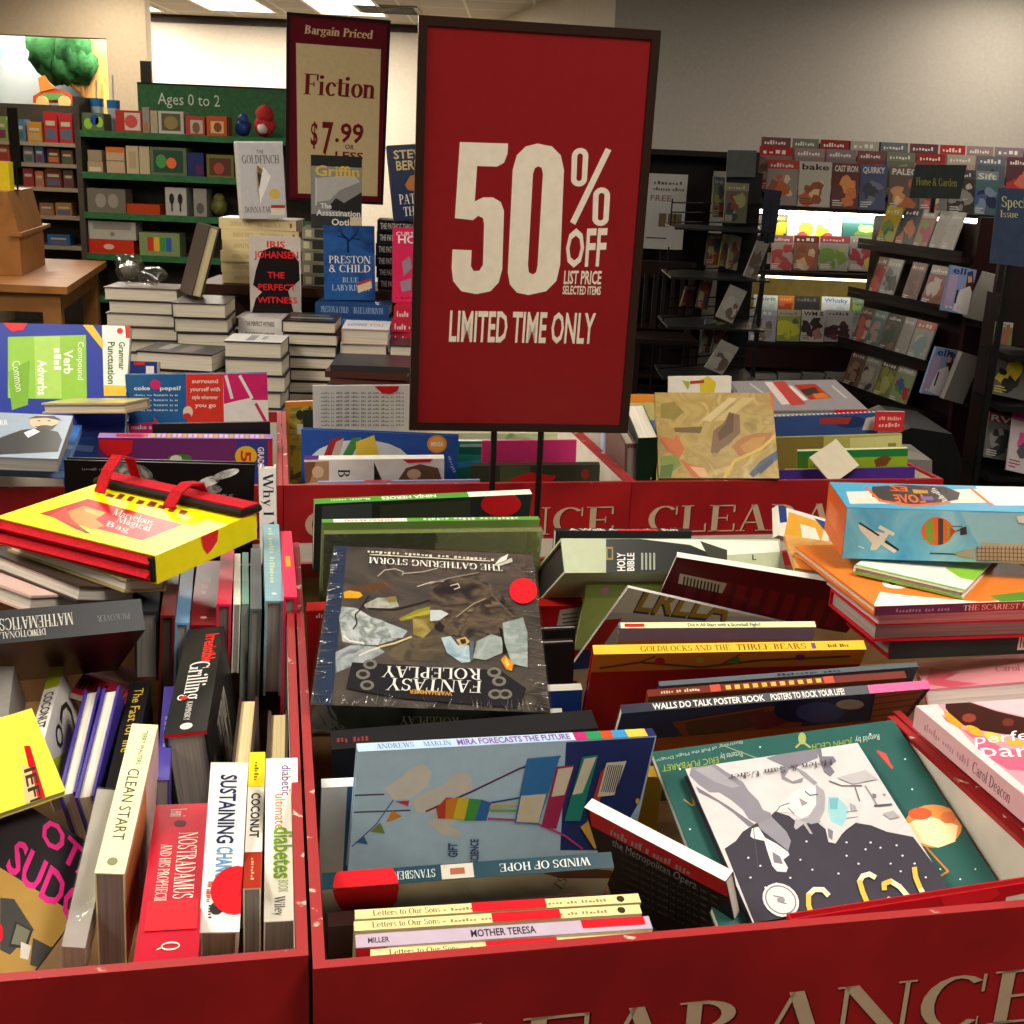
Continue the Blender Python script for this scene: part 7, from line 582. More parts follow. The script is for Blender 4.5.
('game','toy_carton','long sky blue toy carton with airplane, balloon and tower drawings, atop the right bin','toy box',None,(.372,1.2593,1.0899),(.9995,.0142,-.015,-.0218),(.2785,.0989,.0594),'#4f9cbd','#ffffff',{'front':(('R','#4e9cc0',0,0,1,1),('P','#d9cfc4',114,604,1836,883,1770,335,62,142),('P','#3f3c3c',464,836,875,956,1328,917,1432,686,1327,407,954,186,569,188,371,434),('P','#d8642c',368,771,413,246,442,303,397,833),('P','#d8642c',411,251,734,91,757,165,432,328),('P','#d8642c',726,91,1197,247,1218,323,744,166),('P','#d8642c',1594,882,1626,171,1659,231,1629,948),('P','#e8e4dc',1684,950,3176,1088,2865,323,1676,215),('X','#d8642c','LOVE','b',929,258,-340,-31,38,307),('X','#d8642c','EZ','b',837,671,-200,21,29,203),('X','#c4c0b8','Colouring','x',1201,358,-15,505,-90,-83),('P','#b98a3a',905,757,1081,733,1048,612,886,597),('P','#7a5a8a',923,484,1062,497,1041,343,905,331)),'tail':(('R','N:14:#3f90b8,#6aaec6,#8fc0cc',0,0,1,1),('P','#8dbcc6',1229,580,2732,602,2836,-38,1637,-42),('P','#d8ccb8',138,408,231,352,433,311,462,348,497,325,443,217,366,108,300,106,314,190,167,339),('P','#d8ccb8',136,420,606,128,568,79,403,181),('P','#d8ccb8',379,404,553,315,535,279,361,368),('P','#2a2826',136,420,157,432,391,287,371,274),('P','#2a2826',463,230,617,128,609,104,444,206),('P','#c4e0e4',160,145,234,121,236,133,162,156),('E','#d8642c',1008,352,174,5,20,-164,20),('P','#7a9a3a',865,453,936,490,992,211,900,243),('P','#4a4240',1000,504,1056,494,1091,202,1038,189),('P','#7a9a3a',1103,460,1141,415,1159,275,1131,239),('P','#c0392c',1143,403,1214,359,1157,287),('P','#2a2826',1214,352,1301,392,1296,403,1209,363),('P','#3a3634',1253,395,1315,420,1337,327,1263,313),('P','#4a3a34',1162,411,1274,414,1273,424,1160,420),('P','#3a3834',959,84,1273,82,1272,96,958,99),('P','#a89a80',1213,99,1318,138,1436,154,1450,48,1328,56),('P','#b4a68a',1455,178,1509,180,1501,238,1709,233,1736,33,1473,36),('P','#bdb092',1709,233,2792,231,2826,21,1739,9),('P','#6a5e4a',1459,192,1482,22,1490,23,1468,193),('P','#6a5e4a',1503,194,1525,24,1534,24,1512,194),('P','#6a5e4a',1546,195,1569,25,1578,26,1555,195),('P','#6a5e4a',1590,196,1612,27,1621,27,1598,197),('P','#6a5e4a',1633,198,1656,28,1665,28,1642,198),('P','#6a5e4a',1677,199,1700,29,1708,30,1685,199),('P','#6a5e4a',1720,200,1743,31,1752,31,1729,201),('P','#6a5e4a',1763,202,1787,32,1795,32,1772,202),('P','#6a5e4a',1807,203,1830,34,1839,34,1815,203),('P','#6a5e4a',1850,204,1874,35,1882,35,1859,205),('P','#6a5e4a',1893,206,1917,36,1926,37,1902,206),('P','#6a5e4a',1936,207,1960,38,1969,38,1945,207),('P','#6a5e4a',1455,162,2371,173,2370,181,1454,170),('P','#6a5e4a',1461,115,2378,126,2377,134,1460,123),('P','#6a5e4a',1467,68,2385,79,2384,87,1466,76),('P','#6a5e4a',1473,20,2392,32,2391,40,1472,29),('P','#d8d4c6',1838,552,1985,580,2001,464,1869,483)),'spine':(('R','#d2622c',0,0,1,1),('R','#dd7a45',.1,.3,.6,.7))}),
('mag','magazine','right magazine in the top pocket of the black tower','magazine',None,(1.0461,6.4315,1.2409),(.7124,.6912,.0872,.0848),(.1284,.2043,.008),'#5a5a4a','#8a867e',{'front':('M',513,'#5a5a4a','#7a7a60',('#7a3a34','#8a8a5a','#3a3a40'),None,'#a8a498')}),
('mag','magazine','left magazine in the top pocket of the black tower','magazine',None,(1.0174,6.6497,1.2567),(.6584,.6065,.3106,.3197),(.1244,.2144,.008),'#6a6a5a','#8a867e',{'front':('M',514,'#6a6a5a','#4a5a60',('#7a3a34','#8a8a5a','#3a3a40'),None,'#a8a498')}),
('mag','magazine','brown magazine, left in the second pocket of the black tower','magazine',None,(.9683,6.4484,1.0169),(.6627,.6621,.2622,.2318),(.1176,.1665,.008),'#5a463c','#8a867e',{'front':('M',514,'#5a463c','#6a5248',('#7a3a34','#8a8a5a','#3a3a40'),None,'#a8a498')}),
('mag','magazine','yellow magazine in the second pocket of the black tower','magazine',None,(1.0497,6.4957,1.0097),(.6185,.6101,.3811,.3163),(.1245,.1713,.008),'#8a8a3a','#8a867e',{'front':('M',515,'#8a8a3a','#9a9a4a',('#7a3a34','#8a8a5a','#3a3a40'),None,'#a8a498')}),
('mag','magazine','pale magazine, right in the second pocket of the black tower','magazine',None,(1.09,6.4795,1.0008),(.6509,.6077,.3651,.2715),(.1215,.1793,.008),'#8a8a70','#8a867e',{'front':('M',516,'#8a8a70','#9a9a80',('#7a3a34','#8a8a5a','#3a3a40'),None,'#a8a498')}),
('mag','magazine','tan magazine at the far left of the third pocket of the black tower','magazine',None,(.8588,6.4845,.7889),(.554,.691,.3704,.2801),(.1232,.1121,.008),'#7a6654','#8a867e',{'front':('M',515,'#7a6654','#8a7664',('#7a3a34','#8a8a5a','#3a3a40'),None,'#a8a498')}),
('mag','magazine','dark red magazine in the third pocket of the black tower','magazine',None,(.9311,6.3883,.7964),(.6559,.624,.3542,.2345),(.1136,.17,.008),'#4a3430','#8a867e',{'front':('M',516,'#4a3430','#5a423c',('#7a3a34','#8a8a5a','#3a3a40'),None,'#a8a498')}),
('mag','magazine','large white magazine slanting in the third pocket of the black tower','magazine',None,(1.0351,6.3341,.7593),(.6665,.6942,.2709,.0185),(.1148,.1835,.008),'#9a958c','#8a867e',{'front':('M',537,'#9a958c','#a09a92',('#a8a49c','#6a5a50'),None,'#a09a92')}),
('mag','magazine','striped magazine at the left of the lowest pocket of the black tower','magazine',None,(.9825,6.4396,.5485),(.6515,.6128,.3638,.2602),(.1207,.1844,.008),'#5a6064','#8a867e',{'front':('M',516,'#5a6064','#7a8084',('#7a3a34','#8a8a5a','#3a3a40'),None,'#a8a498')}),
('mag','magazine','magazine with a yellow patch in the lowest pocket of the black tower','magazine',None,(1.0349,6.4329,.5398),(.6699,.6313,.3392,.1938),(.1188,.1836,.008),'#5a5a50','#8a867e',{'front':('M',517,'#5a5a50','#8a7a3a',('#7a3a34','#8a8a5a','#3a3a40'),None,'#a8a498')}),
('mag','magazine','large white magazine slanting in the lowest pocket of the black tower','magazine',None,(1.0043,6.3527,.4849),(.6151,.7346,.2859,-.0167),(.1256,.1714,.008),'#9a958c','#8a867e',{'front':('M',538,'#9a958c','#a09a92',('#a8a49c','#6a5a50'),None,'#a09a92')}),
('mag','magazine','white magazine slanting beside the dark blue panel','magazine',None,(1.1612,6.3376,.9776),(.5908,.693,.3658,.1921),(.1183,.1925,.008),'#8f8a84','#8a867e',{'front':('M',539,'#8f8a84','#958f88',('#a8a49c','#6a5a50'),None,'#958f88')}),
('mag','magazine','travel guide magazine with RV title at the lower right edge','magazine',None,(2.2301,5.4941,.2492),(.8014,.5808,.1385,.0338),(.1357,.2182,.008),'#6a6a64','#8a867e',{'front':('M',555,'#6a6a64','#7a3030',('#3a3a3c','#8a8a88'),'RV','#c9c4bc')}),
('mag','magazine','white magazine with pink ribbon at the lower right edge','magazine',None,(2.302,5.3936,.2134),(.8348,.5395,.1083,-.0166),(.1458,.3077,.008),'#b4a8aa','#8a867e',{'front':('M',757,'#b4a8aa','#c04a84',('#c04a84','#4a4a4c'),None,'#8a3a5a')}),
('mag','magazine','magazine with a yellow car at the right edge','magazine',None,(2.2267,5.5136,.5489),(.8205,.5661,.0577,-.0551),(.1575,.2431,.008),'#5a5a58','#8a867e',{'front':('M',633,'#5a5a58','#3a3a3a',('#c9a82c','#c9b03a','#2a2a2a'),None,'#c9b83a')}),
('mag','magazine','small green and white magazine right of the maroon rack','magazine',None,(2.2299,5.5867,.7709),(.7293,.6232,.219,.1785),(.1275,.1087,.008),'#6a7a4a','#8a867e',{'front':('M',540,'#6a7a4a','#a8a49c',('#8a5a4a','#3a4a7a'),None,'#8a3a3a')})]
BIN_YAW=math.radians(11.6); BU=Vector((math.cos(BIN_YAW),math.sin(BIN_YAW),0)); BD=Vector((-math.sin(BIN_YAW),math.cos(BIN_YAW),0)); UP=Vector((0,0,1))
def fr(o): # bin-aligned frame at o
    return Matrix(((BU.x,BD.x,0,o[0]),(BU.y,BD.y,0,o[1]),(0,0,1,o[2]),(0,0,0,1)))
SPECIAL={}
for b in BOOKS:
    if b[0] in ('sign','bag','game'): SPECIAL[b[1]]=b
    else: book(*b)
# ------------------------------------------------------------------ setting
def slab(name,a,b,m): return struct(MB().box(a,b,m).build(name))
carpet=surf('carpet',['#2b2c24','#3a3a2e','#34352b'],120,.95,bump=.3)
slab('floor',(-9,-3,-.1),(9,16,0),carpet)
m,nt,bs=newmat('ceiling_tiles'); tc=nt.nodes.new('ShaderNodeTexCoord'); br=nt.nodes.new('ShaderNodeTexBrick'); br.offset=0; br.inputs['Scale'].default_value=1.0
br.inputs['Brick Width'].default_value=.61; br.inputs['Row Height'].default_value=.61; br.inputs['Mortar Size'].default_value=.012
for k,c in (('Color1','#b3a99b'),('Color2','#ada394'),('Mortar','#d6cfc2')): br.inputs[k].default_value=lin(c)
nt.links.new(tc.outputs['Object'],br.inputs['Vector']); nt.links.new(br.outputs['Color'],bs.inputs['Base Color']); bs.inputs['Roughness'].default_value=.9; MATS['ceiling_tiles']=m
CZ=2.82
slab('ceiling',(-9,-3,CZ),(9,16,CZ+.1),m)
cream=surf('cream_paint',['#cbbfae','#d3c8b8'],30,.8); greyp=surf('grey_paint',['#c2bab0','#ccc4ba'],40,.85); beige=surf('beige_paint',['#b8a488','#c0ad92'],30,.85)
slab('wall_back',(-9,13.2,0),(-.5,13.35,CZ),cream)
a=at_z(612,0,CZ); gx=at_y(616,0,8.75).x
slab('wall_right',(gx,8.75,0),(9,8.9,CZ),greyp)
struct(MB().prism([(-.5,13.2,0),(gx,8.9,0),(gx+.15,8.9,0),(-.35,13.2,0)],(0,0,CZ),cream).build('wall_side'))
slab('wall_left',(-9.15,-3,0),(-9,16,CZ),beige)
slab('wall_far',(-9,15.9,0),(-.5,16,CZ),cream)
dk=surf('dark_trim',['#241a14','#2c2019'],20,.5)
p0=at_y(150,16,13.17); p1=at_y(416,30,13.17)
slab('trim_1',(p0.x,13.14,p0.z-.05),(p1.x+.5,13.2,p0.z+.05),dk)
# children's area: portal with a painted backdrop
pz=at_y(50,36,10.6).z; px=at_y(147,60,10.6).x; pj=at_y(107,60,10.6).x
slab('trim_2',(-9,10.6,pz),(px,10.75,CZ),beige)
slab('trim_3',(pj,10.6,0),(px,10.75,pz),beige)
slab('trim_4',(-9,10.55,CZ-.1),(px,10.6,CZ-.03),dk)
m,nt,bs=newmat('sky_mural'); n=noise(nt,1.1,4,sv=(1,1,1.6),dist=.3); r=ramp(nt,n.outputs['Fac'],[(.42,lin('#5f8296')),(.58,lin('#a9b0b0'))]); nt.links.new(r.outputs['Color'],bs.inputs['Base Color']); bs.inputs['Roughness'].default_value=.8
slab('wall_mural',(-9,12.9,0),(-4.15,13.0,pz+.3),m)
t=thing('mural_tree','cartoon tree with leafy green crown beside the painted sky backdrop','tree decoration',(at_y(92,95,12.7).x,12.7,0))
def loc(p): return p-t.location
b=MB(); rd=random.Random(2); lf=surf('leaf_green',['#1d4a26','#2c6634','#183c1e'],9,.8,bump=.5)
for i in range(26):
    p=at_y(rd.uniform(44,88),rd.uniform(40,66),12.6+rd.uniform(-.12,.12)); b.blob(loc(p),rd.uniform(.12,.2),lf,i,.3,(1,.6,1),6)
b.build('crown',t,True)
b=MB(); bark=surf('bark',['#a8763a','#c99a55','#8a5c2c'],5,.8,(6,6,1),bump=.6)
b.tube([Vector((loc(at_y(100,180,12.7)).x,0,0))]+[loc(at_y(100,y,12.7)) for y in (180,130,95,60,40)],.2,bark,10,.16); b.tube([loc(at_y(x,y,12.62)) for x,y in ((96,110),(84,90),(78,70))],.07,bark,7,.04); b.tube([loc(at_y(x,y,12.62)) for x,y in ((84,92),(73,84),(68,70))],.05,bark,7,.03)
b.build('trunk',t,True)
t=thing('cartoon_car','flat painted toy car cutout with yellow wheels hanging on the sky backdrop','wall decoration',at_y(54,98,12.5))
def loc(p): return p-t.location
MB().prism([loc(at_y(x,y,12.5)) for x,y in ((33,103),(33,96),(40,92),(46,88),(62,90),(71,95),(72,103))],(0,.03,0),'#b4492f').build('car_body',t)
MB().prism([loc(at_y(x,y,12.48)) for x,y in ((40,97),(44,93),(60,93),(66,97),(60,100),(46,100))],(0,.02,0),'#5c8a4a').build('side_panel',t)
for x in (42,64):
    c=loc(at_y(x,102,12.46)); MB().tube([c,c+Vector((0,.03,0))],.06,'#d2b070',14).build('wheel',t)
MB().prism([loc(at_y(x,y,12.49)) for x,y in ((40,92),(38,78),(44,75),(50,84),(56,88))],(0,.02,0),'#c9803a').build('seat_back',t)
# ceiling lights and vents
lampm=emit('lamp_diffuser','#fff1d8',5)
def troffer(c,sx,sy,lab,power):
    t=thing('ceiling_light',lab,'ceiling light',(c[0],c[1],CZ),None,'ceiling light panels')
    b=MB(); w='#d8d2c6'
    for a0,a1 in (((-sx/2-.03,-sy/2-.03,-.015),(sx/2+.03,-sy/2,0)),((-sx/2-.03,sy/2,-.015),(sx/2+.03,sy/2+.03,0)),((-sx/2-.03,-sy/2,-.015),(-sx/2,sy/2,0)),((sx/2,-sy/2,-.015),(sx/2+.03,sy/2,0))): b.box(a0,a1,w)
    b.build('frame',t); MB().box((-sx/2,-sy/2,-.008),(sx/2,sy/2,-.002),lampm).build('diffuser',t)
    if power:
        l=bpy.data.lights.new('lamp','AREA'); l.shape='RECTANGLE'; l.size=sx; l.size_y=sy; l.energy=power; l.color=(1,.93,.82); o=bpy.data.objects.new('lamp',l); COL.objects.link(o); o.parent=t; o.location=(0,0,-.02)

for i,(x,y,pw,lb) in enumerate([(*at_z(20,3,CZ)[:2],0,'leftmost far ceiling light panel'),(*at_z(111,1,CZ)[:2],0,'ceiling light panel above the portal edge'),(*at_z(228,2,CZ)[:2],0,'ceiling light panel above the cream wall'),(*at_z(345,6,CZ)[:2],0,'ceiling light panel above the maroon bargain sign')]):
    troffer((x,y),.62,1.2,lb,45)
for i,(x,y,pw,lb) in enumerate([(-1.6,.9,36,'ceiling light panel over the left bin'),(.9,.4,30,'ceiling light panel over the centre bin'),(-3.3,3.0,44,'ceiling light panel left of the stacked table'),(-1.9,2.2,16,'ceiling light panel added left of the half price sign to brighten the stacks'),(2.7,2.7,24,'ceiling light panel over the rear right bin'),(-1.6,5.6,40,'ceiling light panel behind the stacked table'),(-3.6,7.2,15,'ceiling light panel before the green edged shelf'),(3.4,4.2,12,'ceiling light panel over the magazine racks'),(3.2,7.7,13,'ceiling light panel added to brighten the grey wall'),(-3.4,9.6,26,'ceiling light panel before the beige portal'),(-1.4,-1.6,11,'ceiling light panel behind the photographer')]):  # panels before grey wall and left of half price sign: added fill light
    troffer((x,y),.6,1.2,lb,pw)
p=at_z(388,9,CZ); t=thing('ceiling_vent','grey slatted air vent in the ceiling right of the light panels','vent',(p.x,p.y,CZ)); b=MB(); b.box((-.3,-.3,-.012),(.3,.3,0),'#8a857c'); b.build('frame',t); b=MB()
for i in range(6): b.box((-.26,-.25+i*.09,-.02),(.26,-.22+i*.09,-.012),'#3a3834')
b.build('slat',t)
l=bpy.data.lights.new('mural_lamp','AREA'); l.size=2; l.size_y=1; l.shape='RECTANGLE'; l.energy=5; l.color=(1,.95,.85); o=bpy.data.objects.new('mural_lamp',l); COL.objects.link(o); o.location=(-5,11.6,2.7)
# ------------------------------------------------------------------ clearance bins
m,nt,bs=newmat('red_carton'); n=noise(nt,9,3,dist=.5); r=ramp(nt,n.outputs['Fac'],[(.35,lin('#8e1216')),(.65,lin('#a8191c'))]); nt.links.new(r.outputs['Color'],bs.inputs['Base Color']); bs.inputs['Roughness'].default_value=.45; MATS['red_carton']=m; redc=m
m,nt,bs=newmat('worn_rim'); n=noise(nt,60,5,dist=.4); r=ramp(nt,n.outputs['Fac'],[(.64,lin('#98191c')),(.70,lin('#d0bca8'))]); nt.links.new(r.outputs['Color'],bs.inputs['Base Color']); bs.inputs['Roughness'].default_value=.6; rimm=m
inner=surf('carton_inside',['#cfc6b6','#d8d0c2'],30,.7); kraft=surf('kraft',['#7a5c3a','#8a6a45'],30,.8)
def bin_(name,label,corner,W,D,zb,zr,red_to,drop,group,back=1.0,cut=None):
    """corner: front left rim corner"""
    M=Quaternion((0,0,1),BIN_YAW); t=thing(name,label,'cardboard bin',(corner[0],corner[1],zb),M,group); Hh=zr-zb; w=.008
    def panel(nm,a,b,out,parts):
        q=MB(); q.box(a,b,redc); parts(q); return q.build(nm,t)
    q=MB(); q.box((0,0,red_to-zb),(W,w,Hh-.001),redc); q.box((0,0,Hh-.001),(W,w,Hh+.0006),rimm)
    if red_to>zb: q.box((0,0,0),(W,w,red_to-zb),inner)
    q.poly([(w,w+.0005,0),(W-w,w+.0005,0),(W-w,w+.0005,Hh-.004),(w,w+.0005,Hh-.004)],inner)
    g,tw=glyphs('CLEARANCE','s'); x0=.03; x1=W-.022; ch=.047; top=Hh-drop
    for lay,(dx,dz,cc) in enumerate(((.0016,-.0014,'#5a0d10'),(0,0,'#c9ad90'))):
        for f in g:
            q.poly([(x0+dx+p[0]/tw*(x1-x0),-.0004-.0003*lay,top-ch+dz+p[1]*ch) for p in f],cc)
    q.build('front_panel',t)
    for k_,(nm,xa,xi) in enumerate((('side_panel',0,w+.0005),('side_panel',W-w,W-w-.0005))):
        DC=CUTD if cut==k_ else D-w
        q=MB(); q.box((xa,w,0),(xa+w,DC,Hh-.001),redc); q.box((xa,w,Hh-.001),(xa+w,DC,Hh+.0006),rimm)
        if DC<D-w: q.box((xa,DC,0),(xa+w,D-w,.06),redc)
        q.poly([(xi,w,0),(xi,DC,0),(xi,DC,Hh-.004),(xi,w,Hh-.004)],inner); q.build(nm,t)
    q=MB(); hb=Hh*back; q.box((0,D-w,0),(W,D,hb),redc); q.box((0,D-w,hb),(W,D,hb+.0006),rimm); q.poly([(w,D-w-.0005,0),(W-w,D-w-.0005,0),(W-w,D-w-.0005,hb-.02),(w,D-w-.0005,hb-.02)],kraft if back<1 else inner); q.build('back_panel',t)
    MB().box((w,w,0),(W-w,D-w,.005),kraft).build('base',t)
    return t
A=Vector((-.1143,.6387,1.0)); WB=.5666; ZF=.78
cl=at_z(308.5,956,1.0)
bin_('clearance_bin','centre front red cardboard clearance bin under the half price sign',A,WB,.885,ZF,1.0,ZF,.053,'red clearance bins',.86,1)
bin_('clearance_bin','left front red cardboard clearance bin holding spine-up books',cl-BU*WB,WB,.87,ZF,1.0,ZF,.053,'red clearance bins',.86)
bin_('clearance_bin','right front red cardboard clearance bin holding pink cookbooks',A+BU*(WB+.003)+BD*.01,WB,.88,ZF,1.0,ZF,.053,'red clearance bins',.86,0)
B=Vector((-.359,1.7771,1.0)); ZR=.825
for k,lb in ((-1,'rear left red cardboard clearance bin with upright workbooks'),(0,'rear centre red cardboard clearance bin behind the sign posts'),(1,'rear right red cardboard clearance bin holding the painted animal book')):
    bin_('clearance_bin',lb,B+BU*(WB+.001)*k,WB,.56,ZR,1.0,.905,.041,'red clearance bins')
wood_d=surf('dark_wood',['#2a1a14','#36231a'],6,.5,(1,1,8)); 
def table(name,label,cx,cy,w,d,z,yaw,m,th=.03,leg=.05,cat='table'):
    t=thing(name,label,cat,(cx,cy,0),Quaternion((0,0,1),yaw)); MB().box((-w/2,-d/2,z-th),(w/2,d/2,z),m).build('tabletop',t)
    for sx in (-1,1):
        for sy in (-1,1): MB().box((sx*(w/2-.06)-leg/2,sy*(d/2-.06)-leg/2,0),(sx*(w/2-.06)+leg/2,sy*(d/2-.06)+leg/2,z-th),m).build('leg',t)
    return t
c=A+BU*(WB*.5)+BD*.45; table('display_table','dark table under the three front clearance bins',c.x,c.y,WB*3+.06,.96,ZF-.0005,BIN_YAW,wood_d)
c=B+BU*(WB*.5)+BD*.28; table('display_table','dark table under the three rear clearance bins',c.x,c.y,WB*3+.06,.60,ZR-.0005,BIN_YAW,wood_d)
# ------------------------------------------------------------------ signs
def signthing(key,framew,fcol,zfoot,polex,label,thing_name,foot):
    k,name,lb,cat,g,t,q,d,cov,pages,arts=SPECIAL[key]; W,H,T=d
    R=Quaternion(q).to_matrix(); o=Vector(t); mid=o+R@Vector((W/2,0,T/2))
    root=thing(thing_name,label,'sign',(mid.x,mid.y,zfoot)); M=Matrix.Translation(o-root.location)@R.to_4x4()
    def put(mb,nm): mb.v=[tuple(M@Vector(v)) for v in mb.v]; return mb.build(nm,root)
    b=MB(); f=framew
    b.box((0,0,0),(W,f,T),fcol); b.box((0,H-f,0),(W,H,T),fcol); b.box((0,f,0),(f,H-f,T),fcol); b.box((W-f,f,0),(W,H-f,T),fcol); put(b,'frame')
    b=MB(); b.box((f,f,.002),(W-f,H-f,T-.004),cov)
    draw(b,'front',(W,H,T-.004),arts['front'],.0004,[]); put(b,'poster')
    for x in polex:
        p=M@Vector((x,.004,T/2)); b=MB(); b.tube([(p.x,p.y,p.z),(p.x,p.y,.012)],.0048,'#1b1614',8); b.build('pole',root)
    MB().box((-foot,-.09,0),(foot,.09,.012),'#1b1614').build('base',root)
    return root
s=SPECIAL['promotional_sign']; W=s[7][0]
signthing('promotional_sign',.0125,'#2a1a15',ZF,(W*.385,W*.60),'tall red half price sign in a dark frame above the centre bin','promotional_sign',.07)
signthing('bargain_sign',.012,'#2a1418',0,(.1,.27),'maroon and cream bargain fiction sign behind the stacked novels','bargain_sign',.16)
# ------------------------------------------------------------------ yellow gift box with felt bag
k,name,lb,cat,g,t,q,d,cov,pages,arts=SPECIAL['gift_box']; W,H,T=d; root=thing('gift_box',lb,cat,t,q); yl='#e8dc10'; s=.0012; st=[]
b=MB(); b.box((0,0,0),(W,H,s),yl); b.box((0,0,T-s),(W,H,T),yl); b.box((W-s,0,s),(W,H,T-s),yl); b.box((0,0,s),(s,H,T-s),yl); b.box((s,H-s,s),(W-s,H,T-s),yl)
draw(b,'front',d,arts['front'],.0004,st); draw(b,'fore',d,arts['fore'],.0004,st); b.build('sleeve',root)
for q_ in st: q_.build('price_sticker',root)
felt=surf('red_felt',['#a80e1c','#bd1624'],200,.95,bump=.25); blk=surf('black_piping',['#15130f','#1d1a17'],80,.8)
b=MB(); 
for z0,z1,y0 in ((.0025,.0155,-.006),(.0165,T-.002,-.002)):
    n=8; pr=[(0,y0+.006*abs(math.cos(math.pi*i/n)),z0+(z1-z0)*i/n) for i in range(n+1)]
    b.prism([(.003,.1,z0)]+[(.003,p[1]-.004,p[2]) for p in pr]+[(.003,.1,z1)],(W*.96,0,0),felt)
b.box((W*.962,-.003,.003),(W-.002,.1,T-.003),blk); b.box((.001,-.003,.003),(.003+.004,.1,T-.003),blk); b.build('felt_bag',root)
b=MB(); zz=T+.002
b.prism([(W*.02,H*1.0,zz),(W*.04,H*.86,zz),(W*1.0,H*.85,zz),(W*1.02,H*1.0,zz)],(0,0,.012),felt); b.build('felt_flap',root)
b=MB(); b.tube([(W*.02,H*1.0,zz+.006),(W*.03,H*.85,zz+.006),(W*.5,H*.845,zz+.006),(W*1.0,H*.84,zz+.006),(W*1.02,H*1.0,zz+.006)],.0045,blk,8); b.build('piping',root)
for xx,hh in ((W*.1,.03),(W*.56,.012)):
    pts=[(xx+.0,H*.74,T+.001),(xx+.004,H*.80,T+.012+hh*.5),(xx+.008,H*.88,T+.014+hh),(xx+.012,H*.98,T+.014+hh*.8),(xx+.014,H*1.03,T+.004)]
    b=MB(); w=.017
    for (x0,y0,z0),(x1,y1,z1) in zip(pts,pts[1:]):
        c=[]
        for dx in (0,w):
            for (x,y,z) in ((x0,y0,z0),(x1,y1,z1)):
                for dz in (0,.003): c.append((x+dx,y,z+dz))
        b.hexa(c,felt)
    b.build('handle_strap',root)
# ------------------------------------------------------------------ boxed game sets (fantasy box, blue carton)
k,name,lb,cat,g,t,q,d,cov,pages,arts=SPECIAL['game_box']; root=thing('game_box',lb,cat,t,q); b=MB(); W,H,T=d; b.box((0,0,0),(W,H,T),cov); st=[]
for f in arts: draw(b,f,d,arts[f],.0004,st)
b.build('box_body',root)
for s_ in st: s_.build('price_sticker',root)
e=.002; MB().box((-e,-e,-e),(W+e,H+e,T+e),clear('shrink_film_big',gl=.17,rough=.14,bump=1.0,bscale=16)).build('shrink_wrap',root)
# puckered film seams along the box edges
fold=clear('film_fold',gl=.5,rough=.25,bump=1.0,bscale=60); rd=random.Random(4); zt=T+e+.0006
for side in range(3):
    b=MB()
    for i in range(60):
        if side<2:
            y=H*rd.uniform(.0,.95); l=rd.uniform(.006,.02)*(1.6 if side else 1); x=W if side else 0; sg=-1 if side else 1
            b.poly([(x,y,zt),(x,y+.0016,zt),(x+sg*l,y+rd.uniform(-.002,.012),zt)],fold)
        else:
            x=W*rd.uniform(.02,.98); l=rd.uniform(.005,.02); b.poly([(x,0,zt),(x+.0018,0,zt),(x+rd.uniform(-.006,.006),l,zt)],fold)
    b.build('film_pucker',root)
k,name,lb,cat,g,t,q,d,cov,pages,arts=SPECIAL['toy_carton']; root=thing('toy_carton',lb,cat,t,q); W,H,T=d; b=MB(); b.box((0,0,0),(W,H,T),cov)
for f in arts: draw(b,f,d,arts[f],.0004,[])
b.build('box_body',root)
# ------------------------------------------------------------------ display table with stacked novels
dwood=surf('walnut',['#3a2219','#4a2d20'],5,.5,(1,1,6))
t=thing('display_table','tiered dark wooden table carrying the stacked novels','table',(-.9,3.6,0)); L=t.location
MB().box((-1.5-L.x,3.02-L.y,.66),(.2-L.x,3.93-L.y,.698),dwood).build('lower_top',t)
UZ=1.0725
MB().box((-1.08-L.x,3.95-L.y,UZ-.03),(.0-L.x,4.26-L.y,UZ-.0005),dwood).build('upper_shelf',t)
MB().box((-1.08-L.x,4.22-L.y,.698),(.0-L.x,4.26-L.y,UZ-.03),dwood).build('riser',t)
for sx in (-1.46,.1):
    for sy in (3.06,4.2): MB().box((sx-L.x,sy-L.y,0),(sx+.06-L.x,sy+.05-L.y,.66 if sy<4 else .698),dwood).build('leg',t)
MB().box((-1.5-L.x,3.93-L.y,.62),(.2-L.x,4.26-L.y,.66),dwood).build('rear_top',t)
o=MB().box((-.11,0,0),(.11,.2,.1295),surf('carton_dark',['#2a2422','#332b28'],20,.7)).build('carton'); p=at_y(368,366,3.1); o.location=(p.x,3.1,.6985); tag(o,'dark carton under the flat brown stack of thin books','carton')
acr=clear('acrylic','#eef2f0',.12,.05,.0)
def easel(lab,px,py,Y,w,z0):
    p=at_y(px,py,Y); t=thing('book_easel',lab,'book stand',(p.x,p.y,z0),None,'clear book stands')
    MB().prism([(0,.075,0),(0,.055,.0),(0,.07,.2),(0,.075,.2)],(w,0,0),acr).build('back_rest',t); MB().box((0,-.005,0),(w,.055,.003),acr).build('ledge',t)
easel('clear book stand behind the grey white novel',240,218,4.01,.13,1.2856)
easel('clear book stand behind the black and white thriller',314,228,4.03,.13,1.2666)
film=clear('crumpled_film','#f4f4f2',.22,.12,1.0,30)
p=at_y(131,283,3.82); t=thing('plastic_wrapped_globe','crumpled clear plastic wrapped ball on the far left stack','packaging',(p.x,p.y,1.076)); MB().blob((0,0,.045),.044,film,3,.25).build('film_wrap',t,True); MB().blob((0,0,.043),.028,surf('grey_ball',['#6a6458','#8a8478'],30,.6),1,.05).build('ball',t,True)
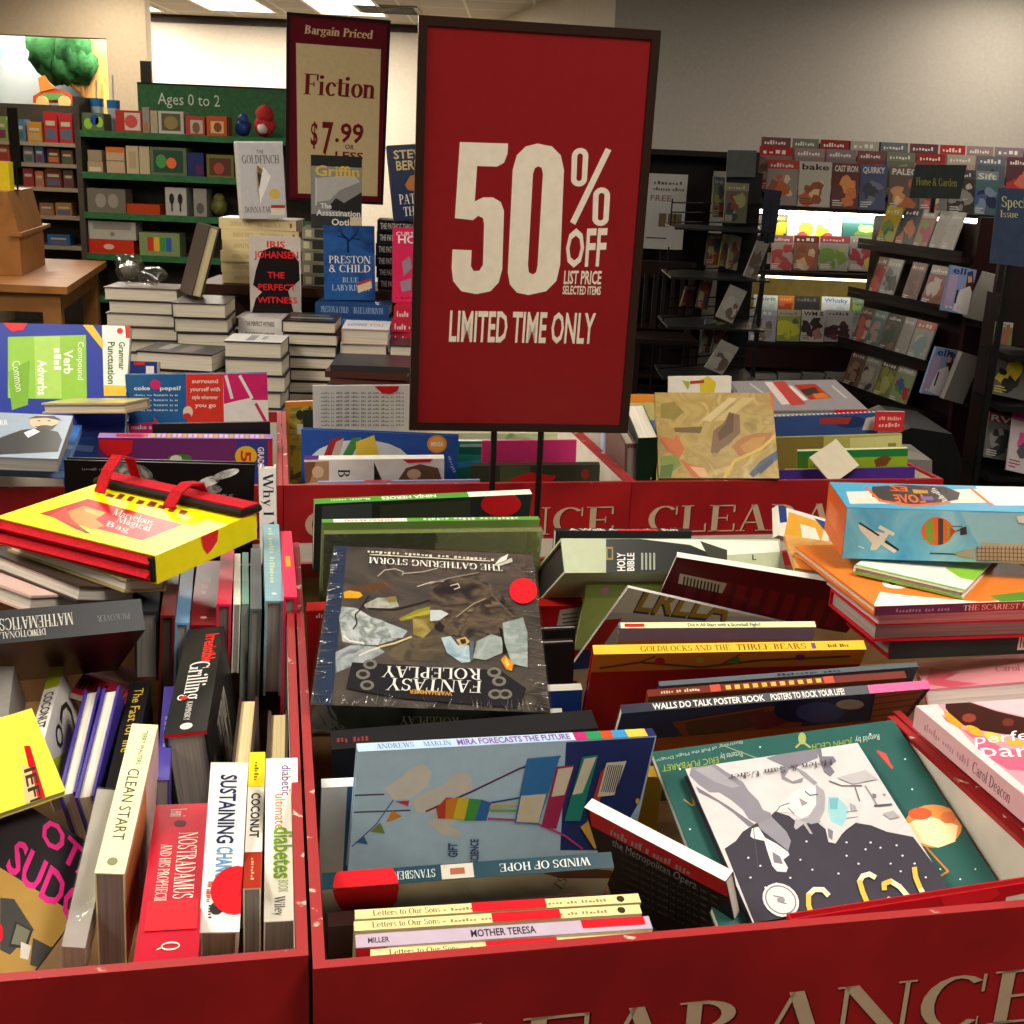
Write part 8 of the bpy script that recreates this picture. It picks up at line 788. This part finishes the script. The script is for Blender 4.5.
p=at_y(152,283,3.82); MB_=MB().blob((0,0,.028),.04,film,8,.3,(1.1,.9,.68)); o=MB_.build('plastic_bag',None,True); o.location=(p.x,p.y,1.0765); tag(o,'crumpled clear plastic bag beside the wrapped ball on the far left stack','packaging')
# ------------------------------------------------------------------ wooden desk with stepped riser, far left
oak=surf('oak',['#8a5a2e','#a06c3a','#7d5029'],4,.45,(1,6,1)); c=at_z(67,287,.75)
t=thing('wooden_desk','light brown wooden table at the left edge with a stepped wooden riser','table',(c.x,c.y,0)); 
ex=Vector((-1,-.02,0)).normalized(); ey=Vector((at_z(108,260,.75)-c).xy.to_3d()).normalized()
def quadprism(o,a,b,la,lb,z0,z1,m): return MB().prism([Vector(o)+Vector((0,0,z0)),Vector(o)+a*la+Vector((0,0,z0)),Vector(o)+a*la+b*lb+Vector((0,0,z0)),Vector(o)+b*lb+Vector((0,0,z0))],(0,0,z1-z0),m)
quadprism((0,0,0),ex,ey,1.6,1.62,.71,.75,oak).build('tabletop',t)
quadprism(ex*.06+ey*.06,ex,ey,1.5,.03,.6,.71,oak).build('apron',t); quadprism(ex*.06+ey*.06,ex,ey,.03,1.4,.6,.71,oak).build('apron',t)
for a_,b_ in ((.05,.05),(.05,1.45),(1.4,.05),(1.4,1.45)): quadprism(ex*a_+ey*b_,ex,ey,.1,.1,0,.71,oak).build('leg',t)
c2=at_z(22,276,.7515); z1=at_y(23,233,c2.y).z; zt=at_y(14,192,c2.y).z
t=thing('wooden_riser','stepped light brown wooden riser standing on the left table','display stand',(c2.x,c2.y,.7515)); zl=z1-.7515; zh=zt-.7515
dx=Vector((1,0,0)); dy=ey
pr=[(0,0,0),(0,0,zl),(-.05,0,zh),(-.5,0,zh),(-.5,0,0)]
MB().prism(pr,dy*.75,oak).build('body',t)
MB().prism([(.02,-.02,zl-.02),(.02,-.02,zl),(-.04,-.02,zl),(-.04,-.02,zl-.02)],dy*.95,oak).build('ledge',t)
p=at_y(18,192,c2.y+.25); sgn=thing('tabletop_sign','small black sign on a thin post standing on the stepped riser','sign',(p.x,p.y,zt)); h1=at_y(19,168,p.y).z-zt; h2=at_y(18,108,p.y).z-zt
MB().box((-.028,-.004,h1),(.03,.004,h2),'#15130f').build('panel',sgn); MB().tube([(0,0,0.004),(0,0,h1)],.006,'#15130f').build('post',sgn); MB().box((-.03,-.03,0),(.03,.03,.005),'#15130f').build('base',sgn)
p=at_y(4,190,c2.y+.2); o=MB().box((-.05,-.03,0),(.05,.03,.16),'#d8c22c').build('toy_box'); o.location=(p.x,p.y,zt+.0005); tag(o,'yellow toy box standing on the stepped riser at the left edge','box')
# ------------------------------------------------------------------ green edged shelf "Ages 0 to 2"
gm=surf('green_lip',['#265631','#2f6a3c'],30,.5); dg=surf('shelf_grey',['#3a342c','#453e34'],20,.7)
KY=8.5; xl=at_y(80,130,KY).x; xr=-1.35
t=thing('toy_shelf','dark shelf unit with green shelf lips below the green age sign','shelf',(xl,KY,0))
kz=[at_y(83,y,KY).z for y in (130.5,172,212,253)]; kz+=[kz[3]-.3,kz[3]-.6]
MB().box((0,.4,0),(xr-xl,.43,kz[0]),dg).build('back_panel',t)
MB().box((-.04,0,0),(0,.43,kz[0]+.22),dg).build('side_panel',t); MB().box((xr-xl,0,0),(xr-xl+.04,.43,kz[0]),dg).build('side_panel',t)
for i,z in enumerate(kz):
    if z>.05: b=MB(); b.box((0.001,.004,z-.03),(xr-xl-.001,.399,z),dg); b.box((.001,-.012,z-.04),(xr-xl-.001,.004,z+.004),gm); b.build('shelf',t)
def wbox(name,label,cat,r,Y,d,col,z=None,ops=None,grp=None):
    x0,y0,x1,y1=r; a=at_y(x0,y1,Y); b2=at_y(x1,y1,Y); c_=at_y(x0,y0,Y); zb=a.z if z is None else z; w=b2.x-a.x; h=c_.z-a.z
    m=MB(); m.box((0,0,0),(w,d,h),col)
    if ops:
        for op in ops:
            k_=op[0]
            if k_=='r': m.poly([(op[2]*w,-.001,op[3]*h),(op[4]*w,-.001,op[3]*h),(op[4]*w,-.001,op[5]*h),(op[2]*w,-.001,op[5]*h)],op[1])
            elif k_=='e': m.poly([(op[2]*w+op[4]*w*math.cos(.524*i),-.0015,op[3]*h+op[5]*h*math.sin(.524*i)) for i in range(12)],op[1])
    o=m.build(name); o.location=(a.x,Y,zb+.0008); return tag(o,label,cat,grp)
on='on green-edged shelf'; TOYS=[
(0,'toy_pack','lime and blue toy pack at the left end','toy',(82,112,104,130),'#5a6a4a',[('e','#8ab83a',.3,.4,.2,.3),('e','#2a4aa0',.6,.6,.2,.3),('e','#9ac04a',.8,.5,.18,.3)]),
(0,'toy_box','white fronted red toy box','box',(116,110,142,132),'#a83430',[('r','#c4b8a8',.35,.1,.95,.9),('e','#c0504a',.6,.5,.25,.3)]),
(0,'toy_box','tall narrow grey toy box','box',(143,107,150,133),'#8a8478',[('r','#a86a4a',.2,.1,.8,.4)]),
(0,'toy_box','narrow tan toy box right of the tall grey one','box',(151,111,158,134),'#a89880',None),
(0,'toy_box','white window toy box with a dark animal','box',(159,112,184,135),'#b4b0a4',[('r','#5a5440',.12,.15,.88,.9),('e','#8a7a4a',.5,.5,.28,.3)]),
(0,'toy_box','smaller red and white window box','box',(186,118,205,137),'#a4443c',[('r','#b8a898',.25,.1,.9,.8),('e','#7a5a44',.55,.4,.2,.3)]),
(0,'toy_box','orange window box with a small figure','box',(207,118,227,138),'#b4522c',[('r','#d8a870',.2,.15,.85,.75),('e','#7a4a2c',.55,.45,.2,.25)]),
(1,'toy_box','lower tan carton at the left end of the second','box',(88,160,103,171),'#a08a6a',[('r','#c4b498',.1,.1,.9,.5)]),
(1,'toy_box','orange topped carton pair','box',(107,146,125,172),'#b0987a',[('r','#c4682c',0,.8,1,1),('r','#7a6a54',0,.46,1,.5)]),
(1,'toy_box','cream patterned slim box','box',(127,144,139,172),'#b4a484',[('r','#a89070',.2,.2,.8,.8)]),
(1,'toy_box','cream slim box right of the patterned one','box',(140,145,150,173),'#b0a080',None),
(1,'toy_box','wide dark window box with an orange fish','box',(151,146,187,174),'#5f6a4c',[('r','#2e4a3a',.08,.1,.9,.9),('e','#d8683c',.58,.45,.14,.2),('e','#4a8a4a',.3,.5,.15,.25)]),
(1,'toy_box','dark blue toy box','box',(188,151,204,175),'#2a3260',[('r','#5a2a4a',.5,.1,.95,.5)]),
(1,'toy_box','brown box with a red doll picture','box',(207,154,234,177),'#6a6a34',[('r','#5a3a2c',.1,.1,.9,.85),('e','#a04a3a',.45,.4,.2,.25)]),
(2,'toy_box','grey box with two round cups','box',(88,188,126,212),'#6a6458',[('e','#8a8478',.35,.5,.14,.3),('e','#8a8478',.68,.5,.14,.3)]),
(2,'toy_tray','low red orange tray','tray',(127,203,160,213),'#a83c20',None),
(2,'toy_box','pale box with two dark spoon shapes','box',(166,186,187,214),'#a8a49c',[('e','#2c2824',.3,.6,.12,.2),('e','#2c2824',.7,.6,.12,.2),('r','#2c2824',.26,.15,.34,.5),('r','#2c2824',.66,.15,.74,.5)]),
(2,'toy_box','grey narrow box right of the spoon box','box',(194,187,207,215),'#8a867c',[('e','#5a5650',.5,.3,.3,.2)]),
(3,'toy_box','bright red carton under a white one','box',(89,238,134,252),'#b83220',[('e','#d8a898',.45,.5,.12,.2)]),
(3,'toy_box','rainbow coloured toy pack','box',(140,232,180,255),'#7a8a5a',[('r','#b83a2c',.2,.2,.35,.8),('r','#d8a83a',.36,.2,.5,.8),('r','#3a8a4a',.51,.2,.65,.8),('r','#3a5a9a',.66,.2,.8,.8)])]
row_=['top','second','third','lowest']
for rw,nm,ds,cat,r,col,ops in TOYS:
    wbox(nm,f'{ds}, {row_[rw]} row {on}' if 'second' not in ds else f'{ds} row {on}',cat,r,KY+.03,.16,col,kz[rw],ops,None)
zz=kz[3]+(at_y(100,238,KY+.03).z-at_y(100,252,KY+.03).z)+.002
wbox('toy_box','white carton lying on the red carton on the green-edged shelf','box',(89,219,136,237),KY+.03,.16,'#a8a296',zz,[('r','#8a867c',.1,.55,.9,.95),('e','#7a766c',.5,.3,.05,.12)])
zz=kz[1]+(at_y(95,160,KY+.03).z-at_y(95,171,KY+.03).z)+.002
wbox('toy_box','upper tan carton stacked at the left end of the second row on the green-edged shelf','box',(88,149,102,160),KY+.03,.16,'#8f8066',zz)
for (x0,x1,y0,ym,yt),lb in (((91,104,128,98,80),'left of two clear cups with blue lids and straws above the toy pack'),((108,120,128,100,75),'right of two clear cups with blue lids and straws beside the red toy box')):
    a_=at_y(x0,y0,KY+.24); b_=at_y(x1,y0,KY+.24); top=at_y(x0,ym,KY+.24).z; st_=at_y(x0,yt,KY+.24).z; r=(b_.x-a_.x)/2; z0=kz[0]+.001
    t=thing('sippy_cup',lb,'cup',((a_.x+b_.x)/2,KY+.25,z0),None,'clear cups with blue lids')
    MB().tube([(0,0,0),(0,0,(top-z0)*.75)],r*.85,surf('cup_clear',['#9aa8b0','#b0bcc0'],20,.2),12,r).build('cup',t); MB().tube([(0,0,(top-z0)*.75),(0,0,(top-z0))],r*1.05,'#2c6aa0',12).build('lid',t); MB().tube([(0,0,(top-z0)),(.005,0,st_-z0)],r*.16,'#c8c4bc',6).build('straw',t)
plush=surf('plush_red',['#a82428','#c03a3a'],60,.95,bump=.5)
p=at_y(264,140,KY+.1); t=thing('plush_toy','red plush toy with white face at the right end of the toy shelf top','plush toy',(p.x,KY+.12,kz[0]+.002)); MB().blob((0,0,.086),.075,plush,1,.1).build('body',t,True); MB().blob((.01,-.03,.16),.06,plush,2,.1).build('head',t,True); MB().blob((0,-.07,.06),.035,'#c8beb4',3,.1).build('muzzle',t,True)
p=at_y(243,139,KY+.1); t=thing('plush_toy','small blue plush toy left of the red one on the green-edged shelf','plush toy',(p.x,KY+.12,kz[0]+.002)); MB().blob((0,0,.064),.055,'#26366e',4,.15).build('body',t,True); MB().blob((0,0,.12),.035,'#2f4480',5,.15).build('head',t,True)
p=at_y(218,215,KY+.1); t=thing('plush_toy','olive plush toy on the third row of the green edged shelf','plush toy',(p.x,KY+.14,kz[2]+.002)); MB().blob((0,0,.068),.06,'#6a6a34',6,.12).build('body',t,True); MB().blob((0,0,.12),.04,'#757438',7,.12).build('head',t,True)
# green header sign
GY=9.0; a0=at_y(139,126,GY); b0=at_y(292,133,GY); a1=at_y(138,82,GY)
t=thing('age_sign','long green sign board lettered with ages above the toy shelf','sign',((a0.x+b0.x)/2,GY,0)); w=(b0.x-a0.x)*1.25; x0=a0.x-t.location.x
b=MB(); b.box((x0,0,a0.z-.1),(x0+w,.03,a1.z),gm); b.box((x0,-.004,a1.z-.012),(x0+w,.0,a1.z),'#1c2a1c')
g,tw=glyphs('Ages 0 to 2','n'); p=at_y(158,104,GY); p2=at_y(220,104,GY); ph=at_y(158,92.5,GY); 
for f in g: b.poly([(p.x-t.location.x+q_[0]/tw*(p2.x-p.x),-.003,p.z+q_[1]*(ph.z-p.z)-q_[0]/tw*.0) for q_ in f],'#c8cfc0')
b.build('board',t)
for xx in (x0+.1,x0+w-.1): MB().box((xx-.02,.03,0),(xx+.02,.06,a1.z-.05),dg).build('post',t)
a_=at_y(137,60,10.5); b_=at_y(149,84,10.5); o=MB().box((0,0,0),(b_.x-a_.x,.02,a_.z-b_.z),'#1c1a14').build('wall_poster'); o.location=(a_.x,10.575,b_.z); tag(o,'small black poster on the beige wall left of the green sign','poster')
o.data.materials.append(mat('#b08c3a'))
# children's bookcase further left
lw=surf('pale_shelf_wood',['#8a7a62','#9a8a70'],6,.6,(1,1,5)); CY=10.0; xa=at_y(-12,200,CY).x; xb=at_y(79,200,CY).x
t=thing('childrens_bookcase','pale wooden bookcase at the far left below the painted sky','bookcase',(xa,CY,0)); cz=[at_y(60,y,CY).z for y in (143,164,188,216,246)]
MB().box((0,.35,0),(xb-xa,.38,cz[0]+.3),dg).build('back_panel',t); MB().box((xb-xa,0,0),(xb-xa+.03,.38,cz[0]+.3),lw).build('side_panel',t); MB().box((-.03,0,0),(0,.38,cz[0]+.3),lw).build('side_panel',t)
for z in cz: MB().box((.001,0,z-.03),(xb-xa-.001,.349,z),lw).build('shelf',t)
rd=random.Random(9); pal=['#8a3a30','#b0643a','#5a5a6a','#7a4a34','#a88a5a','#4a5a4a','#8a6a5a','#6a3a44']
KB=[(0,(-8,118,8,142),'#7a8a4a'),(0,(10,120,26,142),'#4a6a8a'),(0,(28,122,42,142),'#b07a2c'),(0,(45,112,58,143),'#a82c2c'),(0,(60,112,73,142),'#a03030'),(1,(-6,146,10,164),'#a04a3a'),(1,(24,148,34,164),'#6a6a6a'),(1,(36,147,44,164),'#4a5a7a'),(1,(48,150,60,165),'#5a3a2c'),(1,(62,150,73,164),'#6a4a34'),(2,(24,170,34,188),'#8a3a3a'),(2,(36,172,44,188),'#b06a4a'),(2,(46,170,62,189),'#6a3a24'),(2,(64,171,74,189),'#5a4a3a'),(3,(40,204,54,216),'#8a5a3a'),(3,(56,203,72,216),'#9a6a40'),(4,(48,236,70,247),'#3a5a8a')]
for i,(rw,r,col) in enumerate(KB):
    dsc={'#7a8a4a':'lime','#4a6a8a':'steel blue','#b07a2c':'amber','#a82c2c':'left red pencil','#a03030':'right red pencil','#a04a3a':'rust','#6a6a6a':'grey','#4a5a7a':'slate blue','#5a3a2c':'dark brown','#6a4a34':'mid brown','#8a3a3a':'maroon','#b06a4a':'salmon','#6a3a24':'large brown','#5a4a3a':'umber','#8a5a3a':'tan','#9a6a40':'wide tan','#3a5a8a':'bright blue'}[col]
    wbox('toy_box',f'{dsc} box on the {["top","second","third","fourth","lowest"][rw]} shelf of the far left pale bookcase','box',r,CY+.02,.12,col,cz[rw],[('r',rd.choice(pal),.1,.1,.9,.45),('r','#b0a48c',.15,.55,.85,.7)])
# ------------------------------------------------------------------ magazine department
esp=surf('espresso',['#1a100d','#241512'],5,.45,(1,1,6)); mar=surf('maroon_laminate',['#2a1113','#34171a'],4,.4); blkm=surf('black_metal',['#0e0d0d','#151414'],40,.4)
t=thing('dark_bookcase','tall dark bookcase against the grey wall left of the magazine tower','bookcase',(.76,8.3,0)); 
MB().box((0,.3,0),(.9,.34,1.63),esp).build('back_panel',t); MB().box((-.03,0,0),(0,.34,1.65),esp).build('side_panel',t); MB().box((.9,0,0),(.93,.34,1.65),esp).build('side_panel',t)
for z in (.1,.45,.8,1.15,1.62): MB().box((0.001,.02,z-.03),(.899,.3,z),esp).build('shelf',t)
a_=at_y(646,173,8.2); b_=at_y(682,250,8.2); w=b_.x-a_.x; h=a_.z-b_.z
t=thing('poster_stand','white free offer poster on a thin floor stand before the dark bookcase','poster',(a_.x+w/2,8.2,0)); b=MB(); b.box((-w/2,-.004,b_.z),(w/2,.004,a_.z),'#b5b3b0')
def txt(b,s,x0,x1,z0,z1,y,c,f='n'):
    g,tw=glyphs(s,f)
    for q_ in g: b.poly([(x0+p[0]/tw*(x1-x0),y,z0+p[1]*(z1-z0)) for p in q_],c)
txt(b,'FREE',-w*.35,w*.15,a_.z-h*.36,a_.z-h*.28,-.005,'#7a4a48'); txt(b,'Discover',-w*.3,w*.4,a_.z-h*.14,a_.z-h*.09,-.005,'#5a5654','x'); txt(b,'Digital Books',-w*.3,w*.45,a_.z-h*.22,a_.z-h*.17,-.005,'#5a5654','x')
for x in (-.12,.1,.25): b.box((x*w,-.006,b_.z+h*.3),(x*w+.05,-.004,b_.z+h*.48),'#6a5a44')
b.box((-w*.4,-.006,b_.z+h*.14),(w*.1,-.004,b_.z+h*.155),'#2a2828'); b.build('poster',t); MB().tube([(0,.012,.01),(0,.012,b_.z+.3)],.01,blkm).build('post',t); MB().box((-.12,-.1,0),(.12,.12,.01),blkm).build('base',t)
# chair
p=at_z(668,352,0); p=Vector((at_y(666,300,7.7).x,7.7,0)); t=thing('wooden_chair','dark slat-backed wooden chair before the dark bookcase','chair',p)
MB().box((-.2,-.2,.43),(.2,.2,.46),esp).build('seat',t)
for sx in (-.18,.18):
    MB().box((sx-.018,-.19,0),(sx+.018,-.155,.43),esp).build('leg',t); MB().box((sx-.018,.16,0),(sx+.018,.195,.92),esp).build('leg',t)
b=MB(); 
for i in range(5): b.box((-.13+i*.06,.17,.48),(-.105+i*.06,.185,.86),esp)
b.box((-.16,.165,.84),(.16,.19,.92),esp); b.build('backrest',t)
# back magazine wall
t=thing('magazine_wall','long dark magazine wall unit with two lit shelves against the grey wall','magazine shelf',(1.42,7.58,0)); L=t.location; w=2.9
def sh(nm,y0,y1,z0,z1,m=esp): return MB().box((.001,y0-L.y,z0),(w-.001,y1-L.y,z1),m).build(nm,t)
MB().box((-.03,-.02,0),(0,.62,1.62),esp).build('side_panel',t); MB().box((w,-.02,0),(w+.03,.62,1.62),esp).build('side_panel',t)
sh('back_panel',8.16,8.2,0,1.6); sh('ledge',7.56,7.74,1.285,1.309); sh('ledge',7.742,7.86,1.36,1.386); sh('ledge',7.862,8.16,1.42,1.446)
olv=surf('olive_laminate',['#7a6a34','#86763c'],20,.6)
sh('shelf_back',7.95,7.98,.93,1.284,cream); sh('ledge',7.56,7.69,.885,.913); sh('ledge',7.65,7.712,1.02,1.05) ; sh('ledge',7.713,7.95,1.085,1.112)
sh('shelf_back',7.95,7.98,.50,.884,olv); sh('ledge',7.56,7.69,.44,.4635); sh('ledge',7.692,7.95,.515,.543); sh('plinth',7.58,7.95,.3,.439,mar); sh('shelf',7.52,8.15,.19,.225); sh('plinth',7.6,8.15,0,.189,mar)
strip=emit('shelf_tube','#fff2dc',14)
for z,y,pw in ((1.27,7.64,3.5),(.875,7.66,1.6)):
    MB().box((.05,y-L.y-.012,z-.012),(w-.05,y-L.y+.012,z+.012),strip if pw>3 else emit('shelf_tube_dim','#ffe9b8',4)).build('light_strip',t)
    l=bpy.data.lights.new('lamp','AREA'); l.shape='RECTANGLE'; l.size=w-.2; l.size_y=.04; l.energy=pw; l.color=(1,.93,.8); o=bpy.data.objects.new('lamp',l); COL.objects.link(o); o.parent=t; o.location=(w/2,y-L.y,z-.02); o.rotation_euler=(math.radians(35),0,0)
PIL=['leftmost','second','middle','fourth','rightmost']
rd=random.Random(5)
for i,(x0,x1,n) in enumerate(((752,776,3),(778,800,4),(802,824,5),(826,850,6),(852,872,6))):
    a_=at_y(x0,378,7.56); b_=at_y(x1,378,7.56)
    for j in range(n):
        o=MB().box((0,0,0),(b_.x-a_.x,.27,.0105),mat('page:#a8a49c')).poly([(0,0,.0108),(b_.x-a_.x,0,.0108),(b_.x-a_.x,.27,.0108),(0,.27,.0108)],rd.choice(['#8a9098','#a8a09a','#7a5a54','#9a9a94'])).build('magazine'); o.location=(a_.x+rd.uniform(-.006,.006),7.56,.2255+j*.0114)
        o.rotation_euler.z=rd.uniform(-.02,.02); tag(o,f'flat magazine, {ORD[n-1-j]} of the {PIL[i]} flat pile under the magazine wall','magazine','flat piles on the bottom shelf of the magazine wall')
navy=surf('navy_board',['#161c2e','#1d2438'],20,.5)
def board(name,label,cat,quad,Y,th,m,text=None,post=None):
    P=[at_y(x,y,Y) for x,y in quad]; c_=(P[2]+P[3])/2; t=thing(name,label,cat,(c_.x,Y,0 if post is None else post))
    b=MB(); b.prism([p-t.location for p in P],(0,th,0),m)
    if text:
        for s,x0,y0,x1,y1,c,f in text:
            g,tw=glyphs(s,f); q0=at_y(x0,y1,Y)-t.location; q1=at_y(x1,y1+(x1-x0)*.044,Y)-t.location; qh=at_y(x0,y0,Y)-t.location
            for q_ in g: b.poly([(q0+(q1-q0)*(p[0]/tw)+(qh-q0)*p[1])+Vector((0,-.003,0)) for p in q_],c)
    b.build('board',t); zb=min(p.z for p in P)-t.location.z
    MB().box((-.012,th,0),(.012,th+.02,zb+.05),blkm).build('post',t); return t
board('category_sign','left navy sign board above the back magazine wall','sign',[(812,143),(880,146),(880,156),(812,153)],8.17,.01,navy,None,0)
board('category_sign','raised navy sign board above the back magazine wall','sign',[(841,140.5),(893,142.5),(893,152),(841,149.5)],8.22,.01,navy,None,0)
board('category_sign','navy sign board at the right edge above the magazine wall','sign',[(1006,150),(1040,151),(1040,161),(1006,160)],8.17,.01,navy,None,0)
board('shelf_card','white card standing in the rear magazine row','sign card',[(837,151.5),(867,153),(866,162),(837,161)],8.05,.004,surf('card_white',['#8a8682','#94908c'],20,.6),None,1.447)
# home and garden rack (faces left)
HA=Vector((2.09,7.0,0)); HB=Vector((2.29,6.3,0)); e=(HB-HA).normalized(); n=Vector((-e.y,e.x,0)); n=n if n.x<0 else -n
t=thing('magazine_rack','dark maroon magazine rack with a home and garden sign, facing left','magazine rack',HA); o_=HA
A2=HA-e*.25-o_; B2=HB+e*.06-o_; ht=1.33
MB().prism([B2-n*.03,B2-n*.48,B2-n*.48-e*.03,B2-n*.03-e*.03],(0,0,ht),mar).build('end_panel',t)
MB().prism([A2-n*.06,B2-e*.031-n*.06,B2-e*.031-n*.09,A2-n*.09],(0,0,ht-.04),esp).build('back_panel',t)
for z,off in ((1.1252,0),(.8404,.03),(.542,.06),(.2842,.09)):
    MB().prism([A2+n*(off+.03),B2-e*.032+n*(off+.03),B2-e*.032-n*.058,A2-n*.058],(0,0,-.03),esp).build('ledge',t) .location.z=z-.001
    MB().prism([A2+n*(off+.03),B2-e*.032+n*(off+.03),B2-e*.032+n*(off+.026),A2+n*(off+.026)],(0,0,.03),blkm).build('lip',t).location.z=z
MB().prism([A2-n*.03,B2-e*.031-n*.03,B2-e*.031-n*.48,A2-n*.48],(0,0,.12),mar).build('plinth',t)
for nm,zz in (('upper',.806),('lower',.388)):
    MB().prism([B2+e*.001-n*.02,B2+e*.25-n*.02,B2+e*.25-n*.5,B2+e*.001-n*.5],(0,0,-.02),blkm).build('pocket',t).location.z=zz-.004
board('category_sign','dark green home and garden sign on top of the maroon rack','sign',[(916,164.5),(967,165),(960,199),(909,198)],6.6,.012,surf('sign_green',['#27302e','#2f3937'],20,.5),[('Home & Garden',916,177,957,185,'#a8a04a','s')],1.331)
# rotating magazine tower left
t=thing('magazine_tower','narrow black magazine tower with wire pockets left of the magazine wall','magazine rack',(1.2,6.75,0))
MB().box((-.1,.02,0),(.1,.5,1.5),blkm).build('column',t); MB().box((-.25,-.1,0),(.2,.5,.06),blkm).build('base',t)
for zz in (1.23,.98,.72,.44): 
    b=MB()
    for k in range(3): b.tube([(-.42,-.25,zz+.05*k),(-.1,-.02,zz+.05*k),(.12,-.02,zz+.05*k)],.004,blkm,5)
    b.tube([(-.42,-.25,zz-.02),(-.42,-.25,zz+.12)],.004,blkm,5); b.box((-.42,-.45,zz-.03),(.1,.02,zz-.02),blkm); b.build('wire_pocket',t)
b=MB(); b.tube([at_y(x,y,6.45)-t.location for x,y in ((772,200),(764,270),(752,330))],.006,blkm,6); b.tube([at_y(x,y,6.45)-t.location for x,y in ((770,245),(745,290),(722,345),(716,372))],.005,blkm,6); b.build('wire_frame',t)
board('category_sign','grey sign board on top of the narrow black magazine tower','sign',[(728,150),(757,150.5),(755,177),(726,177)],6.72,.01,surf('sign_grey',['#4a4d4c','#545756'],20,.5),None,1.5)
board('category_sign','slanted dark blue panel at the side of the black magazine tower','sign',[(765,189),(782,191),(774,243),(760,241)],6.5,.012,navy,None,.0605)
# special issue rack at the right edge
t=thing('magazine_rack','black magazine rack cut by the right frame edge','magazine rack',(2.67,5.85,0)); 
MB().box((-.40,-.1,0),(.5,-.06,1.15),esp).build('back_panel',t); MB().box((-.425,-.22,0),(-.4005,-.06,1.0),esp).build('side_panel',t)
for zz in (.727,.49,.155): MB().box((-.44,-.46,zz),(.5,-.101,zz+.025),blkm).build('ledge',t)
board('category_sign','tall blue special issue sign at the right frame edge','sign',[(999,188),(1040,189),(1032,268),(990,263)],5.3,.012,surf('sign_blue',['#2c3a52','#34435e'],20,.5),[('Special',1001,196,1034,207,'#c9c8a0','s'),('Issue',1000,210,1018,217,'#c9c8a0','s')],0)
# low newspaper pile and black floor stand behind the rear right bin
p=at_y(900,470,5.2); t=thing('newspaper_stand','low black curved stand behind the rear right bin','stand',(at_y(905,440,5.0).x,5.0,0)); zt=at_y(905,432,5.0).z
MB().prism([(-.2,0,0),(.26,0,0),(.26,0,zt*.75),(.2,0,zt),(0.02,0,zt+.02),(-.12,0,zt*.9)],(0,.5,0),blkm).build('body',t)
for i in range(7):
    a_=at_y(872,474-3.6*i,4.7); o=MB().box((0,0,0),(.22,.28,.012),mat('page:#8a8680')).build('newspaper'); o.location=(a_.x,4.62,at_y(872,474,4.7).z+i*.0125); tag(o,f'{ORD[6-i]} newspaper from the top in the low pile before the black stand','newspaper','newspapers in the low pile')
zp=at_y(872,474,4.7).z; a_=at_y(872,474,4.7); o=thing('pile_rack','low black rack carrying the newspaper pile','rack',(a_.x-.02,4.6,0)); MB().box((0,0,zp-.03),(.27,.32,zp-.0005),blkm).build('top',o)
for xx in (0,.25):
    for yy in (0,.3): MB().box((xx,yy,0),(xx+.02,yy+.02,zp-.03),blkm).build('leg',o)
# ------------------------------------------------------------------ world and view
w=bpy.data.worlds.new('world'); bpy.context.scene.world=w; w.use_nodes=True; bg=w.node_tree.nodes['Background']; bg.inputs[0].default_value=(1,.9,.78,1); bg.inputs[1].default_value=.12
sc=bpy.context.scene; sc.view_settings.view_transform='Standard'; sc.view_settings.look='None'; sc.view_settings.exposure=EXPO; sc.view_settings.gamma=1; sc.view_settings.use_curve_mapping=False
